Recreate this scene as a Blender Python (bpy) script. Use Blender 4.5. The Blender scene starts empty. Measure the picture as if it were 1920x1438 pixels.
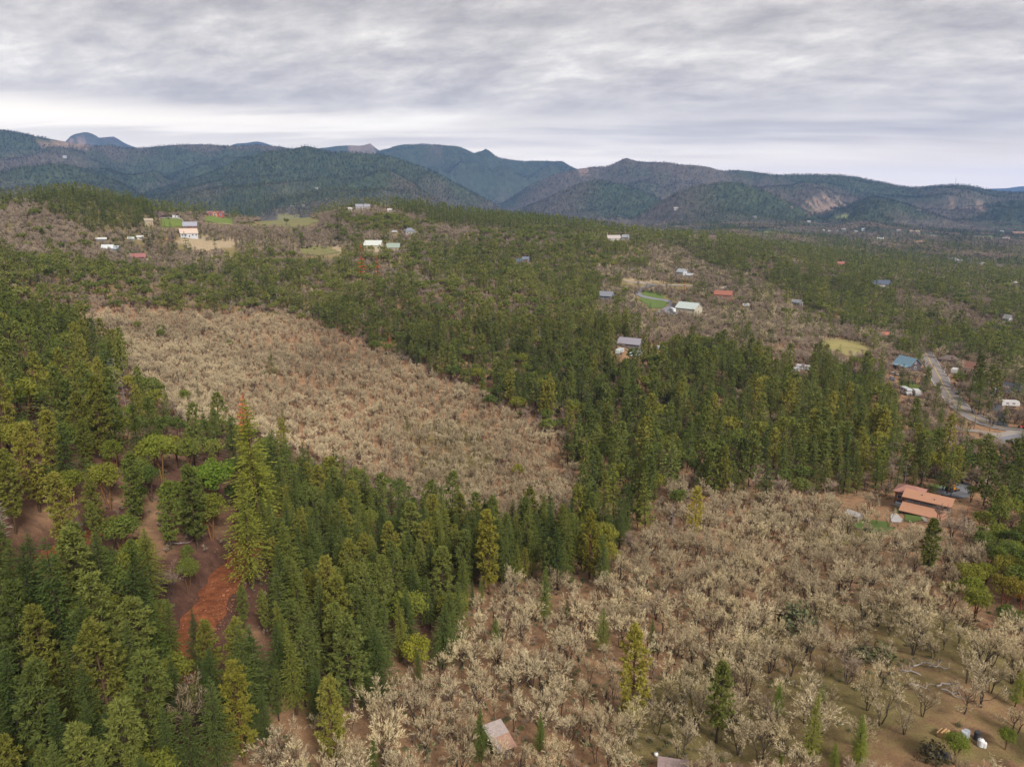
import bpy, bmesh, math, random
import numpy as np
from mathutils import Vector, Matrix

random.seed(7)
RS = np.random.RandomState(11)
scene = bpy.context.scene
COL = scene.collection

# ------------------------------------------------------------------ camera
CZ = 120.0                       # the drone's height above the scene's zero
F = 1333.0                       # focal length in photograph pixels (1920 wide)
PITCH = math.radians(13.8)
cam_data = bpy.data.cameras.new('camera')
cam_data.sensor_width = 36.0
cam_data.lens = F / 1920.0 * 36.0
cam_data.clip_start = 1.0
cam_data.clip_end = 90000.0
cam = bpy.data.objects.new('camera', cam_data)
cam.location = (0, 0, CZ)
cam.rotation_euler = (math.pi / 2 - PITCH, 0, 0)
COL.objects.link(cam)
scene.camera = cam

# ------------------------------------------------------------------ world: overcast sky
SUN_EL, SUN_AZ = math.radians(40), math.radians(152)      # azimuth clockwise from +Y (view direction)
world = bpy.data.worlds.new('World')
scene.world = world
world.use_nodes = True
wt = world.node_tree
for n in list(wt.nodes):
    wt.nodes.remove(n)


def NN(t, typ, **kw):
    n = t.nodes.new(typ)
    for k, v in kw.items():
        if k.startswith('i_'):
            n.inputs[k[2:].replace('_', ' ')].default_value = v
        else:
            setattr(n, k, v)
    return n


def mth(t, op, a, b=None, c=None, clamp=False):
    n = t.nodes.new('ShaderNodeMath')
    n.operation = op
    n.use_clamp = clamp
    for i, v in enumerate((a, b, c)):
        if v is None:
            continue
        if isinstance(v, (int, float)):
            n.inputs[i].default_value = v
        else:
            t.links.new(v, n.inputs[i])
    return n.outputs[0]


def mixc(t, fac, a, b, typ='MIX'):
    n = t.nodes.new('ShaderNodeMix')
    n.data_type = 'RGBA'
    n.blend_type = typ
    for s, v in ((n.inputs['Factor'], fac), (n.inputs['A'], a), (n.inputs['B'], b)):
        if isinstance(v, (int, float)):
            s.default_value = v
        elif isinstance(v, tuple):
            s.default_value = (*v, 1) if len(v) == 3 else v
        else:
            t.links.new(v, s)
    for s in n.inputs:
        pass
    fs = n.inputs[0]
    if isinstance(fac, (int, float)):
        fs.default_value = fac
    elif not fs.is_linked:
        t.links.new(fac, fs)
    ca, cb = n.inputs[6], n.inputs[7]
    for s, v in ((ca, a), (cb, b)):
        if isinstance(v, tuple):
            s.default_value = (*v, 1) if len(v) == 3 else v
        elif not isinstance(v, (int, float)) and not s.is_linked:
            t.links.new(v, s)
    return n.outputs[2]


def ramp(t, fac, stops, interp='LINEAR'):
    n = t.nodes.new('ShaderNodeValToRGB')
    n.color_ramp.interpolation = interp
    el = n.color_ramp.elements
    while len(el) < len(stops):
        el.new(0.5)
    for e, (p, c) in zip(el, stops):
        e.position = p
        e.color = (*c, 1) if len(c) == 3 else c
    t.links.new(fac, n.inputs[0])
    return n.outputs[0]


def mapr(t, v, a, b, c=0.0, d=1.0, smooth=False):
    n = t.nodes.new('ShaderNodeMapRange')
    n.clamp = True
    if smooth:
        n.interpolation_type = 'SMOOTHSTEP'
    t.links.new(v, n.inputs[0])
    for i, x in enumerate((a, b, c, d)):
        n.inputs[i + 1].default_value = x
    return n.outputs[0]


EXPOSURE = 2.08
tc = NN(wt, 'ShaderNodeTexCoord')
sep = NN(wt, 'ShaderNodeSeparateXYZ')
wt.links.new(tc.outputs['Generated'], sep.inputs[0])
zc = mth(wt, 'MAXIMUM', sep.outputs[2], 0.0)
inv = mth(wt, 'DIVIDE', 1.0, mth(wt, 'ADD', zc, 0.085))
px_ = mth(wt, 'MULTIPLY', sep.outputs[0], inv)
py_ = mth(wt, 'MULTIPLY', sep.outputs[1], inv)


inv2 = mth(wt, 'DIVIDE', 1.0, mth(wt, 'ADD', zc, 0.22))
qx_ = mth(wt, 'MULTIPLY', sep.outputs[0], inv2)
qy_ = mth(wt, 'MULTIPLY', sep.outputs[1], inv2)


def cloud_noise(sx, sy, skew, scale, detail, rough, dist, off, X=None, Y=None):
    X = X or px_; Y = Y or py_
    cmb = NN(wt, 'ShaderNodeCombineXYZ')
    a = mth(wt, 'MULTIPLY_ADD', X, sx, mth(wt, 'MULTIPLY', Y, skew))
    wt.links.new(a, cmb.inputs[0])
    wt.links.new(mth(wt, 'MULTIPLY_ADD', Y, sy, off), cmb.inputs[1])
    n = NN(wt, 'ShaderNodeTexNoise', noise_dimensions='2D')
    n.inputs['Scale'].default_value = scale
    n.inputs['Detail'].default_value = detail
    n.inputs['Roughness'].default_value = rough
    n.inputs['Distortion'].default_value = dist
    wt.links.new(cmb.outputs[0], n.inputs['Vector'])
    return n.outputs[0]


n_big = cloud_noise(0.55, 1.0, 0.3, 1.9, 3, 0.5, 0.2, 3.1, qx_, qy_)
n_mid = cloud_noise(0.95, 1.25, 0.35, 4.6, 10, 0.66, 0.10, 11.7, qx_, qy_)
n_str = cloud_noise(0.16, 0.62, 0.03, 2.2, 6, 0.56, 0.2, 23.4)
lowmask = mapr(wt, zc, 0.08, 0.17, 1.0, 0.0, True)
fine = mixc(wt, lowmask, n_mid, n_str)
cl = mth(wt, 'ADD', mth(wt, 'MULTIPLY', n_big, 0.50), mth(wt, 'MULTIPLY', fine, 0.62))
cl = mth(wt, 'SUBTRACT', cl, 0.06)
SKY = 1.5 / (2 ** EXPOSURE)
cloud = ramp(wt, cl, [(0.33, (0.335, 0.310, 0.296)), (0.45, (0.435, 0.405, 0.378)), (0.56, (0.55, 0.514, 0.468)), (0.67, (0.71, 0.668, 0.598)), (0.79, (0.89, 0.842, 0.75))])
# the bright gap in the clouds just above the hills, warm on the side the light comes through
lowgap = mth(wt, 'MULTIPLY', mapr(wt, zc, 0.04, 0.075, 0.0, 1.0, True), mapr(wt, zc, 0.102, 0.136, 1.0, 0.0, True))
side = mapr(wt, sep.outputs[0], -0.75, 0.35, 1.0, 0.18, True)
gapn = mapr(wt, n_str, 0.40, 0.56, 0.5, 1.0, True)
gap = mth(wt, 'MULTIPLY', mth(wt, 'MULTIPLY', lowgap, side), gapn, clamp=True)
cloud = mixc(wt, mth(wt, 'MULTIPLY', gap, 0.95), cloud, (1.03, 0.925, 0.765))
# warm bright band all round the horizon, added to offset the blue haze
lowpale = mapr(wt, zc, 0.03, 0.10, 0.9, 0.0, True)
cloud = mixc(wt, lowpale, cloud, (1.17, 0.985, 0.73))
sky = NN(wt, 'ShaderNodeTexSky', sky_type='NISHITA')
sky.sun_disc = False
sky.sun_elevation = SUN_EL
sky.sun_rotation = SUN_AZ
sky.altitude = 600
scale_c = NN(wt, 'ShaderNodeVectorMath', operation='SCALE')
wt.links.new(cloud, scale_c.inputs[0])
scale_c.inputs['Scale'].default_value = SKY / 0.1
mixed = mixc(wt, 0.985, sky.outputs[0], scale_c.outputs[0])
bg = NN(wt, 'ShaderNodeBackground')
bg.inputs['Strength'].default_value = 0.1
wt.links.new(mixed, bg.inputs[0])
wo = NN(wt, 'ShaderNodeOutputWorld')
wt.links.new(bg.outputs[0], wo.inputs[0])
world.cycles.sampling_method = 'MANUAL'
world.cycles.sample_map_resolution = 512

sun_data = bpy.data.lights.new('sun', 'SUN')
sun_data.energy = 1.5
sun_data.angle = math.radians(15)
sun_data.color = (1.0, 0.95, 0.88)
sun = bpy.data.objects.new('sun', sun_data)
sd = Vector((math.sin(SUN_AZ) * math.cos(SUN_EL), math.cos(SUN_AZ) * math.cos(SUN_EL), math.sin(SUN_EL)))
sun.rotation_euler = sd.to_track_quat('Z', 'Y').to_euler()
sun.location = sd * 400
COL.objects.link(sun)

vs = scene.view_settings
vs.view_transform = 'Standard'
vs.look = 'None'
vs.exposure = EXPOSURE
vs.gamma = 1.0
vs.use_curve_mapping = False
scene.render.engine = 'CYCLES'
cy = scene.cycles
cy.max_bounces = 5
cy.diffuse_bounces = 4
cy.glossy_bounces = 1
cy.transmission_bounces = 2
cy.transparent_max_bounces = 4
cy.volume_bounces = 0
cy.use_denoising = True
cy.denoiser = 'OPENIMAGEDENOISE'
cy.denoising_input_passes = 'RGB_ALBEDO_NORMAL'
cy.denoising_prefilter = 'ACCURATE'
cy.caustics_reflective = False
cy.caustics_refractive = False

# ------------------------------------------------------------------ projection helpers
sp_, cp_ = math.sin(PITCH), math.cos(PITCH)


def ray_dirs(u, v):
    u = np.asarray(u, float); v = np.asarray(v, float)
    a = (u - 960) / F
    b = -(v - 719) / F
    d = np.stack([a, cp_ + b * sp_, -sp_ + b * cp_], -1)
    return d / np.linalg.norm(d, axis=-1, keepdims=True)


def project(p):
    p = np.asarray(p, float)
    x, y, z = p[..., 0], p[..., 1], p[..., 2] - CZ
    f = y * cp_ - z * sp_
    up = y * sp_ + z * cp_
    f = np.where(np.abs(f) < 1e-3, 1e-3, f)
    return 960 + F * x / f, 719 - F * up / f, f


# ------------------------------------------------------------------ noise
def _hash(ix, iy, seed):
    h = (ix.astype(np.int64) * 374761393 + iy.astype(np.int64) * 668265263 + seed * 982451653) & 0x7fffffff
    h = ((h ^ (h >> 13)) * 1274126177) & 0x7fffffff
    h = (h ^ (h >> 16)) & 0x7fffffff
    return h / float(0x7fffffff)


def vnoise(x, y, seed=0):
    ix = np.floor(x); iy = np.floor(y)
    fx = x - ix; fy = y - iy
    fx = fx * fx * fx * (fx * (fx * 6 - 15) + 10)
    fy = fy * fy * fy * (fy * (fy * 6 - 15) + 10)
    ix = ix.astype(np.int64); iy = iy.astype(np.int64)
    a = _hash(ix, iy, seed); b = _hash(ix + 1, iy, seed)
    c = _hash(ix, iy + 1, seed); d = _hash(ix + 1, iy + 1, seed)
    return (a + (b - a) * fx) + ((c + (d - c) * fx) - (a + (b - a) * fx)) * fy


def fbm(x, y, seed=0, oct=4, gain=0.5):
    s = 0; a = 1; t = 0
    for i in range(oct):
        s = s + a * vnoise(x, y, seed + i * 17)
        t += a; a *= gain
        x = x * 2.03 + 5.1; y = y * 2.03 - 3.7
    return s / t


def smooth(a, b, x):
    t = np.clip((x - a) / (b - a), 0, 1)
    return t * t * (3 - 2 * t)


# ------------------------------------------------------------------ the lie of the land
# (photo column, photo row of the bare ground, slant distance in metres): what the sizes of trees and houses imply
LAND = [(0, 1438, 105), (400, 1438, 102), (960, 1438, 104), (1500, 1438, 108), (1920, 1438, 114),
        (0, 1200, 120), (350, 1200, 124), (800, 1250, 130), (1300, 1250, 130), (1920, 1250, 140),
        (100, 1030, 148), (400, 1080, 145), (480, 1000, 165), (250, 975, 165), (0, 975, 152),
        (800, 1060, 172), (1200, 1060, 172), (1600, 1060, 178), (1920, 1060, 188),
        (1740, 955, 225), (1400, 950, 222), (1200, 930, 228), (950, 980, 205), (700, 970, 205),
        (600, 800, 290), (800, 900, 250), (1000, 900, 248), (150, 800, 218), (0, 800, 200), (320, 850, 200),
        (400, 640, 430), (250, 600, 470), (700, 680, 390), (900, 780, 310), (1000, 650, 400), (1100, 800, 295),
        (1300, 780, 310), (1500, 780, 320), (1700, 800, 330), (1890, 812, 335),
        (0, 640, 320), (150, 640, 370), (1765, 720, 420), (1900, 740, 420), (1740, 668, 510), (1600, 640, 520),
        (1400, 650, 470), (1200, 640, 430), (1290, 585, 600), (1200, 550, 650), (1350, 550, 680), (1000, 560, 530),
        (800, 530, 570), (600, 540, 560), (400, 540, 560), (200, 540, 530), (0, 540, 470),
        (1500, 590, 640), (1700, 600, 700), (1900, 610, 740),
        (700, 465, 720), (500, 470, 720), (300, 480, 700), (100, 480, 640), (0, 480, 600),
        (900, 470, 750), (1100, 470, 800), (1280, 507, 800), (1500, 505, 900), (1650, 535, 880), (1800, 540, 1000),
        (1920, 530, 1100), (0, 394, 800), (75, 380, 830), (150, 371, 850), (230, 384, 880), (350, 413, 920), (405, 403, 1000),
        (480, 413, 1000), (600, 408, 960), (680, 391, 960), (750, 393, 960), (850, 410, 1000), (950, 418, 1050),
        (1050, 427, 1130), (1150, 437, 1150), (1300, 450, 1150), (1400, 463, 1250), (1500, 474, 1400),
        (1400, 436, 1750), (1600, 452, 2300), (1700, 480, 1650), (1900, 485, 1800), (1850, 440, 3000), (1500, 434, 2900)]
BACK = [(-36, 1350, -45), (-30, 1350, -40), (-22, 1500, -60), (-14, 1500, -60), (-7, 1500, -60), (0, 1600, -75), (6, 1700, -85),
        (-36, 2300, -40), (-22, 2400, -50), (-8, 2400, -75), (3, 2600, -95), (12, 2400, -90),
        (-36, 5000, -20), (-15, 5000, -60), (5, 5000, -95), (20, 5000, -98), (36, 5000, -98), (36, 3000, -108), (25, 3500, -102),
        (-36, 9000, -20), (0, 9000, -90), (36, 9000, -95), (-36, 40, -62), (0, 45, -66), (36, 45, -68),
        (-50, 150, -52), (-50, 500, -25), (-50, 1200, -20), (50, 150, -80), (50, 500, -110), (50, 1500, -115)]
_la = np.array(LAND, float)
_d = ray_dirs(_la[:, 0], _la[:, 1]) * _la[:, 2:3]
_b = np.array(BACK, float)
CA = np.concatenate([np.degrees(np.arctan2(_d[:, 0], _d[:, 1])), _b[:, 0]])
CR = np.concatenate([np.hypot(_d[:, 0], _d[:, 1]), _b[:, 1]])
CH = np.concatenate([_d[:, 2], _b[:, 2]])
CU, CV = CA / 12.0, np.log(CR) / 0.32


def _phi(r2):
    return 0.5 * r2 * np.log(r2 + 1e-9)


_n = len(CU)
_A = np.zeros((_n + 3, _n + 3))
_A[:_n, :_n] = _phi((CU[:, None] - CU) ** 2 + (CV[:, None] - CV) ** 2) + np.eye(_n) * 0.02
_A[:_n, _n] = 1; _A[:_n, _n + 1] = CU; _A[:_n, _n + 2] = CV
_A[_n:, :_n] = _A[:_n, _n:].T
_w = np.linalg.solve(_A, np.concatenate([CH, np.zeros(3)]))


def land(az, r):
    a = np.abs(az)
    ae = np.where(a < 52, az, np.sign(az) * 52 * (180 - a) / 128)
    u = ae / 12.0
    v = np.log(np.clip(r, 42, 9000)) / 0.32
    out = np.empty(u.shape)
    uf, vf, of = u.ravel(), v.ravel(), out.ravel()
    for i in range(0, len(uf), 20000):
        uu, vv = uf[i:i + 20000, None], vf[i:i + 20000, None]
        of[i:i + 20000] = _phi((uu - CU) ** 2 + (vv - CV) ** 2) @ _w[:_n] + _w[_n] + _w[_n + 1] * uu[:, 0] + _w[_n + 2] * vv[:, 0]
    return of.reshape(u.shape)


# the hills: (distance, front slope width, back slope width, skyline points in the photograph)
HILLS = [
    (5200, 2300, 2600, [(-500, 250), (-200, 235), (0, 243), (60, 252), (130, 263), (200, 273), (260, 275), (330, 270), (400, 268), (450, 271), (520, 275), (600, 285), (700, 330), (800, 400)]),
    (3500, 1300, 1500, [(-500, 330), (-200, 310), (-60, 322), (30, 312), (100, 303), (160, 312), (210, 334), (260, 362), (310, 398)]),
    (9000, 2500, 3000, [(-100, 330), (60, 300), (120, 254), (150, 246), (175, 245), (200, 249), (230, 263), (262, 278), (330, 310), (400, 360)]),
    (9200, 2500, 3000, [(330, 330), (390, 290), (430, 268), (458, 259), (475, 256), (488, 260), (505, 266), (530, 280), (590, 320)]),
    (7600, 2300, 2500, [(520, 330), (570, 285), (610, 271), (640, 264), (668, 262), (700, 269), (730, 280), (790, 310), (850, 360)]),
    (6500, 2300, 2600, [(620, 360), (670, 310), (705, 275), (725, 265), (760, 264), (810, 268), (860, 274), (880, 279), (930, 278), (960, 283), (985, 288), (1020, 295), (1050, 299), (1070, 308), (1110, 330), (1180, 370), (1260, 420)]),
    (3700, 1500, 1700, [(170, 402), (240, 375), (300, 352), (380, 320), (440, 295), (500, 280), (560, 274), (620, 274), (680, 282), (740, 295), (800, 315), (850, 337), (900, 365), (940, 392), (990, 420)]),
    (5000, 2200, 2500, [(900, 420), (950, 375), (1010, 338), (1060, 313), (1120, 303), (1160, 297), (1200, 296), (1270, 302), (1340, 310), (1400, 318), (1460, 323), (1520, 324), (1590, 329), (1640, 338), (1680, 348), (1720, 350), (1750, 348), (1790, 341), (1820, 346), (1850, 355), (1900, 360), (2100, 365), (2500, 380)]),
    (3900, 1300, 1300, [(920, 425), (960, 398), (1000, 378), (1060, 350), (1120, 335), (1170, 340), (1220, 360), (1280, 400), (1330, 430)]),
    (3300, 1150, 1300, [(1150, 432), (1220, 390), (1270, 356), (1310, 341), (1345, 336), (1380, 339), (1430, 355), (1480, 380), (1530, 408), (1590, 440)]),
    (3700, 1200, 1300, [(1480, 440), (1540, 415), (1580, 393), (1615, 372), (1650, 366), (1700, 380), (1760, 402), (1820, 428), (1880, 445)]),
    (4200, 1200, 1500, [(1700, 430), (1760, 400), (1800, 388), (1860, 380), (1920, 376), (2100, 370), (2400, 380)]),
    (2700, 800, 1000, [(430, 420), (500, 396), (570, 378), (640, 371), (710, 380), (780, 396), (860, 420)]),
    (13500, 2500, 2000, [(1500, 372), (1640, 352), (1740, 346), (1780, 349), (1812, 345), (1838, 350), (1862, 346), (1886, 352), (1908, 347), (1960, 351), (2200, 350), (2500, 360)]),
]
_hills = []
for R_, wf, wb, pts in HILLS:
    p = np.array(pts, float)
    d = ray_dirs(p[:, 0], p[:, 1])
    az_ = np.degrees(np.arctan2(d[:, 0], d[:, 1]))
    hh = R_ * d[:, 2] / np.hypot(d[:, 0], d[:, 1])
    fine_az = np.arange(az_.min(), az_.max() + 0.01, 0.1)
    fine_h = np.interp(fine_az, az_, hh)
    kern = np.exp(-0.5 * (np.arange(-9, 10) / 4.0) ** 2); kern /= kern.sum()
    fine_h = np.convolve(np.pad(fine_h, 9, mode='edge'), kern, mode='valid')
    edge = np.minimum(fine_az - fine_az[0], fine_az[-1] - fine_az)
    fine_h = fine_h - 60 * (1 - smooth(0, 1.5, edge))
    _hills.append((R_, wf, wb, fine_az, fine_h))


def hills(az, r, base):
    x = r * np.sin(np.radians(az)); y = r * np.cos(np.radians(az))
    wx = (fbm(x / 1400, y / 1400, 5, 3) - 0.5) * 700
    wy = (fbm(x / 1400, y / 1400, 9, 3) - 0.5) * 700
    def ridged(s, seed):
        return 1 - np.abs(2 * fbm((x + wx) / s, (y + wy) / s, seed, 3) - 1) * 2.2
    g1 = ridged(950.0, 31); g2 = ridged(420.0, 57); g3 = fbm(x / 150, y / 150, 71, 3)
    out = base.copy()
    for R_, wf, wb, ha, hh in _hills:
        top = np.interp(az, ha, hh, left=-400, right=-400)
        big = R_ > 12000
        t = (r - R_ * (1 + 0.05 * (fbm(az / 6, az * 0 + R_ * 0.01, 3, 2) - 0.5)))
        s = np.where(t < 0, np.clip(1 + t / wf, 0, 1), np.clip(1 - t / wb, 0, 1))
        s2 = 0.55 * s + 0.45 * s * s * (3 - 2 * s)
        rise = np.maximum(top - base, 0) * s2
        fade = (1 - s ** 6)
        h = base + rise * (1 - fade * (0.58 * (1 - np.clip(g1, 0, 1)) + 0.26 * (1 - np.clip(g2, 0, 1)))) + (0 if big else 1) * (g3 - 0.5) * 26 * fade * np.clip(rise / 60, 0, 1)
        out = np.maximum(out, h)
    return out


# one polar sheet from under the camera to beyond the farthest ridge
az_f = np.arange(-54, 54.01, 0.25)
az_s = np.concatenate([np.arange(-180, -54, 4.0), az_f, np.arange(58, 180, 4.0)])
r_list = [0.5, 12, 25, 38]
r = 46.0
while r < 15800:
    r_list.append(r)
    r *= 1.0115 if r < 330 else (1.014 if r < 1500 else 1.02)
R_S = np.array(r_list)
AZG, RG = np.meshgrid(az_s, R_S)             # rows: rings
H_G = land(AZG, RG)
XG = RG * np.sin(np.radians(AZG)); YG = RG * np.cos(np.radians(AZG))
bump = (fbm(XG / 38, YG / 38, 2, 3) - 0.5) * 5.0 * smooth(140, 420, RG) + (fbm(XG / 9, YG / 9, 8, 3) - 0.5) * 0.9 * smooth(50, 90, RG)
bump = bump + (fbm(XG / 160, YG / 160, 15, 2) - 0.5) * 14 * smooth(500, 1200, RG) * (1 - 0.7 * smooth(1500, 2000, RG))
H_G = H_G + bump
_m = RG > 1250
H_G[_m] = hills(AZG[_m], RG[_m], H_G[_m])
H_G = H_G + CZ


def height(x, y):
    x = np.asarray(x, float); y = np.asarray(y, float)
    az = np.degrees(np.arctan2(x, y)); r = np.hypot(x, y)
    i = np.clip(np.searchsorted(az_s, az) - 1, 0, len(az_s) - 2)
    j = np.clip(np.searchsorted(R_S, r) - 1, 0, len(R_S) - 2)
    fa = np.clip((az - az_s[i]) / (az_s[i + 1] - az_s[i]), 0, 1)
    fr = np.clip((r - R_S[j]) / (R_S[j + 1] - R_S[j]), 0, 1)
    h0 = H_G[j, i] * (1 - fa) + H_G[j, i + 1] * fa
    h1 = H_G[j + 1, i] * (1 - fa) + H_G[j + 1, i + 1] * fa
    return h0 * (1 - fr) + h1 * fr


def hit(u, v):
    """Where the sight line through a photograph pixel first meets the land."""
    d = ray_dirs(u, v)
    shp = d.shape[:-1]
    d = d.reshape(-1, 3)
    n = len(d)
    done = np.zeros(n, bool)
    res = np.full((n, 3), np.nan)
    t0 = np.full(n, 60.0)
    t = 60.0
    act = np.arange(n)
    while t < 26000 and len(act):
        t1 = t * 1.012
        p = d[act] * t1
        below = (p[:, 2] + CZ) < height(p[:, 0], p[:, 1])
        if below.any():
            k = act[below]
            lo = np.full(len(k), t); hi = np.full(len(k), t1)
            for _ in range(12):
                m = (lo + hi) / 2
                q = d[k] * m[:, None]
                b = (q[:, 2] + CZ) < height(q[:, 0], q[:, 1])
                hi = np.where(b, m, hi); lo = np.where(b, lo, m)
            q = d[k] * hi[:, None]
            q[:, 2] += CZ
            res[k] = q
            act = act[~below]
        t = t1
    return res.reshape(*shp, 3)


def at(u, v):
    p = hit(np.array([float(u)]), np.array([float(v)]))[0]
    if not np.isfinite(p[0]):
        d = ray_dirs(u, v)
        p = d * 2500.0
        p[2] = height(p[0], p[1])
    return p


# the red dirt road is cut into the slope: level the land along it, leave a bank uphill
def pts_at(l):
    a = np.array(l, float)
    return hit(a[:, 0], a[:, 1])


def resample(P, step):
    P = np.asarray(P, float)
    s = np.concatenate([[0], np.cumsum(np.linalg.norm(np.diff(P[:, :2], axis=0), axis=1))])
    n = max(2, int(s[-1] / step) + 1)
    q = np.linspace(0, s[-1], n)
    # Catmull-like smoothing through a dense linear path
    out = np.stack([np.interp(q, s, P[:, k]) for k in range(2)], 1)
    k = max(1, int(0.12 * n))
    for _ in range(3):
        pad = np.concatenate([out[:1], out, out[-1:]])
        sm = (pad[:-2] + 2 * pad[1:-1] + pad[2:]) / 4
        sm[0], sm[-1] = out[0], out[-1]
        out = sm
    return out


DIRT = [[(505, 950), (492, 985), (470, 1020), (445, 1055), (415, 1095), (392, 1130), (370, 1170), (352, 1215), (330, 1275)],
        [(20, 1075), (70, 1045), (120, 1022), (165, 1002), (205, 982), (225, 965)]]
DIRT_W = [6.4, 5.0]
_paths = []
for l, w in zip(DIRT, DIRT_W):
    P = resample(pts_at(l), 0.8)
    z = height(P[:, 0], P[:, 1])
    k = np.ones(21) / 21
    z = np.convolve(np.pad(z, 10, mode='edge'), k, mode='valid') - 0.6
    _paths.append((P, z, w))
near_i = np.where((R_S > 90) & (R_S < 260))[0]
sel_a = np.where((az_s > -46) & (az_s < 5))[0]
sub = np.ix_(near_i, sel_a)
xs, ys, hs = XG[sub], YG[sub], H_G[sub].copy()
RED = np.zeros_like(H_G)
for P, z, w in _paths:
    d2 = (xs[..., None] - P[:, 0]) ** 2 + (ys[..., None] - P[:, 1]) ** 2
    k = d2.argmin(-1)
    dm = np.sqrt(np.take_along_axis(d2, k[..., None], -1)[..., 0])
    f = smooth(w * 0.5 + 2.6, w * 0.5 + 0.3, dm)
    hs = hs * (1 - f) + z[k] * f
    RED[sub] = np.maximum(RED[sub], smooth(w * 0.5 + 3.2, w * 0.5 + 1.0, dm))
H_G[sub] = hs

# ------------------------------------------------------------------ materials
def new_mat(name):
    m = bpy.data.materials.new(name)
    m.use_nodes = True
    t = m.node_tree
    for n in list(t.nodes):
        t.nodes.remove(n)
    out = NN(t, 'ShaderNodeOutputMaterial')
    bs = NN(t, 'ShaderNodeBsdfPrincipled')
    bs.inputs['Roughness'].default_value = 0.85
    bs.inputs['Specular IOR Level'].default_value = 0.15
    t.links.new(bs.outputs[0], out.inputs[0])
    return m, t, bs


def tnoise(t, scale, detail=3, rough=0.55, dim='3D', vec=None, dist=0.0):
    n = NN(t, 'ShaderNodeTexNoise', noise_dimensions=dim)
    n.inputs['Scale'].default_value = scale
    n.inputs['Detail'].default_value = detail
    n.inputs['Roughness'].default_value = rough
    n.inputs['Distortion'].default_value = dist
    if vec is not None:
        t.links.new(vec, n.inputs['Vector'])
    return n.outputs[0]


def geo_pos(t):
    return NN(t, 'ShaderNodeNewGeometry').outputs['Position']


def leaf_mat(name, dark, mid, light, trans=0.25, rnd=0.5, loc_scale=0.012):
    """Foliage: hue varies from tree to tree and from spray to spray."""
    m, t, bs = new_mat(name)
    oi = NN(t, 'ShaderNodeObjectInfo')
    at_ = NN(t, 'ShaderNodeAttribute', attribute_name='tint')
    zone = tnoise(t, loc_scale, 2, vec=oi.outputs['Location'])
    f = mth(t, 'ADD', mth(t, 'MULTIPLY', oi.outputs['Random'], rnd), mth(t, 'MULTIPLY', at_.outputs['Fac'], 0.75 - rnd * 0.5))
    f = mth(t, 'ADD', f, mth(t, 'MULTIPLY', mth(t, 'SUBTRACT', zone, 0.5), 1.0), clamp=True)
    c = ramp(t, f, [(0.0, dark), (0.5, mid), (1.0, light)])
    c = mixc(t, 1.0, c, oi.outputs['Color'], 'MULTIPLY')
    t.links.new(c, bs.inputs['Base Color'])
    bs.inputs['Roughness'].default_value = 0.8
    bs.inputs['Specular IOR Level'].default_value = 0.04
    tr = NN(t, 'ShaderNodeBsdfTranslucent')
    t.links.new(mixc(t, 1.0, c, (1.25, 1.25, 1.1), 'MULTIPLY'), tr.inputs[0])
    mx = NN(t, 'ShaderNodeMixShader')
    mx.inputs[0].default_value = trans
    t.links.new(bs.outputs[0], mx.inputs[1])
    t.links.new(tr.outputs[0], mx.inputs[2])
    out = [n for n in t.nodes if n.type == 'OUTPUT_MATERIAL'][0]
    t.links.new(mx.outputs[0], out.inputs[0])
    return m


def bark_mat(name, a, b, rnd=0.5):
    m, t, bs = new_mat(name)
    oi = NN(t, 'ShaderNodeObjectInfo')
    at_ = NN(t, 'ShaderNodeAttribute', attribute_name='tint')
    n = tnoise(t, 3.0, 3)
    f = mth(t, 'ADD', mth(t, 'MULTIPLY', n, 0.4), mth(t, 'ADD', mth(t, 'MULTIPLY', oi.outputs['Random'], 0.3 * rnd * 2), mth(t, 'MULTIPLY', at_.outputs['Fac'], 0.35)), clamp=True)
    c = mixc(t, f, a, b)
    c = mixc(t, 1.0, c, oi.outputs['Color'], 'MULTIPLY')
    t.links.new(c, bs.inputs['Base Color'])
    return m


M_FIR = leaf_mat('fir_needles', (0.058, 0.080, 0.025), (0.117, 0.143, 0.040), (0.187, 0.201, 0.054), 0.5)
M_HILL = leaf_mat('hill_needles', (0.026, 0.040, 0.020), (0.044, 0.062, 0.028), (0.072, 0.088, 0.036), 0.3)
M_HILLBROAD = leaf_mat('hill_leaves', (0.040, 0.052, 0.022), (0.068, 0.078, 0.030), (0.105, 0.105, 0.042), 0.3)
M_PINE = leaf_mat('pine_needles', (0.082, 0.096, 0.026), (0.143, 0.154, 0.042), (0.208, 0.204, 0.056), 0.4)
M_BROAD = leaf_mat('evergreen_leaves', (0.083, 0.108, 0.027), (0.143, 0.159, 0.040), (0.213, 0.199, 0.056), 0.4)
M_SHRUB = leaf_mat('shrub_leaves', (0.075, 0.085, 0.045), (0.115, 0.115, 0.060), (0.150, 0.160, 0.060), 0.15)
M_LICHEN = leaf_mat('lichen_twigs', (0.084, 0.061, 0.044), (0.335, 0.268, 0.169), (0.632, 0.539, 0.353), 0.15, 0.28)
M_BARE = leaf_mat('bare_twigs', (0.145, 0.108, 0.082), (0.245, 0.19, 0.142), (0.37, 0.30, 0.225), 0.2, 0.5)
M_RUST = leaf_mat('dead_needles', (0.20, 0.078, 0.035), (0.30, 0.115, 0.05), (0.36, 0.165, 0.07), 0.15)
M_GREYTWIG = leaf_mat('dead_twigs', (0.17, 0.15, 0.135), (0.23, 0.205, 0.19), (0.29, 0.26, 0.24), 0.05)
M_BARK = bark_mat('conifer_bark', (0.030, 0.020, 0.015), (0.070, 0.046, 0.033))
M_OAKBARK = bark_mat('oak_bark', (0.030, 0.023, 0.017), (0.085, 0.066, 0.048))
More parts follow.
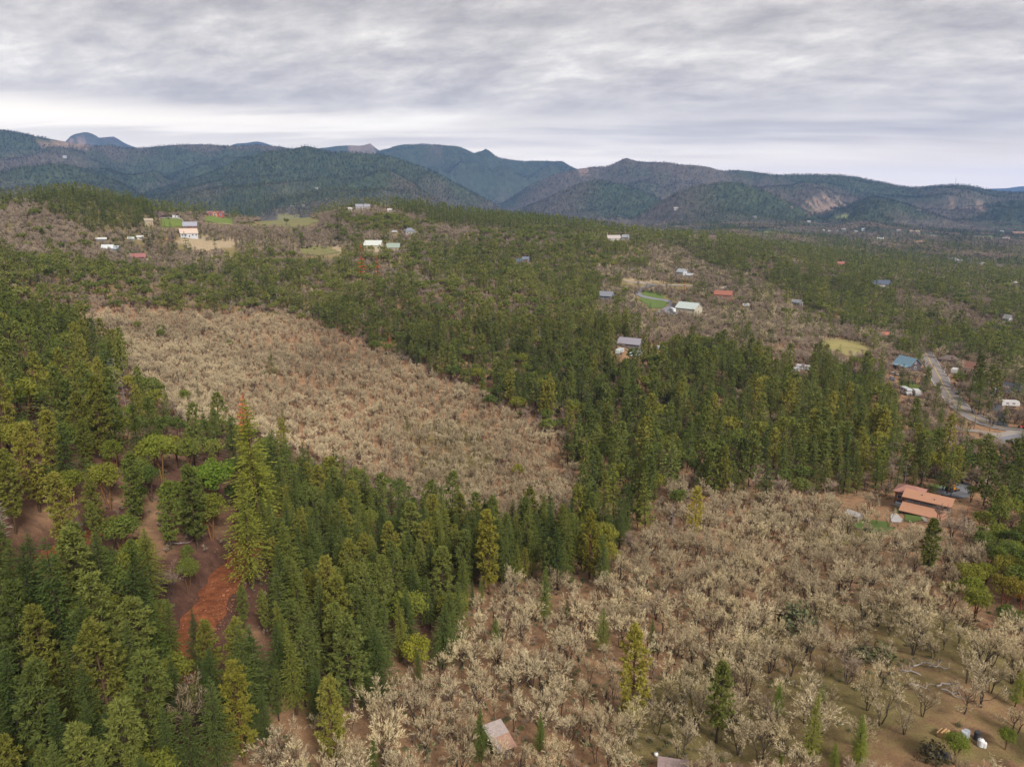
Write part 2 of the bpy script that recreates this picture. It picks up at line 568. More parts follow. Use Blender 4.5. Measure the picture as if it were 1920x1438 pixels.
M_REDBARK = bark_mat('smooth_red_bark', (0.07, 0.034, 0.022), (0.13, 0.07, 0.042))
M_GREYBARK = bark_mat('weathered_bark', (0.15, 0.13, 0.12), (0.31, 0.28, 0.26))


def plain(name, col, rough=0.7, spec=0.2, var=0.18, scale=2.0, metal=0.0, bump=0.0):
    m, t, bs = new_mat(name)
    n = tnoise(t, scale, 4, 0.6, vec=geo_pos(t))
    d = tuple(c * (1 - var) for c in col); l = tuple(min(1, c * (1 + var)) for c in col)
    t.links.new(mixc(t, n, d, l), bs.inputs['Base Color'])
    bs.inputs['Roughness'].default_value = rough
    bs.inputs['Specular IOR Level'].default_value = spec
    bs.inputs['Metallic'].default_value = metal
    if bump:
        b = NN(t, 'ShaderNodeBump')
        b.inputs['Strength'].default_value = bump
        t.links.new(n, b.inputs['Height'])
        t.links.new(b.outputs[0], bs.inputs['Normal'])
    return m


_pm = {}


def P_(key, col, **kw):
    if key not in _pm:
        _pm[key] = plain(key, col, **kw)
    return _pm[key]


def ground_mat():
    m, t, bs = new_mat('ground_cover')
    pos = geo_pos(t)
    at_ = NN(t, 'ShaderNodeAttribute', attribute_name='cover')
    sp3 = NN(t, 'ShaderNodeSeparateColor')
    t.links.new(at_.outputs['Color'], sp3.inputs[0])
    red, gra, tan = sp3.outputs[0], sp3.outputs[1], sp3.outputs[2]
    n1 = tnoise(t, 0.045, 4, 0.6, vec=pos)
    n2 = tnoise(t, 0.55, 5, 0.68, vec=pos)
    n3 = tnoise(t, 4.5, 7, 0.82, vec=pos)
    litter = ramp(t, n2, [(0.25, (0.105, 0.066, 0.042)), (0.48, (0.19, 0.115, 0.066)), (0.62, (0.235, 0.138, 0.075)), (0.8, (0.265, 0.19, 0.11))])
    grass = ramp(t, n2, [(0.25, (0.075, 0.066, 0.028)), (0.5, (0.128, 0.104, 0.042)), (0.75, (0.18, 0.148, 0.065))])
    soil = ramp(t, n2, [(0.25, (0.040, 0.022, 0.016)), (0.5, (0.068, 0.034, 0.024)), (0.75, (0.110, 0.056, 0.036))])
    gmask = mapr(t, mth(t, 'ADD', mth(t, 'ADD', mth(t, 'MULTIPLY', n1, 0.7), mth(t, 'MULTIPLY', n2, 0.35)), mth(t, 'MULTIPLY', gra, 0.55)), 0.60, 0.80, 0, 1, True)
    c = mixc(t, gmask, litter, grass)
    c = mixc(t, red, c, soil)
    tanc = ramp(t, n2, [(0.25, (0.20, 0.155, 0.10)), (0.7, (0.30, 0.24, 0.16))])
    c = mixc(t, tan, c, tanc)
    c = mixc(t, mapr(t, n3, 0.32, 0.72), c, mixc(t, 1.0, c, (1.55, 1.5, 1.45), 'MULTIPLY'))
    c = mixc(t, mapr(t, n3, 0.52, 0.30), c, mixc(t, 1.0, c, (0.55, 0.52, 0.50), 'MULTIPLY'))
    t.links.new(c, bs.inputs['Base Color'])
    bs.inputs['Roughness'].default_value = 0.95
    b = NN(t, 'ShaderNodeBump')
    b.inputs['Strength'].default_value = 0.8
    b.inputs['Distance'].default_value = 0.25
    t.links.new(n3, b.inputs['Height'])
    t.links.new(b.outputs[0], bs.inputs['Normal'])
    return m


def hills_mat():
    m, t, bs = new_mat('hill_cover')
    pos = geo_pos(t)
    at_ = NN(t, 'ShaderNodeAttribute', attribute_name='cover')
    sp3 = NN(t, 'ShaderNodeSeparateColor')
    t.links.new(at_.outputs['Color'], sp3.inputs[0])
    n1 = tnoise(t, 0.0022, 4, 0.6, vec=pos)
    n2 = tnoise(t, 0.022, 5, 0.75, vec=pos)
    wood = ramp(t, n2, [(0.25, (0.022, 0.033, 0.018)), (0.5, (0.038, 0.052, 0.025)), (0.75, (0.062, 0.074, 0.034))])
    oak = ramp(t, n2, [(0.25, (0.052, 0.044, 0.032)), (0.5, (0.082, 0.068, 0.05)), (0.75, (0.115, 0.096, 0.07))])
    c = mixc(t, sp3.outputs[1], wood, oak)
    tan = ramp(t, n2, [(0.25, (0.17, 0.11, 0.085)), (0.5, (0.26, 0.175, 0.13)), (0.75, (0.33, 0.24, 0.18))])
    c = mixc(t, sp3.outputs[2], c, tan)
    grass = ramp(t, n2, [(0.2, (0.14, 0.17, 0.06)), (0.7, (0.24, 0.25, 0.09))])
    c = mixc(t, sp3.outputs[0], c, grass)
    t.links.new(c, bs.inputs['Base Color'])
    bs.inputs['Roughness'].default_value = 0.95
    b = NN(t, 'ShaderNodeBump')
    b.inputs['Strength'].default_value = 1.0
    b.inputs['Distance'].default_value = 6.0
    t.links.new(n2, b.inputs['Height'])
    t.links.new(b.outputs[0], bs.inputs['Normal'])
    return m


# ------------------------------------------------------------------ mesh plumbing
def mesh_np(name, verts, faces, mats, tint=None, matidx=None, n_side=3, smooth_=False):
    """faces: (N, n_side) int array."""
    me = bpy.data.meshes.new(name)
    verts = np.asarray(verts, np.float32); faces = np.asarray(faces, np.int32)
    me.vertices.add(len(verts))
    me.vertices.foreach_set('co', verts.ravel())
    nf = len(faces)
    if nf:
        k = faces.shape[1]
        me.loops.add(nf * k)
        me.loops.foreach_set('vertex_index', faces.ravel())
        me.polygons.add(nf)
        me.polygons.foreach_set('loop_start', np.arange(0, nf * k, k, dtype=np.int32))
        if matidx is not None:
            me.polygons.foreach_set('material_index', np.asarray(matidx, np.int32))
        if smooth_:
            me.polygons.foreach_set('use_smooth', np.ones(nf, bool))
    me.update(calc_edges=True)
    if tint is not None:
        a = me.attributes.new('tint', 'FLOAT', 'FACE')
        a.data.foreach_set('value', np.asarray(tint, np.float32))
    for m in mats:
        me.materials.append(m)
    return me


def link(name, data, parent=None, **props):
    o = bpy.data.objects.new(name, data)
    COL.objects.link(o)
    if parent is not None:
        o.parent = parent
    for k, v in props.items():
        o[k] = v
    return o


class Geo:
    """Collects triangles with a tint per face and a material slot."""
    def __init__(s):
        s.v, s.f, s.t, s.m, s.n = [], [], [], [], 0

    def add(s, v, f, tint, mat):
        v = np.asarray(v, float).reshape(-1, 3); f = np.asarray(f, int).reshape(-1, 3)
        s.v.append(v); s.f.append(f + s.n); s.n += len(v)
        s.t.append(np.broadcast_to(np.asarray(tint, float), (len(f),)).copy())
        s.m.append(np.full(len(f), mat, int))

    def diamonds(s, C, A, B, tint, mat):
        """One diamond blade per row: centre, half length, half width."""
        n = len(C)
        v = np.stack([C - A, C - A * 0.1 + B, C + A, C - A * 0.1 - B], 1).reshape(-1, 3)
        i = np.arange(n) * 4
        f = np.stack([np.stack([i, i + 1, i + 2], 1), np.stack([i, i + 2, i + 3], 1)], 1).reshape(-1, 3)
        s.add(v, f, np.repeat(np.broadcast_to(tint, (n,)), 2), mat)

    def tube(s, P, R, k, tint, mat, cap=True):
        P = np.asarray(P, float)
        n = len(P)
        d = np.gradient(P, axis=0)
        d /= np.linalg.norm(d, axis=1, keepdims=True) + 1e-9
        ref = np.where(np.abs(d[:, 2:3]) > 0.9, [[1.0, 0, 0]], [[0, 0, 1.0]])
        a = np.cross(d, ref); a /= np.linalg.norm(a, axis=1, keepdims=True) + 1e-9
        b = np.cross(d, a)
        an = np.arange(k) * 2 * math.pi / k
        ring = P[:, None] + (a[:, None] * np.cos(an)[None, :, None] + b[:, None] * np.sin(an)[None, :, None]) * np.asarray(R)[:, None, None]
        v = ring.reshape(-1, 3)
        f = []
        for i in range(n - 1):
            for j in range(k):
                p, q = i * k + j, i * k + (j + 1) % k
                f += [(p, q, q + k), (p, q + k, p + k)]
        if cap:
            for j in range(1, k - 1):
                f.append(((n - 1) * k, (n - 1) * k + j, (n - 1) * k + j + 1))
        s.add(v, f, tint, mat)

    def mesh(s, name, mats, only=None):
        if only is None:
            V, Fc, T, M = np.concatenate(s.v), np.concatenate(s.f), np.concatenate(s.t), np.concatenate(s.m)
        else:
            V = np.concatenate(s.v); Fc = np.concatenate(s.f); T = np.concatenate(s.t); M = np.concatenate(s.m)
            k = M == only
            Fc, T = Fc[k], T[k]
            used, invx = np.unique(Fc, return_inverse=True)
            V = V[used]; Fc = invx.reshape(-1, 3)
            M = np.zeros(len(Fc), int)
            mats = [mats[only]]
        return mesh_np(name, V, Fc, mats, T, M)


def unit(v):
    return v / (np.linalg.norm(v, axis=-1, keepdims=True) + 1e-9)


# ------------------------------------------------------------------ tree shapes (metres; 0 = trunk, 1 = crown)
def fir_shape(seed, lod, H=18.0, wide=1.0, needles=1.0, bare=0.10):
    r = np.random.RandomState(seed)
    g = Geo()
    lean = r.uniform(-0.02, 0.02, 2)
    zz = np.linspace(0, 1, 5)
    P = np.stack([lean[0] * zz * H, lean[1] * zz * H, zz * H * 0.985 - 0.5 * (zz == 0)], 1)
    g.tube(P, 0.0135 * H * (1.02 - zz), 6 if lod == 0 else (4 if lod == 1 else 3), 0.4, 0, cap=False)
    nw, nb, ns, size = [(36, 11, 18, 0.185), (22, 8, 6, 0.42), (12, 6, 3, 0.75), (6, 4, 1, 1.6)][lod]
    c0 = bare + r.uniform(0, 0.07)
    C, A, B, T = [], [], [], []
    prof = r.uniform(0.62, 1.02)
    wide = wide * r.uniform(0.82, 1.25)
    gap_a, gap_t = r.uniform(0, 6.28), r.uniform(0.2, 0.7)
    snapped = 0.93 if seed % 5 == 0 else 1.0
    lop = r.uniform(0, 6.28); lopa = r.uniform(0.0, 0.22)
    for w in range(nw):
        t = ((w + r.uniform(0, 0.8)) / nw) ** 0.92
        z = (c0 + (1 - c0) * t) * H
        L0 = 0.205 * H * wide * ((1 - t) ** prof) * min(1, 0.55 + t * 3.2) + 0.12
        off = r.uniform(0, 6.28)
        n_b = nb if t < 0.8 else max(4, nb - 3)
        for b in range(n_b):
            az = off + b * 6.283 / n_b + r.uniform(-0.35, 0.35)
            L = L0 * r.uniform(0.55, 1.18) * (1 + lopa * math.cos(az - lop))
            if r.rand() < 0.09 or (abs(t - gap_t) < 0.13 and math.cos(az - gap_a) > 0.55 and r.rand() < 0.7):
                continue
            sl = 0.75 * t - 0.28 + r.uniform(-0.12, 0.12)
            d = np.array([math.cos(az), math.sin(az), sl]); d /= np.linalg.norm(d)
            side = np.array([-math.sin(az), math.cos(az), 0])
            n_s = max(1, int(round(ns * min(1.0, 0.25 + L / (0.17 * H)))))
            q = (np.arange(n_s) + r.uniform(0.3, 1.0, n_s)) / n_s
            q = 0.18 + 0.82 * q
            ang = r.uniform(-1.2, 1.2, n_s) * (1.15 - 0.6 * q)
            ax = d[None] * np.cos(ang)[:, None] + side[None] * np.sin(ang)[:, None]
            ax[:, 2] += r.uniform(-0.35, 0.5, n_s) - 0.1 * q
            ax = unit(ax)
            lat = r.uniform(-0.20, 0.20, n_s) * L * (1.1 - q)
            c = np.array([lean[0] * z, lean[1] * z, z])[None] + d[None] * (q * L)[:, None] + side[None] * lat[:, None]
            c[:, 2] -= (q ** 2) * 0.10 * L
            hl = size * r.uniform(0.7, 1.35, n_s) * (0.6 + 0.4 * min(1, L / 1.6)) * (H / 18)
            bn = np.cross(ax, np.array([0, 0, 1.0])); bn = unit(bn)
            roll = r.uniform(-0.9, 0.9, n_s)
            up = np.cross(bn, ax)
            bb = bn * np.cos(roll)[:, None] + up * np.sin(roll)[:, None]
            C.append(c); A.append(ax * hl[:, None]); B.append(bb * (hl * r.uniform(0.33, 0.52, n_s))[:, None])
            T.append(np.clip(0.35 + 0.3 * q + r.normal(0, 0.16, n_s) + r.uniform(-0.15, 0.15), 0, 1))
    C, A, B, T = map(np.concatenate, (C, A, B, T))
    if needles < 1:
        k = r.rand(len(C)) < needles
        C, A, B, T = C[k], A[k], B[k], T[k]
    g.diamonds(C, A, B, T, 1)
    if lod <= 1:
        for i in range(8):
            z = r.uniform(0.05, c0 + 0.06) * H; az = r.uniform(0, 6.28); L = r.uniform(0.7, 2.0)
            g.tube(np.array([[0, 0, z], [math.cos(az) * L, math.sin(az) * L, z - 0.15 * L]]), [0.035, 0.012], 3, 0.9, 0, cap=False)
    # leader
    tp = P[-1]
    n = 5
    a = unit(np.stack([r.uniform(-0.35, 0.35, n), r.uniform(-0.35, 0.35, n), np.ones(n)], 1)) * size * 1.4
    g.diamonds(np.repeat(tp[None] - [0, 0, size * 0.4], n, 0), a, unit(np.cross(a, r.normal(size=(n, 3)))) * size * 0.35, np.full(n, 0.7), 1)
    return g


def pine_shape(seed, lod, H=19.0, bare=0.15, dens=1.0):
    r = np.random.RandomState(seed)
    g = Geo()
    zz = np.linspace(0, 1, 6)
    bend = r.uniform(-0.03, 0.03, 2)
    P = np.stack([bend[0] * zz ** 2 * H, bend[1] * zz ** 2 * H, zz * H * 0.97 - 0.5 * (zz == 0)], 1)
    g.tube(P, 0.0145 * H * (1.03 - zz * 0.95), 6 if lod == 0 else (4 if lod == 1 else 3), 0.6, 0, cap=False)
    nb, ntuft, nn, size = [(95, 4, 13, 0.40), (60, 3, 6, 0.55), (34, 1, 5, 0.95), (14, 1, 2, 1.6)][lod]
    nb = int(nb * dens)
    C, A, B, T = [], [], [], []
    bare = bare + r.uniform(-0.06, 0.08)
    for i in range(nb):
        t = (i + r.uniform(0, 1)) / nb
        z = (bare + (1 - bare) * t) * H
        prof = (math.sin(min(1.0, t * 1.25 + 0.28) * 1.5708)) * (1 - t ** 2.4) ** 0.75
        L = 0.155 * H * prof * r.uniform(0.5, 1.15) + 0.25
        az = i * 2.399963 + r.uniform(-0.5, 0.5)
        sl = 0.55 * t - 0.1 + r.uniform(-0.15, 0.2)
        d = np.array([math.cos(az), math.sin(az), sl]); d /= np.linalg.norm(d)
        base = np.array([np.interp(z, P[:, 2], P[:, 0]), np.interp(z, P[:, 2], P[:, 1]), z])
        if lod == 0:
            q = np.linspace(0, 1, 3)
            pts = base + d * L * q[:, None]
            pts[:, 2] += 0.12 * L * q ** 2
            g.tube(pts, [0.06, 0.045, 0.02], 3, 0.6, 0, cap=False)
        for k in range(ntuft):
            q = 1.0 if k == 0 else r.uniform(0.45, 0.95)
            c0 = base + d * L * q + r.normal(0, 0.22, 3) * (1 if k else 0.4) * (size / 0.4) ** 0.5
            c0[2] += 0.12 * L * q * q + 0.1
            a = unit(r.normal(size=(nn, 3)) + d * 0.7 + np.array([0, 0, 0.55]))
            hl = size * r.uniform(0.7, 1.25, nn)
            b = unit(np.cross(a, r.normal(size=(nn, 3))))
            C.append(c0 + a * hl[:, None] * 0.7); A.append(a * hl[:, None]); B.append(b * (hl * (0.26 if lod == 0 else 0.36))[:, None])
            T.append(np.clip(r.normal(0.5, 0.12, nn) + r.uniform(-0.25, 0.25), 0, 1))
    g.diamonds(*map(np.concatenate, (C, A, B, T)), 1)
    if lod <= 1:                       # dead stubs under the crown
        for i in range(9):
            z = r.uniform(0.12, bare + 0.05) * H; az = r.uniform(0, 6.28); L = r.uniform(0.6, 1.8)
            p = np.array([[0, 0, z], [math.cos(az) * L, math.sin(az) * L, z - 0.1 * L]])
            g.tube(p, [0.035, 0.012], 3, 0.9, 0, cap=False)
    return g


def broad_shape(seed, lod, H=11.0, W=4.4, stems=2, flat=0.75):
    r = np.random.RandomState(seed)
    g = Geo()
    nl, k, size = [(30, 95, 0.23), (22, 40, 0.36), (13, 18, 0.62), (6, 7, 1.25)][lod]
    lobes = []
    for i in range(nl):
        u = r.uniform(-0.15, 1); az = i * 2.399963 + r.uniform(-0.4, 0.4)
        rr = math.sqrt(max(0, 1 - max(0, u) ** 2)) * r.uniform(0.55, 1.0)
        c = np.array([math.cos(az) * rr * W * 0.78, math.sin(az) * rr * W * 0.78, H * 0.62 + u * H * 0.30 * flat + r.uniform(-0.3, 0.3)])
        lobes.append((c, r.uniform(0.26, 0.44) * W * (1 if u > 0 else 0.8)))
    for s in range(stems):
        a = s * 6.28 / stems + r.uniform(-0.5, 0.5)
        tgt = np.array([math.cos(a) * W * 0.35, math.sin(a) * W * 0.35, H * 0.7])
        q = np.linspace(0, 1, 4)[:, None]
        pts = np.array([math.cos(a) * 0.15, math.sin(a) * 0.15, -0.4]) * (1 - q) + tgt * q + np.array([0, 0, 0.06 * H]) * np.sin(q * 3.14)
        g.tube(pts, np.array([0.24, 0.19, 0.13, 0.05]) * H / 11, 5 if lod == 0 else 3, 0.5, 0, cap=False)
        if lod <= 1:
            for j in range(6 if lod == 0 else 4):
                c, rad = lobes[r.randint(nl)]
                p0 = pts[2] if j % 2 else pts[1]
                g.tube(np.array([p0, (p0 + c) / 2 + r.normal(0, 0.2, 3), c]), np.array([0.09, 0.06, 0.03]) * H / 11, 3, 0.5, 0, cap=False)
    C, A, B, T = [], [], [], []
    for c, rad in lobes:
        nrm = unit(r.normal(size=(k, 3)) + np.array([0, 0, 0.45]))
        p = c + nrm * rad * r.uniform(0.62, 1.05, (k, 1)) * np.array([1, 1, 0.8])
        a = unit(np.cross(nrm, r.normal(size=(k, 3))) + nrm * 0.45)
        b = unit(np.cross(a, nrm + r.normal(0, 0.5, (k, 3))))
        hl = size * r.uniform(0.65, 1.3, k)
        C.append(p); A.append(a * hl[:, None]); B.append(b * (hl * 0.62)[:, None])
        T.append(np.clip(r.uniform(0.25, 0.75) + r.normal(0, 0.13, k), 0, 1))
    g.diamonds(*map(np.concatenate, (C, A, B, T)), 1)
    return g


def oak_shape(seed, lod, H=8.5, lichen=True, stems=None, spread=1.0):
    """Leafless, many-stemmed, domed; the outer twigs thick with lichen when lichen is set."""
    r = np.random.RandomState(seed)
    g = Geo()
    stems = stems or r.randint(2, 5)
    kids = [(4, 4, 4, 4), (3, 4, 4, 3), (3, 4, 4, 0), (3, 4, 0, 0)][lod]
    tufts = [2, 2, 3, 3][lod]
    level = []
    for s in range(stems):
        a = s * 6.283 / stems + r.uniform(-0.5, 0.5)
        tilt = r.uniform(0.06, 0.34) * spread
        d = np.array([math.cos(a) * tilt, math.sin(a) * tilt, 1.0]); d /= np.linalg.norm(d)
        level.append((np.array([math.cos(a) * 0.18, math.sin(a) * 0.18, -0.3]), d, H * r.uniform(0.36, 0.52), 0.019 * H * r.uniform(0.7, 1.1)))
    C, A, B, T = [], [], [], []
    for lv in range(5):
        nxt = []
        nk = kids[lv] if lv < 4 else 0
        for p, d, L, rad in level:
            m = p + d * L * 0.5 + r.normal(0, 0.06, 3) * L
            e = p + d * L + np.array([0, 0, 0.03 * L])
            if lv <= 1 or (lv == 2 and lod <= 1):
                g.tube(np.array([p, m, e]), [rad, rad * 0.82, rad * 0.6], 5 if (lv == 0 and lod == 0) else 3, 0.25 + 0.22 * lv, 0, cap=False)
            else:
                # thin wood: a blade crossed by a second one
                ax = (e - p) * 0.55
                b = unit(np.cross(ax, r.normal(size=3)[None])[0])
                w = max(rad * 1.3, (0.024, 0.045, 0.09, 0.18)[lod])
                if nk == 0:
                    w *= 1.35
                C.append(((p + e) / 2)[None]); A.append(ax[None]); B.append((b * w)[None]); T.append(np.array([r.uniform(0.3, 1.0) if nk == 0 else r.uniform(0, 0.4)]))
            last = nk == 0
            if last:
                n = tufts
                q = r.uniform(0.15, 1.08, n)
                c = p + d * L * q[:, None] + r.normal(0, 0.055, (n, 3)) * (1 + 0.9 * lod)
                a = unit(d + r.normal(0, 0.5, (n, 3)) + np.array([0, 0, 0.2]))
                hl = (0.20, 0.27, 0.46, 0.75)[lod] * r.uniform(0.6, 1.4, n)
                b = unit(np.cross(a, r.normal(size=(n, 3))))
                wd = (0.14 if lichen else 0.11)
                C.append(c); A.append(a * hl[:, None]); B.append(b * (hl * wd * r.uniform(0.7, 1.3, n))[:, None])
                T.append(np.clip(np.where(r.rand(n) < 0.62, r.normal(1.0, 0.15, n), r.normal(0.2, 0.15, n)), 0, 1.1))
                continue
            for k in range(nk):
                q = r.uniform(0.45, 1.0) if k else 1.0
                s = p + (e - p) * q
                nd = unit((d + r.normal(0, 0.46, 3) + np.array([s[0] * 0.03, s[1] * 0.03, 0.16]))[None])[0]
                if nd[2] < -0.1:
                    nd[2] *= -0.5
                nxt.append((s, nd, L * r.uniform(0.50, 0.74), rad * 0.52))
        level = nxt
        if not level:
            break
    g.diamonds(*map(np.concatenate, (C, A, B, T)), 1)
    return g


def snag_shape(seed, lod, H=14.0):
    r = np.random.RandomState(seed)
    g = Geo()
    zz = np.linspace(0, 1, 6)
    P = np.stack([0.02 * H * zz ** 2 * r.uniform(-1, 1), 0.02 * H * zz ** 2 * r.uniform(-1, 1), zz * H - 0.4 * (zz == 0)], 1)
    g.tube(P, 0.012 * H * (1.05 - zz), 5 if lod == 0 else 3, 0.5, 0, cap=False)
    n = (60, 40, 22, 12)[lod]
    C, A, B, T = [], [], [], []
    for i in range(n):
        t = (i + r.rand()) / n
        z = (0.18 + 0.8 * t) * H
        L = 0.17 * H * (1 - t) ** 0.8 * r.uniform(0.4, 1.1) + 0.3
        az = r.uniform(0, 6.28)
        d = unit(np.array([[math.cos(az), math.sin(az), r.uniform(-0.25, 0.35)]]))[0]
        b0 = np.array([np.interp(z, P[:, 2], P[:, 0]), np.interp(z, P[:, 2], P[:, 1]), z])
        if lod == 0:
            g.tube(np.array([b0, b0 + d * L * 0.5 + [0, 0, -0.05 * L], b0 + d * L]), [0.04, 0.028, 0.012], 3, 0.6, 0, cap=False)
        m = (7, 4, 3, 2)[lod]
        q = r.uniform(0.3, 1.0, m)
        a = unit(d + r.normal(0, 0.45, (m, 3)))
        hl = L * 0.24 * r.uniform(0.6, 1.3, m) + 0.1
        C.append(b0 + d * L * q[:, None]); A.append(a * hl[:, None]); B.append(unit(np.cross(a, r.normal(size=(m, 3)))) * (0.035, 0.05, 0.09, 0.16)[lod]); T.append(r.rand(m))
    g.diamonds(*map(np.concatenate, (C, A, B, T)), 1)
    return g


def shrub_shape(seed, lod, H=1.8, W=1.6):
    r = np.random.RandomState(seed)
    g = Geo()
    for i in range(4):
        a = i * 1.57 + r.uniform(-0.5, 0.5)
        g.tube(np.array([[0, 0, -0.2], [math.cos(a) * W * 0.3, math.sin(a) * W * 0.3, H * 0.5], [math.cos(a) * W * 0.55, math.sin(a) * W * 0.55, H * 0.8]]), [0.05, 0.035, 0.015], 3, 0.5, 0, cap=False)
    n, size = [(420, 0.16), (170, 0.26), (60, 0.42), (20, 0.7)][lod]
    u = unit(r.normal(size=(n, 3)) + np.array([0, 0, 0.5]))
    u[:, 2] = np.abs(u[:, 2])
    lump = 1 + 0.22 * np.sin(u[:, 0] * 5 + seed) * np.cos(u[:, 1] * 6 + seed)
    p = u * np.array([W, W, H]) * (r.uniform(0.55, 1.0, n) * lump)[:, None]
    a = unit(np.cross(u, r.normal(size=(n, 3))) + u * 0.6)
    hl = size * r.uniform(0.6, 1.3, n)
    b = unit(np.cross(a, u + r.normal(0, 0.4, (n, 3))))
    g.diamonds(p, a * hl[:, None], b * (hl * 0.6)[:, None], np.clip(r.normal(0.5, 0.2, n), 0, 1), 1)
    return g


# species: (shape, base height, materials, how many variants)
SPECIES = {
    'fir': (fir_shape, 18.0, (M_BARK, M_FIR), 10, {}),
    'pine': (pine_shape, 19.0, (M_BARK, M_PINE), 8, {}),
    'broad': (broad_shape, 11.0, (M_REDBARK, M_BROAD), 5, {}),
    'oak': (oak_shape, 8.5, (M_OAKBARK, M_LICHEN), 10, {}),
    'bare': (oak_shape, 9.0, (M_OAKBARK, M_BARE), 5, {'lichen': False, 'H': 9.0, 'spread': 0.8}),
    'snag': (snag_shape, 14.0, (M_GREYBARK, M_GREYTWIG), 4, {}),
    'hillfir': (fir_shape, 18.0, (M_BARK, M_HILL), 6, {}),
    'hillpine': (pine_shape, 19.0, (M_BARK, M_HILL), 4, {}),
    'hillbroad': (broad_shape, 11.0, (M_REDBARK, M_HILLBROAD), 4, {}),
    'rust': (fir_shape, 18.0, (M_BARK, M_RUST), 3, {'needles': 0.85, 'wide': 0.85}),
    'shrub': (shrub_shape, 1.8, (M_OAKBARK, M_SHRUB), 4, {}),
}
_geo, _mesh = {}, {}


def species_geo(sp, var, lod):
    k = (sp, var, lod)
    if k not in _geo:
        fn, H, mats, nv, kw = SPECIES[sp]
        _geo[k] = fn(1000 + var * 37 + (zlib_(sp) % 97), lod, **kw)
    return _geo[k]


def zlib_(s):
    return sum(ord(c) * (i + 3) for i, c in enumerate(s))


def species_mesh(sp, var, lod, part=None):
    """part None: trunk and crown in one mesh; 0 trunk; 1 crown."""
    k = (sp, var, lod, part)
    if k not in _mesh:
        fn, H, mats, nv, kw = SPECIES[sp]
        _mesh[k] = species_geo(sp, var, lod).mesh(sp + ('_tree', '_trunk', '_crown')[0 if part is None else part + 1], list(mats), part)
    return _mesh[k]

# ------------------------------------------------------------------ the ground and the hills
def pip(poly, u, v):
    p = np.asarray(poly, float)
    ins = np.zeros(np.shape(u), bool)
    j = len(p) - 1
    for i in range(len(p)):
        xi, yi = p[i]; xj, yj = p[j]
        if yi != yj:
            c = ((yi > v) != (yj > v)) & (u < (xj - xi) * (v - yi) / (yj - yi) + xi)
            ins ^= c
        j = i
    return ins


PU, PV, PF = project(np.stack([XG, YG, H_G], -1))
infr = PF > 1
# how far each ground point lies behind the skyline of what is nearer
elev = (H_G - CZ) / np.maximum(RG, 1)
runmax = np.maximum.accumulate(elev, 0)
nrun = np.vstack([np.full((1, elev.shape[1]), -9.0), runmax[:-1]])

LEFT_SLOPE = [(-300, 600), (60, 610), (220, 680), (300, 760), (400, 800), (560, 830), (760, 930), (960, 985), (1100, 1000), (930, 1080), (820, 1180), (540, 1310), (380, 1400), (340, 1500), (-300, 1900)]
cover = np.zeros(H_G.shape + (3,))
wob_u = PU + (fbm(XG / 30, YG / 30, 41, 3) - 0.5) * 90
wob_v = PV + (fbm(XG / 30, YG / 30, 43, 3) - 0.5) * 50
cover[..., 0] = np.maximum(RED, 0.95 * (pip(LEFT_SLOPE, wob_u, wob_v) & infr & (RG < 420)) * smooth(0.15, 0.5, fbm(XG / 14, YG / 14, 51, 3)))
GRASSY = [[(1180, 1330), (1500, 1140), (1760, 1130), (1930, 1230), (1930, 1440), (1150, 1440)], [(760, 780), (900, 780), (900, 1000), (770, 1000)],
          [(1360, 950), (1560, 960), (1700, 1000), (1560, 1040)]]
for g_ in GRASSY:
    cover[..., 1] = np.maximum(cover[..., 1], 0.42 * (pip(g_, wob_u, wob_v) & infr & (RG < 420)))
cover[..., 1] = np.maximum(cover[..., 1], 0.52 * smooth(380, 650, RG))
TANS = [[(330, 445), (380, 440), (450, 455), (440, 470), (400, 490), (330, 470)], [(225, 480), (300, 478), (300, 490), (225, 492)], [(560, 455), (640, 450), (650, 475), (570, 480)],
        [(1190, 515), (1240, 518), (1230, 532), (1185, 530)]]
for g_ in TANS:
    cover[..., 2] = np.maximum(cover[..., 2], 0.8 * (pip(g_, wob_u, PV + (wob_v - PV) * 0.15) & infr & (RG > 420) & (RG < 1250)))
# hills: oak woods on the warm faces, clearings where trees were felled
hr = RG > 1250
oakn = fbm(XG / 620, YG / 620, 61, 4)
lowness = smooth(220, 20, H_G - 10)
oakf = smooth(0.50, 0.66, oakn + 0.16 * lowness - 0.03) * 0.8
oakf = np.maximum(oakf, (pip([(900, 400), (1000, 340), (1180, 330), (1300, 345), (1420, 350), (1560, 430), (1100, 460)], wob_u, PV) & hr) * smooth(0.34, 0.58, oakn) * 0.6)
oakf = np.maximum(oakf, (pip([(0, 330), (130, 330), (250, 365), (300, 340), (420, 345), (420, 400), (0, 400)], wob_u, PV) & hr) * smooth(0.36, 0.56, oakn) * 0.6)
cover[hr, 1] = oakf[hr]
cover[hr, 0] = 0; cover[hr, 2] = 0
CLEAR = [[(1508, 384), (1530, 376), (1558, 368), (1556, 374), (1530, 384), (1510, 390)], [(1512, 397), (1545, 384), (1583, 376), (1580, 382), (1560, 396), (1530, 402)],
         [(1745, 378), (1762, 372), (1775, 380), (1815, 383), (1848, 390), (1840, 393), (1790, 388), (1748, 384)], [(1720, 392), (1735, 386), (1738, 392), (1725, 395)],
         [(60, 268), (140, 262), (178, 272), (150, 279), (90, 276)], [(636, 266), (665, 262), (700, 268), (712, 275), (690, 281), (640, 272)], [(1085, 318), (1105, 313), (1112, 322), (1095, 332)]]
cu = PU + (fbm(XG / 60, YG / 60, 83, 3) - 0.5) * 16
cvv = PV + (fbm(XG / 60, YG / 60, 87, 3) - 0.5) * 6
for g_ in CLEAR:
    cover[..., 2] = np.maximum(cover[..., 2], 0.62 * (pip(g_, cu, cvv) & infr & (RG > 2400)))
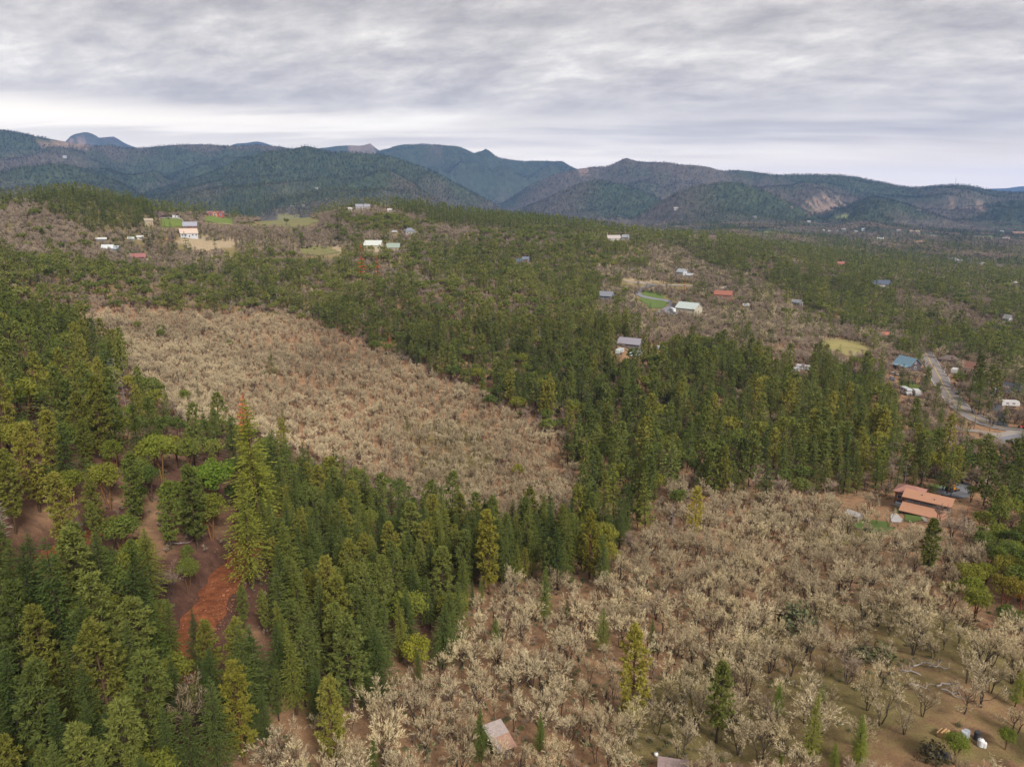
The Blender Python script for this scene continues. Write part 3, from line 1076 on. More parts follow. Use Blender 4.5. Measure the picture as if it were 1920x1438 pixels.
FIELDS_FAR = [[(1410, 437), (1450, 434), (1450, 442), (1410, 444)], [(1568, 402), (1590, 405), (1600, 412), (1575, 412)], [(1828, 442), (1870, 445), (1868, 449), (1830, 447)], [(1275, 436), (1300, 441), (1330, 448), (1280, 447)]]
for g_ in FIELDS_FAR:
    cover[..., 0] = np.maximum(cover[..., 0], 0.9 * (pip(g_, cu, cvv) & infr & hr))

nr, na = H_G.shape
VG = np.stack([XG, YG, H_G], -1).reshape(-1, 3)


def sheet(name, j0, j1, mat):
    jj, ii = np.meshgrid(np.arange(j0, j1), np.arange(na), indexing='ij')
    a = jj * na + ii; b = jj * na + (ii + 1) % na
    f = np.stack([a, b, b + na, a + na], -1).reshape(-1, 4)
    base = j0 * na
    V = VG[base:(j1 + 1) * na]
    me = mesh_np(name, V, f[:, ::-1] - base, [mat], n_side=4, smooth_=True)
    ca = me.color_attributes.new('cover', 'FLOAT_COLOR', 'POINT')
    c4 = np.ones((len(V), 4), np.float32)
    c4[:, :3] = cover.reshape(-1, 3)[base:(j1 + 1) * na]
    ca.data.foreach_set('color', c4.ravel())
    return link(name, me, kind='structure')


JB = int(np.searchsorted(R_S, 1250))
sheet('ground', 0, JB, ground_mat())
sheet('hills', JB, nr - 1, hills_mat())


def off(p_r):
    return 0.05 + 0.00045 * p_r


def ribbon(name, P, width, mat, extra=0.0, step=1.2, shift=0.0, wfun=None):
    P = resample(P, step)
    d = np.gradient(P, axis=0); d /= np.linalg.norm(d, axis=1, keepdims=True)
    nrm = np.stack([-d[:, 1], d[:, 0]], 1)
    k = 5
    w = np.full(len(P), width) if wfun is None else width * wfun(np.linspace(0, 1, len(P)))
    rows = []
    for i in range(k):
        q = P + nrm * (shift + (w * (i / (k - 1) - 0.5))[:, None])
        z = height(q[:, 0], q[:, 1]) + off(np.hypot(q[:, 0], q[:, 1])) + extra
        rows.append(np.column_stack([q, z]))
    V = np.stack(rows, 1).reshape(-1, 3)
    ii, jj = np.meshgrid(np.arange(len(P) - 1), np.arange(k - 1), indexing='ij')
    a = ii * k + jj
    f = np.stack([a, a + 1, a + k + 1, a + k], -1).reshape(-1, 4)
    return link(name, mesh_np(name, V, f, [mat], n_side=4, smooth_=True), kind='structure')


def patch(name, poly_px, cell, mat, extra=0.0, rough=0.0):
    W = pts_at(poly_px)[:, :2]
    lo, hi = W.min(0), W.max(0)
    xs_ = np.arange(lo[0], hi[0] + cell, cell); ys_ = np.arange(lo[1], hi[1] + cell, cell)
    X, Y = np.meshgrid(xs_, ys_, indexing='ij')
    cx_ = X[:-1, :-1] + cell / 2; cy_ = Y[:-1, :-1] + cell / 2
    wx = (fbm(cx_ / (6 * cell), cy_ / (6 * cell), 91, 2) - 0.5) * cell * rough
    m = pip(W, cx_ + wx, cy_ + wx)
    Z = height(X, Y) + off(np.hypot(X, Y)) + extra
    n1 = X.shape[1]
    i, j = np.where(m)
    a = i * n1 + j
    f = np.stack([a, a + n1, a + n1 + 1, a + 1], -1)
    used, inv_ = np.unique(f, return_inverse=True)
    V = np.stack([X, Y, Z], -1).reshape(-1, 3)[used]
    return link(name, mesh_np(name, V, inv_.reshape(-1, 4), [mat], n_side=4, smooth_=True), kind='structure')


M_ASPH = plain('road_asphalt', (0.164, 0.143, 0.133), rough=0.9, var=0.15, scale=0.6)
M_DARKASPH = plain('driveway_asphalt', (0.059, 0.059, 0.066), rough=0.9, var=0.15, scale=0.8)
M_GRAVEL = plain('road_gravel', (0.238, 0.206, 0.182), rough=0.95, var=0.22, scale=1.2)
M_BLUEGRAV = plain('blue_gravel', (0.147, 0.147, 0.164), rough=0.95, var=0.2, scale=1.5)
M_YEL = plain('road_paint_yellow', (0.434, 0.308, 0.070), var=0.1)
M_WHT = plain('road_paint_white', (0.490, 0.483, 0.462), var=0.1)
M_LAWN = plain('lawn_grass', (0.079, 0.112, 0.025), rough=0.95, var=0.35, scale=0.5)
M_BRIGHT = plain('pasture_grass', (0.104, 0.136, 0.025), rough=0.95, var=0.25, scale=0.15)
M_OLIVE = plain('dry_pasture', (0.136, 0.126, 0.049), rough=0.95, var=0.30, scale=0.12)
M_TANDIRT = plain('pale_dirt', (0.251, 0.186, 0.109), rough=0.95, var=0.2, scale=0.3)
M_REDDIRT = None


def red_dirt():
    m, t, bs = new_mat('red_dirt')
    pos = geo_pos(t)
    n = tnoise(t, 0.7, 7, 0.72, vec=pos); n2 = tnoise(t, 3.4, 6, 0.8, vec=pos)
    c = ramp(t, n, [(0.28, (0.075, 0.028, 0.016)), (0.5, (0.185, 0.060, 0.024)), (0.72, (0.30, 0.108, 0.042))])
    c = mixc(t, mapr(t, n2, 0.5, 0.28), c, mixc(t, 1.0, c, (0.5, 0.48, 0.48), 'MULTIPLY'))
    t.links.new(c, bs.inputs['Base Color'])
    bs.inputs['Roughness'].default_value = 0.95
    b = NN(t, 'ShaderNodeBump'); b.inputs['Strength'].default_value = 0.9; b.inputs['Distance'].default_value = 0.3
    t.links.new(n2, b.inputs['Height']); t.links.new(b.outputs[0], bs.inputs['Normal'])
    return m


M_REDDIRT = red_dirt()
for (P, z, w) in _paths:
    ribbon('dirt_road', P, w * 1.02, M_REDDIRT, step=0.6, wfun=lambda q: 0.74 + 0.42 * vnoise(q * 23, q * 0, 5))

rub_v, rub_f = [], []
P, z, w = _paths[0]
rr0 = np.random.RandomState(5)
for i in range(700):
    k = rr0.randint(int(len(P) * 0.35), int(len(P) * 0.9))
    tdir = P[min(k + 1, len(P) - 1)] - P[k - 1]; tdir /= np.linalg.norm(tdir)
    sdir = np.array([tdir[1], -tdir[0]])
    if sdir[0] < 0:
        sdir = -sdir
    q = P[k] + sdir * (rr0.uniform(0.8, 4.2) if rr0.rand() < 0.75 else rr0.uniform(-3.0, 1.0)) + tdir * rr0.uniform(-0.4, 0.4)
    sz = 0.05 + 0.16 * rr0.rand() ** 2 * (1 if rr0.rand() < 0.92 else 2.2)
    c = np.array([q[0], q[1], float(height(q[0], q[1])) + sz * 0.3 + 0.08])
    o8 = np.array([(sx, sy, sz_) for sz_ in (-1, 1) for sx, sy in ((-1, -1), (1, -1), (1, 1), (-1, 1))], float) * rr0.uniform(0.55, 1.1, (8, 3)) * sz * np.array([0.6, 0.6, 0.45])
    n0 = len(rub_v)
    rub_v += [tuple(c + e) for e in o8]
    rub_f += [(n0, n0 + 3, n0 + 2, n0 + 1), (n0 + 4, n0 + 5, n0 + 6, n0 + 7), (n0, n0 + 1, n0 + 5, n0 + 4), (n0 + 1, n0 + 2, n0 + 6, n0 + 5), (n0 + 2, n0 + 3, n0 + 7, n0 + 6), (n0 + 3, n0, n0 + 4, n0 + 7)]
link('rubble', mesh_np('rubble', rub_v, rub_f, [plain('red_stone', (0.24, 0.10, 0.055), var=0.4, scale=3.0)]), kind='stuff')

MAIN = [(1728, 652), (1738, 668), (1757, 700), (1768, 722), (1781, 742), (1793, 756), (1806, 768), (1823, 780), (1844, 791), (1865, 799), (1890, 805), (1925, 807)]
main_w = pts_at(MAIN)
ribbon('road', main_w, 9.5, M_ASPH, extra=0.02)
for s_ in (-0.16, 0.16):
    o_ = ribbon('road_marking', main_w, 0.16, M_YEL, extra=0.06, shift=s_)
for s_ in (-4.2, 4.2):
    ribbon('road_marking', main_w, 0.14, M_WHT, extra=0.06, shift=s_)
ribbon('gravel_road', pts_at([(1764, 800), (1793, 802), (1828, 808), (1859, 814), (1890, 818)]), 4.0, M_GRAVEL, extra=0.01)
patch('gravel_junction', [(1868, 815), (1890, 808), (1918, 808), (1925, 814), (1905, 824), (1885, 832), (1862, 836), (1840, 834), (1858, 822)], 0.7, M_GRAVEL, extra=0.05, rough=2)
ribbon('gravel_road', pts_at([(1836, 830), (1862, 829), (1890, 824), (1925, 818)]), 5.0, M_BLUEGRAV, extra=0.09)
ribbon('driveway', pts_at([(1866, 735), (1869, 752), (1871, 775), (1875, 789), (1881, 800)]), 4.0, M_DARKASPH, extra=0.03)
ribbon('driveway', pts_at([(1760, 684), (1768, 693), (1778, 696), (1790, 697)]), 3.5, M_GRAVEL, extra=0.01)
ribbon('gravel_road', pts_at([(1160, 525), (1180, 529), (1199, 531), (1224, 534), (1259, 535), (1300, 537), (1357, 541), (1372, 536), (1384, 530)]), 5.0, M_GRAVEL)
ribbon('driveway', pts_at([(1226, 535), (1207, 541), (1192, 548), (1200, 555), (1222, 560), (1246, 563), (1262, 569), (1258, 577), (1243, 585), (1232, 590)]), 6.0, M_BLUEGRAV, extra=0.05)
patch('gravel_lot', [(1225, 590), (1245, 582), (1290, 584), (1300, 592), (1262, 594)], 1.0, M_BLUEGRAV, extra=0.1)
ribbon('gravel_road', pts_at([(1165, 508), (1190, 505), (1230, 504), (1279, 503)]), 5.0, M_BLUEGRAV)
patch('lawn', [(1205, 546), (1240, 550), (1252, 568), (1245, 578), (1215, 577), (1200, 560)], 1.2, M_LAWN, extra=0.02, rough=4)
patch('lawn', [(1156, 566), (1178, 560), (1205, 575), (1195, 585), (1168, 580)], 1.2, M_LAWN, extra=0.02, rough=4)
patch('gravel_lot', [(1772, 907), (1800, 904), (1818, 908), (1822, 925), (1812, 936), (1790, 934), (1756, 924), (1757, 918)], 0.5, M_BLUEGRAV, extra=0.03, rough=3)
patch('lawn', [(1742, 910), (1775, 908), (1782, 912), (1770, 917), (1744, 918)], 0.4, M_LAWN, extra=0.03, rough=3)
patch('lawn', [(1697, 963), (1722, 966), (1732, 975), (1712, 980), (1696, 978)], 0.3, M_LAWN, extra=0.03, rough=3)
patch('lawn', [(1676, 954), (1690, 953), (1693, 961), (1679, 962)], 0.3, M_LAWN, extra=0.03, rough=3)
patch('lawn', [(1590, 984), (1625, 972), (1668, 982), (1680, 992), (1655, 1000), (1612, 990)], 0.4, M_LAWN, extra=0.03, rough=6)
patch('patio', [(1668, 966), (1680, 962), (1692, 974), (1690, 980), (1672, 980)], 0.3, plain('patio_stone', (0.364, 0.336, 0.329), var=0.2, scale=1.5), extra=0.05)
ribbon('garden_path', pts_at([(1722, 966), (1728, 968), (1734, 974), (1736, 979)]), 0.9, M_GRAVEL, extra=0.06, step=0.4)
ribbon('garden_path', pts_at([(1672, 945), (1684, 949), (1700, 955), (1725, 963)]), 1.4, M_GRAVEL, extra=0.06, step=0.4)
patch('pasture', [(1531, 640), (1548, 633), (1575, 636), (1610, 643), (1640, 656), (1630, 664), (1600, 668), (1570, 664), (1540, 652)], 1.0, plain('dry_yellow_grass', (0.217, 0.185, 0.070), rough=0.95, var=0.3, scale=0.25), extra=0.02, rough=4)
patch('dirt_bank', [(1529, 642), (1546, 633), (1572, 634), (1574, 637), (1550, 638), (1537, 649)], 0.8, M_TANDIRT, extra=0.06)
patch('pasture', [(1685, 716), (1705, 717), (1734, 726), (1732, 735), (1700, 733), (1686, 727)], 0.8, M_BRIGHT, extra=0.02, rough=3)
patch('pasture', [(1335, 622), (1365, 615), (1382, 622), (1375, 632), (1340, 630)], 1.0, M_OLIVE, extra=0.02, rough=5)
patch('pasture', [(302, 412), (336, 411), (343, 413), (346, 424), (322, 427), (303, 426)], 2.0, M_BRIGHT, extra=0.1)
patch('pasture', [(388, 409), (420, 406), (440, 414), (436, 423), (402, 420), (380, 414)], 2.0, M_BRIGHT, extra=0.1)
patch('pasture', [(460, 424), (490, 420), (520, 402), (560, 404), (600, 415), (580, 424), (500, 428)], 2.5, M_OLIVE, extra=0.1, rough=4)
patch('pasture', [(555, 470), (580, 462), (625, 464), (640, 474), (600, 480), (565, 478)], 1.5, M_OLIVE, extra=0.1, rough=4)
patch('lawn', [(626, 483), (644, 482), (645, 491), (628, 492)], 1.2, M_BRIGHT, extra=0.1)
patch('lawn', [(232, 468), (262, 470), (268, 478), (240, 478)], 1.5, M_LAWN, extra=0.1)
patch('pasture', [(1255, 447), (1290, 444), (1340, 452), (1330, 458), (1275, 455)], 2.5, M_OLIVE, extra=0.2)
ribbon('gravel_road', pts_at([(385, 423), (402, 421), (420, 420), (438, 423)]), 4.0, M_TANDIRT, extra=0.2)

# ------------------------------------------------------------------ buildings and vehicles
def part_mesh(name, boxes=None, V=None, Fc=None, mat=None, parent=None):
    """boxes: (cx, cy, cz, sx, sy, sz) full sizes, closed boxes in one mesh."""
    vs_, fs_ = [], []
    n = 0
    for (cx_, cy_, cz_, sx, sy, sz) in boxes or []:
        for dz in (-.5, .5):
            for dx, dy in ((-.5, -.5), (.5, -.5), (.5, .5), (-.5, .5)):
                vs_.append((cx_ + dx * sx, cy_ + dy * sy, cz_ + dz * sz))
        fs_ += [(n, n + 3, n + 2, n + 1), (n + 4, n + 5, n + 6, n + 7), (n, n + 1, n + 5, n + 4), (n + 1, n + 2, n + 6, n + 5), (n + 2, n + 3, n + 7, n + 6), (n + 3, n, n + 4, n + 7)]
        n += 8
    if V is not None:
        vs_ += [tuple(q) for q in V]
        fs_ += [tuple(i + n for i in f) for f in Fc]
    me = bpy.data.meshes.new(name)
    me.from_pydata(vs_, [], fs_)
    me.update()
    me.materials.append(mat)
    return link(name, me, parent)


def thing(name, label, cat, loc, yaw=0.0, group=None):
    o = bpy.data.objects.new(name, None)
    o.empty_display_size = 0.5
    COL.objects.link(o)
    o.location = loc
    o.rotation_euler = (0, 0, yaw)
    o['label'] = label; o['category'] = cat
    if group:
        o['group'] = group
    return o


def prism(profile, x0, x1):
    """Extrude a (y, z) outline along x, closed."""
    k = len(profile)
    V = [(x0, y, z) for y, z in profile] + [(x1, y, z) for y, z in profile]
    Fc = [tuple(range(k))[::-1], tuple(range(k, 2 * k))]
    Fc += [(i, (i + 1) % k, k + (i + 1) % k, k + i) for i in range(k)]
    return V, Fc


KEEP = []            # (u0, v0, u1, v1, distance): sight lines that random trees leave free
SPOTS = []           # (x, y, radius): ground taken by buildings
M_GLASS = plain('window_glass', (0.05, 0.06, 0.075), rough=0.12, spec=0.6, var=0.2)
M_TRIM = plain('white_trim', (0.476, 0.462, 0.441), var=0.06)


def window(parent, x, y, z, w, h, axis, s, framec=None):
    """A window set 3 cm proud of a wall facing +-x or +-y."""
    t = 0.08
    if axis == 'y':
        f = part_mesh('window', [(x, y + s * 0.02, z, w + 0.24, t, h + 0.24)], mat=framec or M_TRIM, parent=parent)
        part_mesh('pane', [(x, y + s * (0.02 + t / 2), z, w, 0.03, h)], mat=M_GLASS, parent=f)
    else:
        f = part_mesh('window', [(x + s * 0.02, y, z, t, w + 0.24, h + 0.24)], mat=framec or M_TRIM, parent=parent)
        part_mesh('pane', [(x + s * (0.02 + t / 2), y, z, 0.03, w, h)], mat=M_GLASS, parent=f)


def house(name, label, u, v, wpx, wallpx, roofpx, wall, roof, yaw=0.0, ratio=0.65, cat='house', group=None, nwin=3, door=True, chimney=False, hip=False, porch=False, over=0.5, keep=1.0, dist=None):
    p = at(u, v)
    if not (p[1] > 0):
        return None
    d = math.hypot(p[0], p[1])
    m = math.sqrt(d * d + (p[2] - CZ) ** 2) / F
    if d > 1250:
        wpx, wallpx, roofpx = wpx * 0.78, wallpx * 0.72, roofpx * 0.72
    if d > 400:
        keep = 0.25
    W = wpx * m * 0.96; D = W * ratio; H = wallpx * m; R = max(roofpx * m, 0.3)
    az = -math.atan2(p[0], p[1])
    t = thing(name, label, cat, p, az + math.radians(yaw), group)
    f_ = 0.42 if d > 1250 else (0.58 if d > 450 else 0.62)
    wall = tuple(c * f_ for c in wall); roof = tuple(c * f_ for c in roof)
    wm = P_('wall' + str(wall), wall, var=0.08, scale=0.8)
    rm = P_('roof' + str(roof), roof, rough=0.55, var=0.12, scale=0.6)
    base = -min(2.5, D * 0.35)
    if hip:
        part_mesh('wall', [(0, 0, (H + base) / 2, W, D, H - base)], mat=wm, parent=t)
        o_ = over
        a, b, rl = W / 2 + o_, D / 2 + o_, max(0.2, W / 2 - D / 2)
        V = [(-a, -b, H), (a, -b, H), (a, b, H), (-a, b, H), (-a, -b, H + 0.2), (a, -b, H + 0.2), (a, b, H + 0.2), (-a, b, H + 0.2), (-rl, 0, H + R), (rl, 0, H + R)]
        Fc = [(0, 3, 2, 1), (0, 1, 5, 4), (1, 2, 6, 5), (2, 3, 7, 6), (3, 0, 4, 7), (4, 5, 9, 8), (5, 6, 9), (6, 7, 8, 9), (7, 4, 8)]
        rf = part_mesh('roof', V=V, Fc=Fc, mat=rm, parent=t)
    else:
        V, Fc = prism([(-D / 2, base), (D / 2, base), (D / 2, H), (0, H + R * 0.97), (-D / 2, H)], -W / 2, W / 2)
        part_mesh('wall', V=V, Fc=Fc, mat=wm, parent=t)
        s = R / (D / 2)
        e = D / 2 + over
        th = 0.22
        prof = [(-e, H - over * s), (0, H + R), (e, H - over * s), (e, H - over * s + th), (0, H + R + th), (-e, H - over * s + th)]
        V, Fc = prism(prof, -W / 2 - over, W / 2 + over)
        Fc = Fc[2:] + [(0, 1, 4, 5)[::-1], (1, 2, 3, 4)[::-1], (6, 7, 10, 11), (7, 8, 9, 10)]
        rf = part_mesh('roof', V=V, Fc=Fc, mat=rm, parent=t)
    if nwin:
        ww = min(1.5, W / (nwin * 2.2)); wh = min(1.3, H * 0.42)
        for i in range(nwin):
            x = (i + 0.5) / nwin * W - W / 2
            if door and i == nwin // 2:
                continue
            window(t, x, -D / 2, H * 0.55, ww, wh, 'y', -1)
        for s_ in (-1, 1):
            window(t, s_ * W / 2, 0, H * 0.55, ww, wh, 'x', s_)
        if R > 1.8 and not hip:
            for s_ in (-1, 1):
                window(t, s_ * W / 2, 0, H + R * 0.35, ww * 0.7, wh * 0.7, 'x', s_)
    if door:
        i = (nwin // 2 + 0.5) / max(nwin, 1) * W - W / 2 if nwin else 0
        part_mesh('door', [(i, -D / 2 - 0.03, min(1.05, H * 0.42), 1.0, 0.08, min(2.1, H * 0.84))], mat=P_('door', (0.14, 0.09, 0.07)), parent=t)
    if porch:
        pd = D * 0.35
        pr = part_mesh('porch_roof', V=[(-W / 2, -D / 2 - 0.01, H - 0.1), (W / 2, -D / 2 - 0.01, H - 0.1), (W / 2, -D / 2 - pd, H - 0.7), (-W / 2, -D / 2 - pd, H - 0.7), (-W / 2, -D / 2 - 0.01, H + 0.08), (W / 2, -D / 2 - 0.01, H + 0.08), (W / 2, -D / 2 - pd, H - 0.52), (-W / 2, -D / 2 - pd, H - 0.52)],
                       Fc=[(0, 1, 2, 3), (7, 6, 5, 4), (0, 4, 5, 1), (1, 5, 6, 2), (2, 6, 7, 3), (3, 7, 4, 0)], mat=rm, parent=t)
        for i in range(4):
            part_mesh('post', [((i / 3 - 0.5) * (W - 0.4), -D / 2 - pd + 0.2, (H - 0.62 + base) / 2, 0.2, 0.2, H - 0.62 - base)], mat=wm, parent=t)
    if chimney:
        part_mesh('chimney', [(W * 0.22, D * 0.12, H + R * 0.85, 0.8, 0.8, R * 0.9 + 0.8)], mat=P_('brick', (0.30, 0.17, 0.13)), parent=rf)
    pu, pv, _ = project(np.array([p[0], p[1], p[2] + (H + R) * 0.95]))
    KEEP.append((u - wpx * 0.42, float(pv), u + wpx * 0.42, v - (v - float(pv)) * (1 - keep) * 0.7, d))
    SPOTS.append((p[0], p[1], max(W, D) * 0.6 + 1.5))
    return t


def car(name, label, u, v, yaw, col, kind='car', group=None, scale=1.0, keep=True):
    p = at(u, v)
    d = math.hypot(p[0], p[1])
    t = thing(name, label, {'car': 'car', 'van': 'van', 'trailer': 'trailer', 'motorhome': 'motorhome', 'pickup_truck': 'pickup truck'}[kind], p, -math.atan2(p[0], p[1]) + math.radians(yaw), group)
    col = tuple(c * 0.58 for c in col)
    bm_ = P_('paint' + str(col), col, rough=0.3, spec=0.5, var=0.03)
    L, Wd = {'car': (4.4, 1.8), 'van': (5.6, 2.1), 'trailer': (7.5, 2.4), 'motorhome': (8.5, 2.5), 'pickup_truck': (5.4, 1.95)}[kind]
    L *= scale
    h = L / 2
    if kind == 'car':
        prof = [(-h, 0.35), (h, 0.35), (h, 0.8), (h * 0.55, 0.95), (-h * 0.9, 0.98), (-h, 0.8)]
        cab = [(h * 0.5, 0.94), (h * 0.18, 1.45), (-h * 0.6, 1.45), (-h * 0.88, 0.96)]
    elif kind == 'pickup_truck':
        prof = [(-h, 0.45), (h, 0.45), (h, 0.95), (h * 0.5, 1.08), (-h, 1.08)]
        cab = [(h * 0.48, 1.06), (h * 0.25, 1.75), (-h * 0.2, 1.75), (-h * 0.25, 1.06)]
    elif kind == 'van':
        prof = [(-h, 0.4), (h, 0.4), (h, 1.1), (h * 0.7, 1.3), (h * 0.5, 2.2), (-h, 2.25)]
        cab = None
    elif kind == 'trailer':
        prof = [(-h, 0.6), (h, 0.6), (h * 1.0, 1.6), (h * 0.88, 2.8), (-h * 0.95, 2.85), (-h, 2.5)]
        cab = None
    else:
        prof = [(-h, 0.5), (h, 0.5), (h, 1.2), (h * 0.8, 1.5), (h * 0.72, 2.2), (h * 0.95, 2.4), (h * 0.9, 3.1), (-h, 3.15)]
        cab = None
    def side_prism(pf, w):
        V, Fc = prism([(a, b) for a, b in pf], -w / 2, w / 2)
        return [(y, x, z) for x, y, z in V], [f[::-1] for f in Fc]
    V, Fc = side_prism(prof, Wd)
    part_mesh('body', V=V, Fc=Fc, mat=bm_, parent=t)
    if cab:
        V, Fc = side_prism(cab, Wd * 0.86)
        c = part_mesh('cabin', V=V, Fc=Fc, mat=M_GLASS, parent=t)
        V, Fc = side_prism([(cab[1][0] - 0.04, cab[1][1] - 0.02), (cab[1][0] - 0.1, cab[1][1] + 0.04), (cab[2][0] + 0.1, cab[2][1] + 0.04), (cab[2][0] + 0.04, cab[2][1] - 0.02)], Wd * 0.84)
        part_mesh('roof', V=V, Fc=Fc, mat=bm_, parent=t)
    else:
        zt = prof[-1][1]
        for s_ in (-1, 1):
            for k_ in range(2):
                part_mesh('window', [(-h * 0.4 + k_ * h * 0.7, s_ * (Wd / 2 + 0.005), zt * 0.68, L * 0.16, 0.04, zt * 0.2)], mat=M_GLASS, parent=t)
        if kind != 'trailer':
            part_mesh('windscreen', V=[(h * 0.70 + 0.03, -Wd * 0.45, 1.32 if kind == 'van' else 1.55), (h * 0.70 + 0.03, Wd * 0.45, 1.32 if kind == 'van' else 1.55), (h * 0.53 + 0.1, Wd * 0.42, 2.1), (h * 0.53 + 0.1, -Wd * 0.42, 2.1)], Fc=[(0, 1, 2, 3)], mat=M_GLASS, parent=t)
    tyre = P_('tyre', (0.03, 0.03, 0.03))
    an = [(math.cos(a) * 0.34, math.sin(a) * 0.34) for a in np.arange(10) * 0.6283]
    for wx in ((0.1,) if kind == 'trailer' else (-0.62, 0.62)):
        for s_ in (-1, 1):
            yv = s_ * (Wd / 2 - 0.1)
            V = [(wx * h + a, yv - 0.12, 0.34 + b) for a, b in an] + [(wx * h + a, yv + 0.12, 0.34 + b) for a, b in an]
            Fc = [tuple(range(10)), tuple(range(10, 20))[::-1]] + [(i, 10 + i, 10 + (i + 1) % 10, (i + 1) % 10) for i in range(10)]
            part_mesh('wheel', V=V, Fc=Fc, mat=tyre, parent=t)
    if kind == 'trailer':
        part_mesh('hitch', [(h + 0.6, 0, 0.6, 1.2, 0.12, 0.12)], mat=tyre, parent=t)
    if keep:
        pu, pv, _ = project(np.array([p[0], p[1], p[2] + 2]))
        wpx = L * F / d * 0.45
        KEEP.append((u - wpx, float(pv), u + wpx, v, d))
    SPOTS.append((p[0], p[1], L * 0.6))
    return t

# ---- the terracotta-roofed house and its yard
def big_house():
    p = at(1738, 958)
    t = thing('house', 'two-tier terracotta roofed brown house beside the blue gravel lot', 'house', p, math.radians(-40))
    t.scale = (0.73, 0.73, 0.73)
    wallm = plain('brown_timber_wall', (0.12, 0.075, 0.055), var=0.25, scale=1.2)
    roofm = plain('terracotta_roof', (0.29, 0.150, 0.094), rough=0.7, var=0.10, scale=0.8)
    redm = plain('brick_red_roof', (0.231, 0.116, 0.092), rough=0.7, var=0.12, scale=0.8)
    L = 14.0
    # main body, ridge along local x
    V, Fc = prism([(-4.0, -2.5), (5.0, -2.5), (5.0, 4.4), (0.4, 6.5), (-4.0, 4.6)], -L / 2, L / 2)
    part_mesh('wall', V=V, Fc=Fc, mat=wallm, parent=t)
    V, Fc = prism([(-7.6, -2.5), (-4.0, -2.5), (-4.0, 2.7), (-7.6, 1.6)], -L / 2 + 0.6, L / 2 - 0.6)
    part_mesh('porch_wall', V=V, Fc=Fc, mat=wallm, parent=t)

    def slab(name, y0, z0, y1, z1, x0, x1, mat, th=0.22, par=None):
        V, Fc = prism([(y0, z0), (y1, z1), (y1, z1 + th), (y0, z0 + th)], x0, x1)
        return part_mesh(name, V=V, Fc=Fc, mat=mat, parent=par or t)
    slab('upper_roof', -4.45, 4.92, 0.4, 6.72, -L / 2 - 1.0, L / 2 + 1.0, roofm)
    slab('rear_roof', 0.402, 6.72, 6.0, 4.25, -L / 2 - 1.0, L / 2 + 1.0, roofm)
    lr = slab('lower_roof', -9.4, 1.3, -4.02, 2.9, -L / 2 - 0.6, L / 2 + 0.4, roofm)
    for i in range(6):
        window(t, -L / 2 + 1.6 + i * 2.15, -4.0, 3.95, 1.5, 0.9, 'y', -1, P_('dark_trim', (0.10, 0.06, 0.045)))
    for i in range(4):
        window(t, -L / 2 + 2.2 + i * 3.2, -7.6, 0.5, 1.7, 1.2, 'y', -1)
    part_mesh('door', [(0.6, -7.64, 0.2, 1.1, 0.08, 2.0)], mat=P_('door', (0.14, 0.09, 0.07)), parent=t)
    for x in (-6.6, -3.4, 0, 3.4, 6.4):
        part_mesh('porch_post', [(x, -8.9, -0.6, 0.22, 0.22, 4.0)], mat=wallm, parent=t)
    window(t, L / 2, 0.4, 4.6, 1.6, 1.1, 'x', 1); window(t, L / 2, -2.2, 1.6, 1.4, 1.3, 'x', 1); window(t, L / 2, 2.6, 1.6, 1.4, 1.3, 'x', 1)
    for x, y in ((-2.0, -1.6), (2.2, -2.6)):
        z = 4.92 + (y + 4.45) / 4.85 * 1.8 + 0.4
        part_mesh('roof_vent', [(x, y, z, 0.3, 0.3, 0.5)], mat=P_('vent', (0.12, 0.10, 0.09)), parent=t)
    # rear wing with a hipped brick-red roof
    cx_, cy_ = -7.6, 8.2
    part_mesh('wing_wall', [(cx_, cy_, 0.6, 8.4, 8.0, 6.2)], mat=plain('orange_brick_wall', (0.224, 0.109, 0.068), var=0.2, scale=1.5), parent=t)
    a, b, h0, R = 5.0, 4.8, 3.5, 2.1
    V = [(cx_ - a, cy_ - b, h0), (cx_ + a, cy_ - b, h0), (cx_ + a, cy_ + b, h0), (cx_ - a, cy_ + b, h0), (cx_ - a, cy_ - b, h0 + .22), (cx_ + a, cy_ - b, h0 + .22), (cx_ + a, cy_ + b, h0 + .22), (cx_ - a, cy_ + b, h0 + .22), (cx_ - 1.4, cy_, h0 + R), (cx_ + 1.4, cy_, h0 + R)]
    Fc = [(0, 3, 2, 1), (0, 1, 5, 4), (1, 2, 6, 5), (2, 3, 7, 6), (3, 0, 4, 7), (4, 5, 9, 8), (5, 6, 9), (6, 7, 8, 9), (7, 4, 8)]
    part_mesh('wing_roof', V=V, Fc=Fc, mat=redm, parent=t)
    for i in range(3):
        window(t, cx_ - 2.6 + i * 2.6, cy_ - 4.0, 1.6, 1.3, 1.3, 'y', -1)
    KEEP.append((1672, 900, 1795, 972, math.hypot(p[0], p[1]) - 12))
    SPOTS.append((p[0], p[1], 13.5))
    SPOTS.append((p[0] - 9, p[1] + 7, 8))
    return p


big_house()
KEEP.append((1765, 905, 1812, 935, 215))
KEEP.append((1640, 955, 1735, 985, 205))
KEEP.append((1580, 958, 1650, 992, 195))

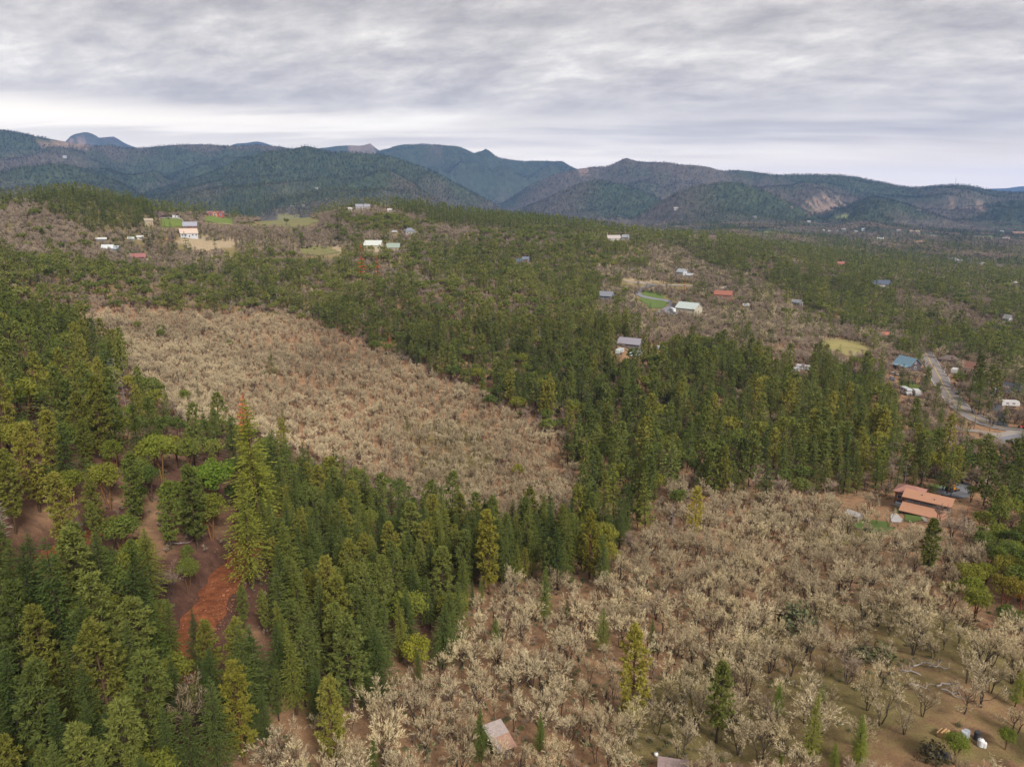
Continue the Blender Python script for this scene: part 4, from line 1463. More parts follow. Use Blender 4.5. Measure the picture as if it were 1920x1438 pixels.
# small orange tractor on the lot
p = at(1783, 922)
t = thing('tractor', 'small orange tractor parked on the blue gravel lot', 'tractor', p, math.radians(20))
om = P_('tractor_orange', (0.422, 0.184, 0.027), rough=0.4); tyre_ = P_('tyre', (0.03, 0.03, 0.03))
part_mesh('body', [(0.5, 0, 0.95, 1.7, 0.8, 0.7), (-0.7, 0, 0.85, 0.9, 0.9, 0.5)], mat=om, parent=t)
part_mesh('canopy', [(-0.5, 0, 2.3, 1.8, 1.7, 0.12)], mat=om, parent=t)
for sx in (-1.1, 0.1):
    for sy in (-0.5, 0.5):
        part_mesh('canopy_post', [(sx, sy, 1.65, 0.08, 0.08, 1.3)], mat=tyre_, parent=t)
for wx, wr in ((-0.8, 0.75), (1.0, 0.45)):
    for s_ in (-1, 1):
        an = [(math.cos(a) * wr, math.sin(a) * wr) for a in np.arange(12) * 0.5236]
        V = [(wx + a, s_ * 0.75 - 0.16, wr + b) for a, b in an] + [(wx + a, s_ * 0.75 + 0.16, wr + b) for a, b in an]
        part_mesh('wheel', V=V, Fc=[tuple(range(12)), tuple(range(12, 24))[::-1]] + [(i, 12 + i, 12 + (i + 1) % 12, (i + 1) % 12) for i in range(12)], mat=tyre_, parent=t)
part_mesh('loader_arm', [(1.6, -0.5, 0.7, 1.4, 0.1, 0.15), (1.6, 0.5, 0.7, 1.4, 0.1, 0.15)], mat=om, parent=t)
part_mesh('bucket', [(2.4, 0, 0.4, 0.5, 1.5, 0.5)], mat=tyre_, parent=t)
car('car', 'silver car by the left end of the terracotta-roofed house', 1692, 945, 65, (0.62, 0.66, 0.68))
house('shed', 'small weathered grey shed with pale roof on the green patch', 1600, 975, 21, 11, 4, (0.30, 0.27, 0.25), (0.42, 0.39, 0.37), yaw=-25, ratio=0.9, cat='shed', nwin=0, over=0.25)

# ---- the cabin under rusting roof sheets at the bottom
def cabin():
    p = at(936, 1408)
    t = thing('cabin', 'derelict dark wood cabin under white and rusty roof sheets', 'cabin', p, math.radians(28))
    wood = plain('dark_old_wood', (0.085, 0.055, 0.042), var=0.35, scale=4)
    W, D, H = 2.3, 3.9, 1.7
    th = 0.14
    for nm, bx in (('wall', [(0, -D / 2, H / 2 - 0.2, W, th, H + 0.4)]), ('wall', [(0, D / 2, H / 2 + 0.1, W, th, H + 1.0)]), ('wall', [(-W / 2, 0, H / 2, th, D - th - 0.02, H + 0.5)]), ('wall', [(W / 2, 0, H / 2, th, D - th - 0.02, H + 0.5)])):
        part_mesh(nm, bx, mat=wood, parent=t)
    part_mesh('door', [(0.3, -D / 2 - 0.1, 0.7, 0.8, 0.06, 1.5)], mat=P_('grey_plank', (0.190, 0.156, 0.136), scale=5), parent=t)
    wht = plain('chalky_roof_sheet', (0.27, 0.225, 0.21), var=0.35, scale=2.2)
    rus = plain('rusty_roof_sheet', (0.272, 0.163, 0.122), var=0.35, scale=2.8)
    # corrugated sheets, ribs real
    n = 0
    for i in range(3):
        for j in range(2):
            x0 = -W / 2 - 0.25 + i * 0.95; y0 = -D / 2 - 0.35 + j * 2.32
            V, Fc = [], []
            nx = 11
            for a in range(nx):
                for b in range(2):
                    yy = y0 + b * 2.4
                    V.append((x0 + a * 0.1, yy, H + 0.30 + (yy + D / 2) * 0.17 + (0.035 if a % 2 else 0) + 0.045 * j + 0.012 * i))
            for a in range(nx - 1):
                Fc.append((a * 2, a * 2 + 2, a * 2 + 3, a * 2 + 1))
            o = part_mesh('roof_sheet', V=V, Fc=Fc, mat=rus if (i, j) in ((1, 0), (2, 0)) else wht, parent=t)
            md = o.modifiers.new('thickness', 'SOLIDIFY'); md.thickness = 0.02
            n += 1
    for x in (-0.9, 0, 0.9):
        part_mesh('rafter', [(x, 0, H + 0.34, 0.1, D + 0.5, 0.1)], mat=wood, parent=t).rotation_euler = (0.168, 0, 0)
    KEEP.append((910, 1372, 962, 1420, 88)); SPOTS.append((p[0], p[1], 3.2))
    p2 = at(1262, 1458)
    t2 = thing('lean_to', 'low lean-to with pinkish mossy roof sheets at the bottom edge', 'lean-to', p2, math.radians(-12))
    pk = plain('pink_mossy_sheet', (0.184, 0.136, 0.129), var=0.55, scale=3.5)
    for i in range(4):
        V = [(-2.0 + i, -1.4, 1.1), (-1.02 + i, -1.4, 1.12), (-1.02 + i, 1.4, 1.75), (-2.0 + i, 1.4, 1.73)]
        o = part_mesh('roof_sheet', V=V, Fc=[(0, 1, 2, 3)], mat=pk, parent=t2)
        md = o.modifiers.new('thickness', 'SOLIDIFY'); md.thickness = 0.05
    for x, y, h in ((-1.9, -1.2, 1.1), (1.9, -1.2, 1.1), (-1.9, 1.2, 1.65), (1.9, 1.2, 1.65)):
        part_mesh('post', [(x, y, h / 2 - 0.2, 0.14, 0.14, h + 0.35)], mat=wood, parent=t2)
    KEEP.append((1218, 1420, 1300, 1438, 80)); SPOTS.append((p2[0], p2[1], 2.6))
    p3 = at(1230, 1417)
    b = thing('propane_tank', 'small round white tank in the grass behind the lean-to', 'tank', p3)
    bm = bmesh.new(); bmesh.ops.create_uvsphere(bm, u_segments=14, v_segments=9, radius=0.3)
    bmesh.ops.translate(bm, verts=bm.verts, vec=(0, 0, 0.3))
    me = bpy.data.meshes.new('tank'); bm.to_mesh(me); bm.free(); me.materials.append(P_('white_enamel', (0.510, 0.510, 0.510), rough=0.35))
    for f in me.polygons: f.use_smooth = True
    link('tank', me, b)
    part_mesh('valve', [(0, 0, 0.64, 0.12, 0.12, 0.12)], mat=P_('dark_metal', (0.1, 0.1, 0.1)), parent=b)
    SPOTS.append((p3[0], p3[1], 1.2)); KEEP.append((1224, 1410, 1236, 1420, 80))


cabin()


def lathe(name, prof, k, mat, parent):
    V, Fc = [], []
    for r_, z in prof:
        for i in range(k):
            a = i * 6.28318 / k
            V.append((r_ * math.cos(a), r_ * math.sin(a), z))
    n = len(prof)
    for j in range(n - 1):
        for i in range(k):
            Fc.append((j * k + i, j * k + (i + 1) % k, (j + 1) * k + (i + 1) % k, (j + 1) * k + i))
    Fc.append(tuple(range(k))[::-1]); Fc.append(tuple((n - 1) * k + i for i in range(k)))
    return part_mesh(name, V=V, Fc=Fc, mat=mat, parent=parent)


# ---- the camp at the bottom right
for u, v, s, lab in ((1838, 1399, 1.0, 'taller white tank standing in the grass beside the dark tarp'), (1844.5, 1401, 0.72, 'shorter white tank beside the taller white one')):
    p = at(u, v)
    t = thing('storage_tank', lab, 'tank', p, 0, 'white tanks by the camp')
    lathe('tank', [(0.22, 0), (0.36 * s + .02, 0.12), (0.36 * s + .02, 0.95 * s), (0.2, 1.15 * s), (0.09, 1.2 * s)], 14, P_('white_enamel', (0.510, 0.510, 0.510), rough=0.35), t)
    lathe('cap', [(0.09, 1.2 * s), (0.09, 1.3 * s)], 8, P_('dark_metal', (0.1, 0.1, 0.1)), t)
    SPOTS.append((p[0], p[1], 1.0))
KEEP.append((1826, 1385, 1852, 1405, 84))
p = at(1762, 1418)
t = thing('tarp_shelter', 'black tarp shelter sagging under the shrub by the camp', 'shelter', p, math.radians(-25))
tm = plain('black_tarp', (0.022, 0.022, 0.028), rough=0.45, spec=0.4, var=0.3)
gx, gy = np.meshgrid(np.linspace(-1.1, 1.1, 14), np.linspace(-0.8, 0.8, 10), indexing='ij')
gz = 0.75 - 0.34 * np.abs(gy) - 0.09 * (np.cos(gx * 2.1) + 1) * np.abs(gy) + (fbm(gx * 1.5, gy * 1.5, 3, 3) - 0.5) * 0.3
i_, j_ = np.meshgrid(np.arange(13), np.arange(9), indexing='ij')
a_ = (i_ * 10 + j_).ravel()
o = link('tarp', mesh_np('tarp', np.stack([gx, gy, gz], -1).reshape(-1, 3), np.stack([a_, a_ + 10, a_ + 11, a_ + 1], -1), [tm], n_side=4, smooth_=True), t)
for x, y in ((-1.0, -0.7), (1.0, -0.7), (-1.0, 0.7), (1.0, 0.7)):
    part_mesh('pole', [(x, y, 0.1, 0.05, 0.05, 0.7)], mat=P_('dark_metal', (0.1, 0.1, 0.1)), parent=t)
SPOTS.append((p[0], p[1], 2.4)); KEEP.append((1745, 1402, 1785, 1420, 78))
for k_, (u, v, c, lab) in enumerate(((1806, 1385, (0.30, 0.31, 0.34), 'grey metal drum standing behind the green shrub'), (1811, 1383, (0.24, 0.25, 0.28), 'darker grey drum beside the grey one'), (1831, 1386, (0.03, 0.03, 0.035), 'black drum behind the white tanks'))):
    p = at(u, v)
    t = thing('drum', lab, 'drum', p, 0, 'drums at the camp')
    lathe('drum_body', [(0.36, 0), (0.36, 0.36), (0.385, 0.38), (0.36, 0.40), (0.36, 0.72), (0.385, 0.74), (0.36, 0.76), (0.36, 1.1)], 14, P_('drum' + str(k_), c, rough=0.5), t)
    lathe('lid', [(0.34, 1.1), (0.34, 1.13)], 12, P_('drum' + str(k_), c), t)
    SPOTS.append((p[0], p[1], 0.9))
KEEP.append((1798, 1372, 1836, 1388, 84))
p = at(1768, 1379)
t = thing('firewood_stack', 'stack of tan cut logs behind the black tarp shelter', 'firewood', p, math.radians(35))
for i in range(3):
    for j in range(3 - (i == 2)):
        o = lathe('log', [(0.14, -0.7), (0.15, 0), (0.14, 0.7)], 8, P_('cut_wood', (0.306, 0.190, 0.088), scale=5), t)
        o.rotation_euler = (0, math.pi / 2, 0); o.location = (0, (j - 1) * 0.31 + 0.15 * (i % 2), 0.15 + i * 0.27)
SPOTS.append((p[0], p[1], 1.2))


# ---- fallen grey trees in the open patch
def fallen(u, v, L, yaw, lab, seed):
    p = at(u, v)
    t = thing('fallen_tree', lab, 'fallen tree', p, yaw, 'fallen grey trees in the clearing')
    r = np.random.RandomState(seed)
    g = Geo()
    q = np.linspace(0, 1, 7)
    P = np.stack([(q - 0.5) * L, r.normal(0, 0.12, 7), 0.22 + 0.12 * np.sin(q * 5)], 1)
    g.tube(P, 0.14 * (1.1 - q * 0.85), 6, 0.8, 0)
    link('trunk', g.mesh('fallen_trunk', [M_GREYBARK]), t)
    for i in range(7):
        k = r.randint(1, 7); b0 = P[k]
        d = np.array([r.uniform(-0.2, 0.8), r.choice([-1, 1]) * r.uniform(0.5, 1), r.uniform(0.0, 0.7)]); d /= np.linalg.norm(d)
        l = r.uniform(0.6, 1.7)
        g = Geo()
        pts = b0 + d * l * np.linspace(0, 1, 4)[:, None] + r.normal(0, 0.08, (4, 3)); pts[0] = b0
        g.tube(pts, [0.055, 0.042, 0.03, 0.015], 4, 0.8, 0)
        s0 = pts[2]
        g.tube(np.array([s0, s0 + unit(d[None] + r.normal(0, 0.5, (1, 3)))[0] * l * 0.45]), [0.04, 0.015], 3, 0.8, 0)
        link('branch', g.mesh('fallen_branch', [M_GREYBARK]), t)
    SPOTS.append((p[0], p[1], 1.6))


fallen(1726, 1246, 3.1, 0.5, 'bleached fallen tree forked at its upper end in the clearing', 1)
fallen(1760, 1252, 2.9, -0.15, 'pale fallen trunk lying flat behind the tangled one', 2)
fallen(1708, 1262, 2.6, 2.6, 'fallen grey trunk beside the round pale oak', 3)
fallen(1722, 1288, 2.6, -0.3, 'dark grey fallen tree below the two pale trunks', 4)
fallen(1775, 1285, 3.5, 0.25, 'tangled fallen grey tree with many upturned branches', 5)
fallen(1785, 1303, 2.6, -0.9, 'thin fallen trunk pointing down from the tangled tree', 6)
KEEP.append((1700, 1235, 1800, 1300, 100))
fallen(1328, 1158, 2.9, 0.6, 'small fallen trunk between the dense pale oaks and the dark shrub', 7)
fallen(330, 1170 - 150, 4.0, 0.1, 'fallen log on the bare red soil above the dirt road cut', 8)
fallen(100, 968, 2.9, 0.4, 'fallen dark log on bare soil under the tall pines', 9)

# ---- houses along the valley road
house('house', 'dark house under bright blue metal roof above the valley road', 1700, 692, 32, 9, 11, (0.10, 0.085, 0.09), (0.19, 0.30, 0.38), yaw=-40, ratio=0.8, nwin=3, porch=True)
house('house', 'low brown-roofed house with cream corner beside the valley road', 1779, 681, 27, 6, 7, (0.36, 0.32, 0.27), (0.21, 0.16, 0.15), yaw=-20, hip=True)
house('cabin', 'tall timber cabin with rusty brown roof and many posts', 1819, 700, 22, 11, 7, (0.24, 0.17, 0.12), (0.30, 0.15, 0.11), yaw=-30, cat='cabin', porch=True)
house('house', 'long pale green house under a dark roof at the photo edge', 1910, 742, 48, 10, 9, (0.48, 0.56, 0.42), (0.055, 0.055, 0.065), yaw=10, ratio=0.5, nwin=6, porch=True)
car('van', 'white van on the dark driveway near the pale green house', 1867, 735, 100, (0.72, 0.72, 0.74), 'van')
car('trailer', 'white trailer among bare oaks below the pale green house', 1892, 762, 30, (0.72, 0.70, 0.70), 'trailer')
car('trailer', 'white trailer between the brown-roofed house and the timber cabin', 1789, 700, 80, (0.70, 0.70, 0.70), 'trailer', scale=0.7)
car('motorhome', 'white motorhome at the lower edge of the bright pasture', 1698, 739, -60, (0.62, 0.63, 0.65), 'motorhome', scale=0.75)
car('trailer', 'long white trailer beside the motorhome below the bright pasture', 1718, 742, -75, (0.62, 0.61, 0.60), 'trailer', scale=0.8)
car('pickup_truck', 'dark pickup truck in the yard beyond the bright pasture', 1672, 713, -80, (0.04, 0.045, 0.055), 'pickup_truck')
car('car', 'small white car in the yard below the blue-roofed house', 1676, 703, -30, (0.75, 0.74, 0.72))
car('car', 'red car parked under oaks beside the blue-roofed house', 1716, 693, 20, (0.30, 0.07, 0.06))

# ---- the settlement on the slope
house('barn', 'cream gabled barn with a pale blue-green and white roof', 1291, 590, 40, 13, 9, (0.60, 0.53, 0.40), (0.56, 0.63, 0.60), yaw=-28, ratio=0.75, cat='barn', nwin=2, door=True)
car('motorhome', 'white motorhome parked beside the cream barn', 1261, 585, -70, (0.76, 0.76, 0.78), 'motorhome')
house('house', 'grey timber house with dark grey gable roof above the conifers', 1137, 565, 27, 11, 7, (0.19, 0.19, 0.22), (0.27, 0.28, 0.32), yaw=-25, ratio=0.7, nwin=4)
house('house', 'white two-storey house with a tall pale gable on the bare slope', 1278, 519, 15, 9, 5, (0.62, 0.64, 0.66), (0.42, 0.44, 0.47), yaw=-35, ratio=0.9, nwin=2)
house('garage', 'low white garage with dark deck beside the two-storey white house', 1292, 521, 15, 5, 3, (0.55, 0.57, 0.60), (0.50, 0.53, 0.57), yaw=-25, cat='garage', nwin=2)
house('house', 'orange-walled house with red metal roof above the bare oaks', 1356, 561, 31, 9, 6, (0.36, 0.16, 0.10), (0.38, 0.15, 0.10), yaw=-8, ratio=0.6, nwin=4)
car('trailer', 'small white trailer below the red metal roofed house', 1398, 575, 10, (0.68, 0.66, 0.64), 'trailer', scale=0.8)
car('car', 'blue car next to the small white trailer', 1409, 581, 60, (0.06, 0.08, 0.20))
house('workshop', 'big workshop with lavender grey metal roof among tall pines', 1183, 648, 44, 6, 8, (0.20, 0.18, 0.17), (0.31, 0.29, 0.33), yaw=-20, ratio=0.8, cat='workshop', nwin=3)
car('trailer', 'white trailer in front of the lavender grey workshop', 1162, 663, 70, (0.70, 0.76, 0.77), 'trailer')
car('motorhome', 'pale motorhome parked to one side of the lavender grey workshop', 1193, 668, 20, (0.68, 0.74, 0.74), 'motorhome')
car('van', 'white van standing under the pair of tall pines by the workshop', 1238, 655, 40, (0.66, 0.68, 0.70), 'van')
house('house', 'small white house by the dark firs above the bare oaks', 1494, 573, 17, 6, 4, (0.62, 0.60, 0.58), (0.40, 0.40, 0.42), yaw=-30)
house('shed', 'little red-roofed shed among firs above the yellow field', 1660, 633, 12, 5, 4, (0.36, 0.30, 0.26), (0.47, 0.16, 0.10), yaw=20, cat='shed', nwin=0)
house('house', 'dark blue roofed house with a pale gable in the fir belt', 1651, 539, 30, 6, 6, (0.56, 0.54, 0.50), (0.11, 0.13, 0.18), yaw=15, ratio=0.6)
house('house', 'lone white house with steep roof in the dark firs', 1888, 605, 11, 7, 5, (0.64, 0.63, 0.61), (0.48, 0.46, 0.45), yaw=-40, nwin=2)
car('trailer', 'white trailer glimpsed through pines beside the yellow field', 1507, 694, -10, (0.70, 0.72, 0.76), 'trailer')
car('van', 'white van near the trailer below the pines', 1489, 697, 40, (0.72, 0.72, 0.74), 'van')
house('shed', 'low dark blue roofed shed hidden in the conifer belt', 970, 494, 12, 4, 4, (0.20, 0.20, 0.22), (0.11, 0.14, 0.20), yaw=10, cat='shed', nwin=0)
house('house', 'small slate-roofed house beside the dark blue shed', 986, 491, 13, 5, 4, (0.36, 0.36, 0.38), (0.20, 0.23, 0.29), yaw=-20, nwin=2)
house('house', 'white-walled ridge house with pale roof behind the dark grove', 1150, 455, 24, 8, 5, (0.68, 0.63, 0.57), (0.52, 0.46, 0.43), yaw=12, nwin=4)
house('garage', 'grey garage next to the white-walled ridge house', 1173, 451, 13, 6, 4, (0.42, 0.42, 0.43), (0.36, 0.38, 0.40), yaw=-20, cat='garage', nwin=1)
house('house', 'orange-tan house on the green ridge pasture', 1306, 446, 13, 5, 3, (0.48, 0.31, 0.22), (0.42, 0.25, 0.18), yaw=5, nwin=2)
house('house', 'red-brown house at the end of the ridge pasture', 1337, 449, 17, 6, 4, (0.30, 0.17, 0.14), (0.32, 0.20, 0.17), yaw=-15, nwin=3)
house('cabin', 'small red-roofed cabin in the far fir belt', 1576, 500, 11, 5, 3, (0.30, 0.17, 0.13), (0.40, 0.16, 0.12), yaw=10, cat='cabin', nwin=1)

# ---- the cream house and its neighbours on the hill
house('house', 'cream house with white gabled roof behind the rust-red pines', 701, 470, 32, 10, 8, (0.62, 0.52, 0.34), (0.66, 0.69, 0.64), yaw=-18, ratio=0.65, nwin=4, chimney=True)
house('garage', 'cream garage under a grey-green roof beside the cream house', 738, 470, 24, 6, 7, (0.54, 0.46, 0.32), (0.34, 0.40, 0.33), yaw=-10, cat='garage', nwin=2)
house('house', 'grey hip-roofed house on the hill behind the garage', 768, 440, 20, 6, 6, (0.42, 0.40, 0.36), (0.24, 0.25, 0.29), yaw=20, hip=True, nwin=3)
car('trailer', 'white trailer on the slope beside the grey hip-roofed house', 740, 437, 60, (0.70, 0.69, 0.70), 'trailer')
house('house', 'white hilltop house with low dark roof beside the ridge firs', 680, 394, 26, 6, 4, (0.66, 0.65, 0.66), (0.33, 0.32, 0.37), yaw=10, ratio=0.5, nwin=5, chimney=True)
house('shed', 'small white shed to the side of the white hilltop house', 657, 396, 7, 4, 2, (0.66, 0.64, 0.60), (0.60, 0.58, 0.55), cat='shed', nwin=0)
house('shed', 'tiny white pump house on the hilltop clearing', 731, 398, 8, 4, 2, (0.68, 0.66, 0.64), (0.58, 0.56, 0.54), cat='shed', nwin=0)

# ---- the ranch at the upper left
for du, wp, hp, rp, yw in ((-9, 11, 5, 5, 60),):
    pass


def red_house():
    p = at(405, 407)
    d = math.hypot(p[0], p[1]); m = d / F
    t = thing('house', 'big red house with three gables above the green pasture', 'house', p, -math.atan2(p[0], p[1]))
    redw = P_('barn_red', (0.224, 0.058, 0.048)); rfm = P_('red_house_roof', (0.170, 0.088, 0.082)); tanw = P_('gable_tan', (0.354, 0.170, 0.082))
    W = 26 * m; D = 9 * m; H = 6 * m
    part_mesh('wall', [(0, 0, H / 2 - 1, W, D, H + 2)], mat=redw, parent=t)
    V, Fc = prism([(-D / 2 - .5, H), (0, H + 3.2 * m), (D / 2 + .5, H), (D / 2 + .5, H + .3), (0, H + 3.2 * m + .3), (-D / 2 - .5, H + .3)], -W / 2 - .5, W / 2 + .5)
    Fc = Fc[2:] + [(0, 1, 4, 5)[::-1], (1, 2, 3, 4)[::-1], (6, 7, 10, 11), (7, 8, 9, 10)]
    part_mesh('roof', V=V, Fc=Fc, mat=rfm, parent=t)
    for k_, (cx_, w_, hh) in enumerate(((-8.5, 7, 7.5), (-1.5, 8, 10), (7.5, 8, 10))):
        cx_ *= m; w_ *= m; hh *= m
        V = [(cx_ - w_ / 2, -D / 2 - 1, -1), (cx_ + w_ / 2, -D / 2 - 1, -1), (cx_ + w_ / 2, -D / 2 - 1, hh * .6), (cx_, -D / 2 - 1, hh), (cx_ - w_ / 2, -D / 2 - 1, hh * .6)]
        V += [(a, 0, c) for a, b, c in V]
        g = part_mesh('gable', V=V, Fc=[(0, 1, 2, 3, 4), (9, 8, 7, 6, 5), (0, 5, 6, 1), (1, 6, 7, 2), (4, 9, 5, 0), (2, 7, 8, 3), (3, 8, 9, 4)], mat=tanw if k_ == 1 else redw, parent=t)
        for s_ in (-1, 1):
            V = [(cx_, -D / 2 - 1.5, hh + .1), (cx_ + s_ * (w_ / 2 + .5), -D / 2 - 1.5, hh * .6 - .2), (cx_ + s_ * (w_ / 2 + .5), 0.4, hh * .6 - .2), (cx_, 0.4, hh + .1)]
            o = part_mesh('gable_roof', V=V, Fc=[(0, 1, 2, 3)], mat=rfm, parent=t)
            md = o.modifiers.new('thickness', 'SOLIDIFY'); md.thickness = 0.3
        window(t, cx_, -D / 2 - 1.0, hh * 0.5, 2.0, 1.8, 'y', -1); window(t, cx_, -D / 2 - 1.0, hh * 0.2, 2.0, 1.4, 'y', -1)
    KEEP.append((386, 396, 424, 410, d)); SPOTS.append((p[0], p[1], 14))


red_house()
house('barn', 'brown gabled barn at the end of the fir hill', 302, 409, 12, 5, 5, (0.17, 0.10, 0.08), (0.18, 0.12, 0.11), yaw=60, cat='barn', nwin=1)
house('barn', 'tan flat-fronted barn at the foot of the fir hill', 279, 423, 13, 8, 3, (0.50, 0.40, 0.27), (0.44, 0.37, 0.28), yaw=10, cat='barn', nwin=1)
house('stable', 'long red stable with a pale dormered roof below the pasture', 357, 429, 22, 5, 6, (0.34, 0.075, 0.06), (0.38, 0.38, 0.44), yaw=-5, ratio=0.5, cat='stable', nwin=5)
house('farmhouse', 'white farmhouse with a peach metal roof below the red stable', 354, 445, 28, 7, 7, (0.66, 0.66, 0.68), (0.66, 0.52, 0.42), yaw=8, ratio=0.6, nwin=5)
house('barn', 'open barn under a shiny white metal roof among bare oaks', 203, 470, 17, 4, 5, (0.30, 0.29, 0.29), (0.66, 0.69, 0.72), yaw=-12, cat='barn', nwin=0)
house('barn', 'grey-blue metal roofed barn joined beside the shiny white one', 215, 472, 15, 5, 4, (0.26, 0.26, 0.28), (0.50, 0.54, 0.60), yaw=-25, cat='barn', nwin=1)
house('shed', 'thin white roofed shed above the two metal barns', 190, 453, 15, 4, 2, (0.20, 0.19, 0.18), (0.66, 0.66, 0.66), cat='shed', nwin=0)
house('shed', 'dark red open shed on the bare ground below the firs', 258, 486, 23, 4, 5, (0.16, 0.05, 0.06), (0.36, 0.15, 0.14), yaw=8, cat='shed', nwin=0)
house('shed', 'small pale shed behind the tall firs near the metal barns', 246, 452, 9, 4, 2, (0.46, 0.48, 0.48), (0.56, 0.60, 0.60), cat='shed', nwin=0)
house('shed', 'small white shed next to the pale one behind the firs', 263, 449, 9, 4, 2, (0.58, 0.58, 0.55), (0.62, 0.62, 0.60), cat='shed', nwin=0)
car('motorhome', 'white motorhome parked behind the bright pasture', 327, 409, 80, (0.74, 0.74, 0.76), 'motorhome')
car('trailer', 'white trailer beside the motorhome behind the pasture', 333, 409.5, 75, (0.74, 0.74, 0.76), 'trailer')

# white fence round the bright pasture
fp = resample(pts_at([(300, 412), (318, 410.5), (336, 411), (342, 413), (346, 424)]), 6.0)
fz = height(fp[:, 0], fp[:, 1])
t = thing('fence', 'white rail fence round the bright green pasture', 'fence', (fp[0][0], fp[0][1], fz[0]))
for i in range(len(fp)):
    part_mesh('post', [(fp[i][0] - fp[0][0], fp[i][1] - fp[0][1], fz[i] - fz[0] + 0.6, 0.25, 0.25, 1.9)], mat=M_TRIM, parent=t)
for i in range(len(fp) - 1):
    a, b = np.append(fp[i], fz[i] + 1.15), np.append(fp[i + 1], fz[i + 1] + 1.15)
    o0 = np.append(fp[0], fz[0])
    n_ = np.cross(b - a, [0, 0, 1.0]); n_ = n_ / np.linalg.norm(n_) * 0.06
    V = [a - o0 - n_, b - o0 - n_, b - o0 + n_, a - o0 + n_]; V += [q + [0, 0, 0.5] for q in V]
    part_mesh('rail', V=V, Fc=[(0, 3, 2, 1), (4, 5, 6, 7), (0, 1, 5, 4), (1, 2, 6, 5), (2, 3, 7, 6), (3, 0, 4, 7)], mat=M_TRIM, parent=t)

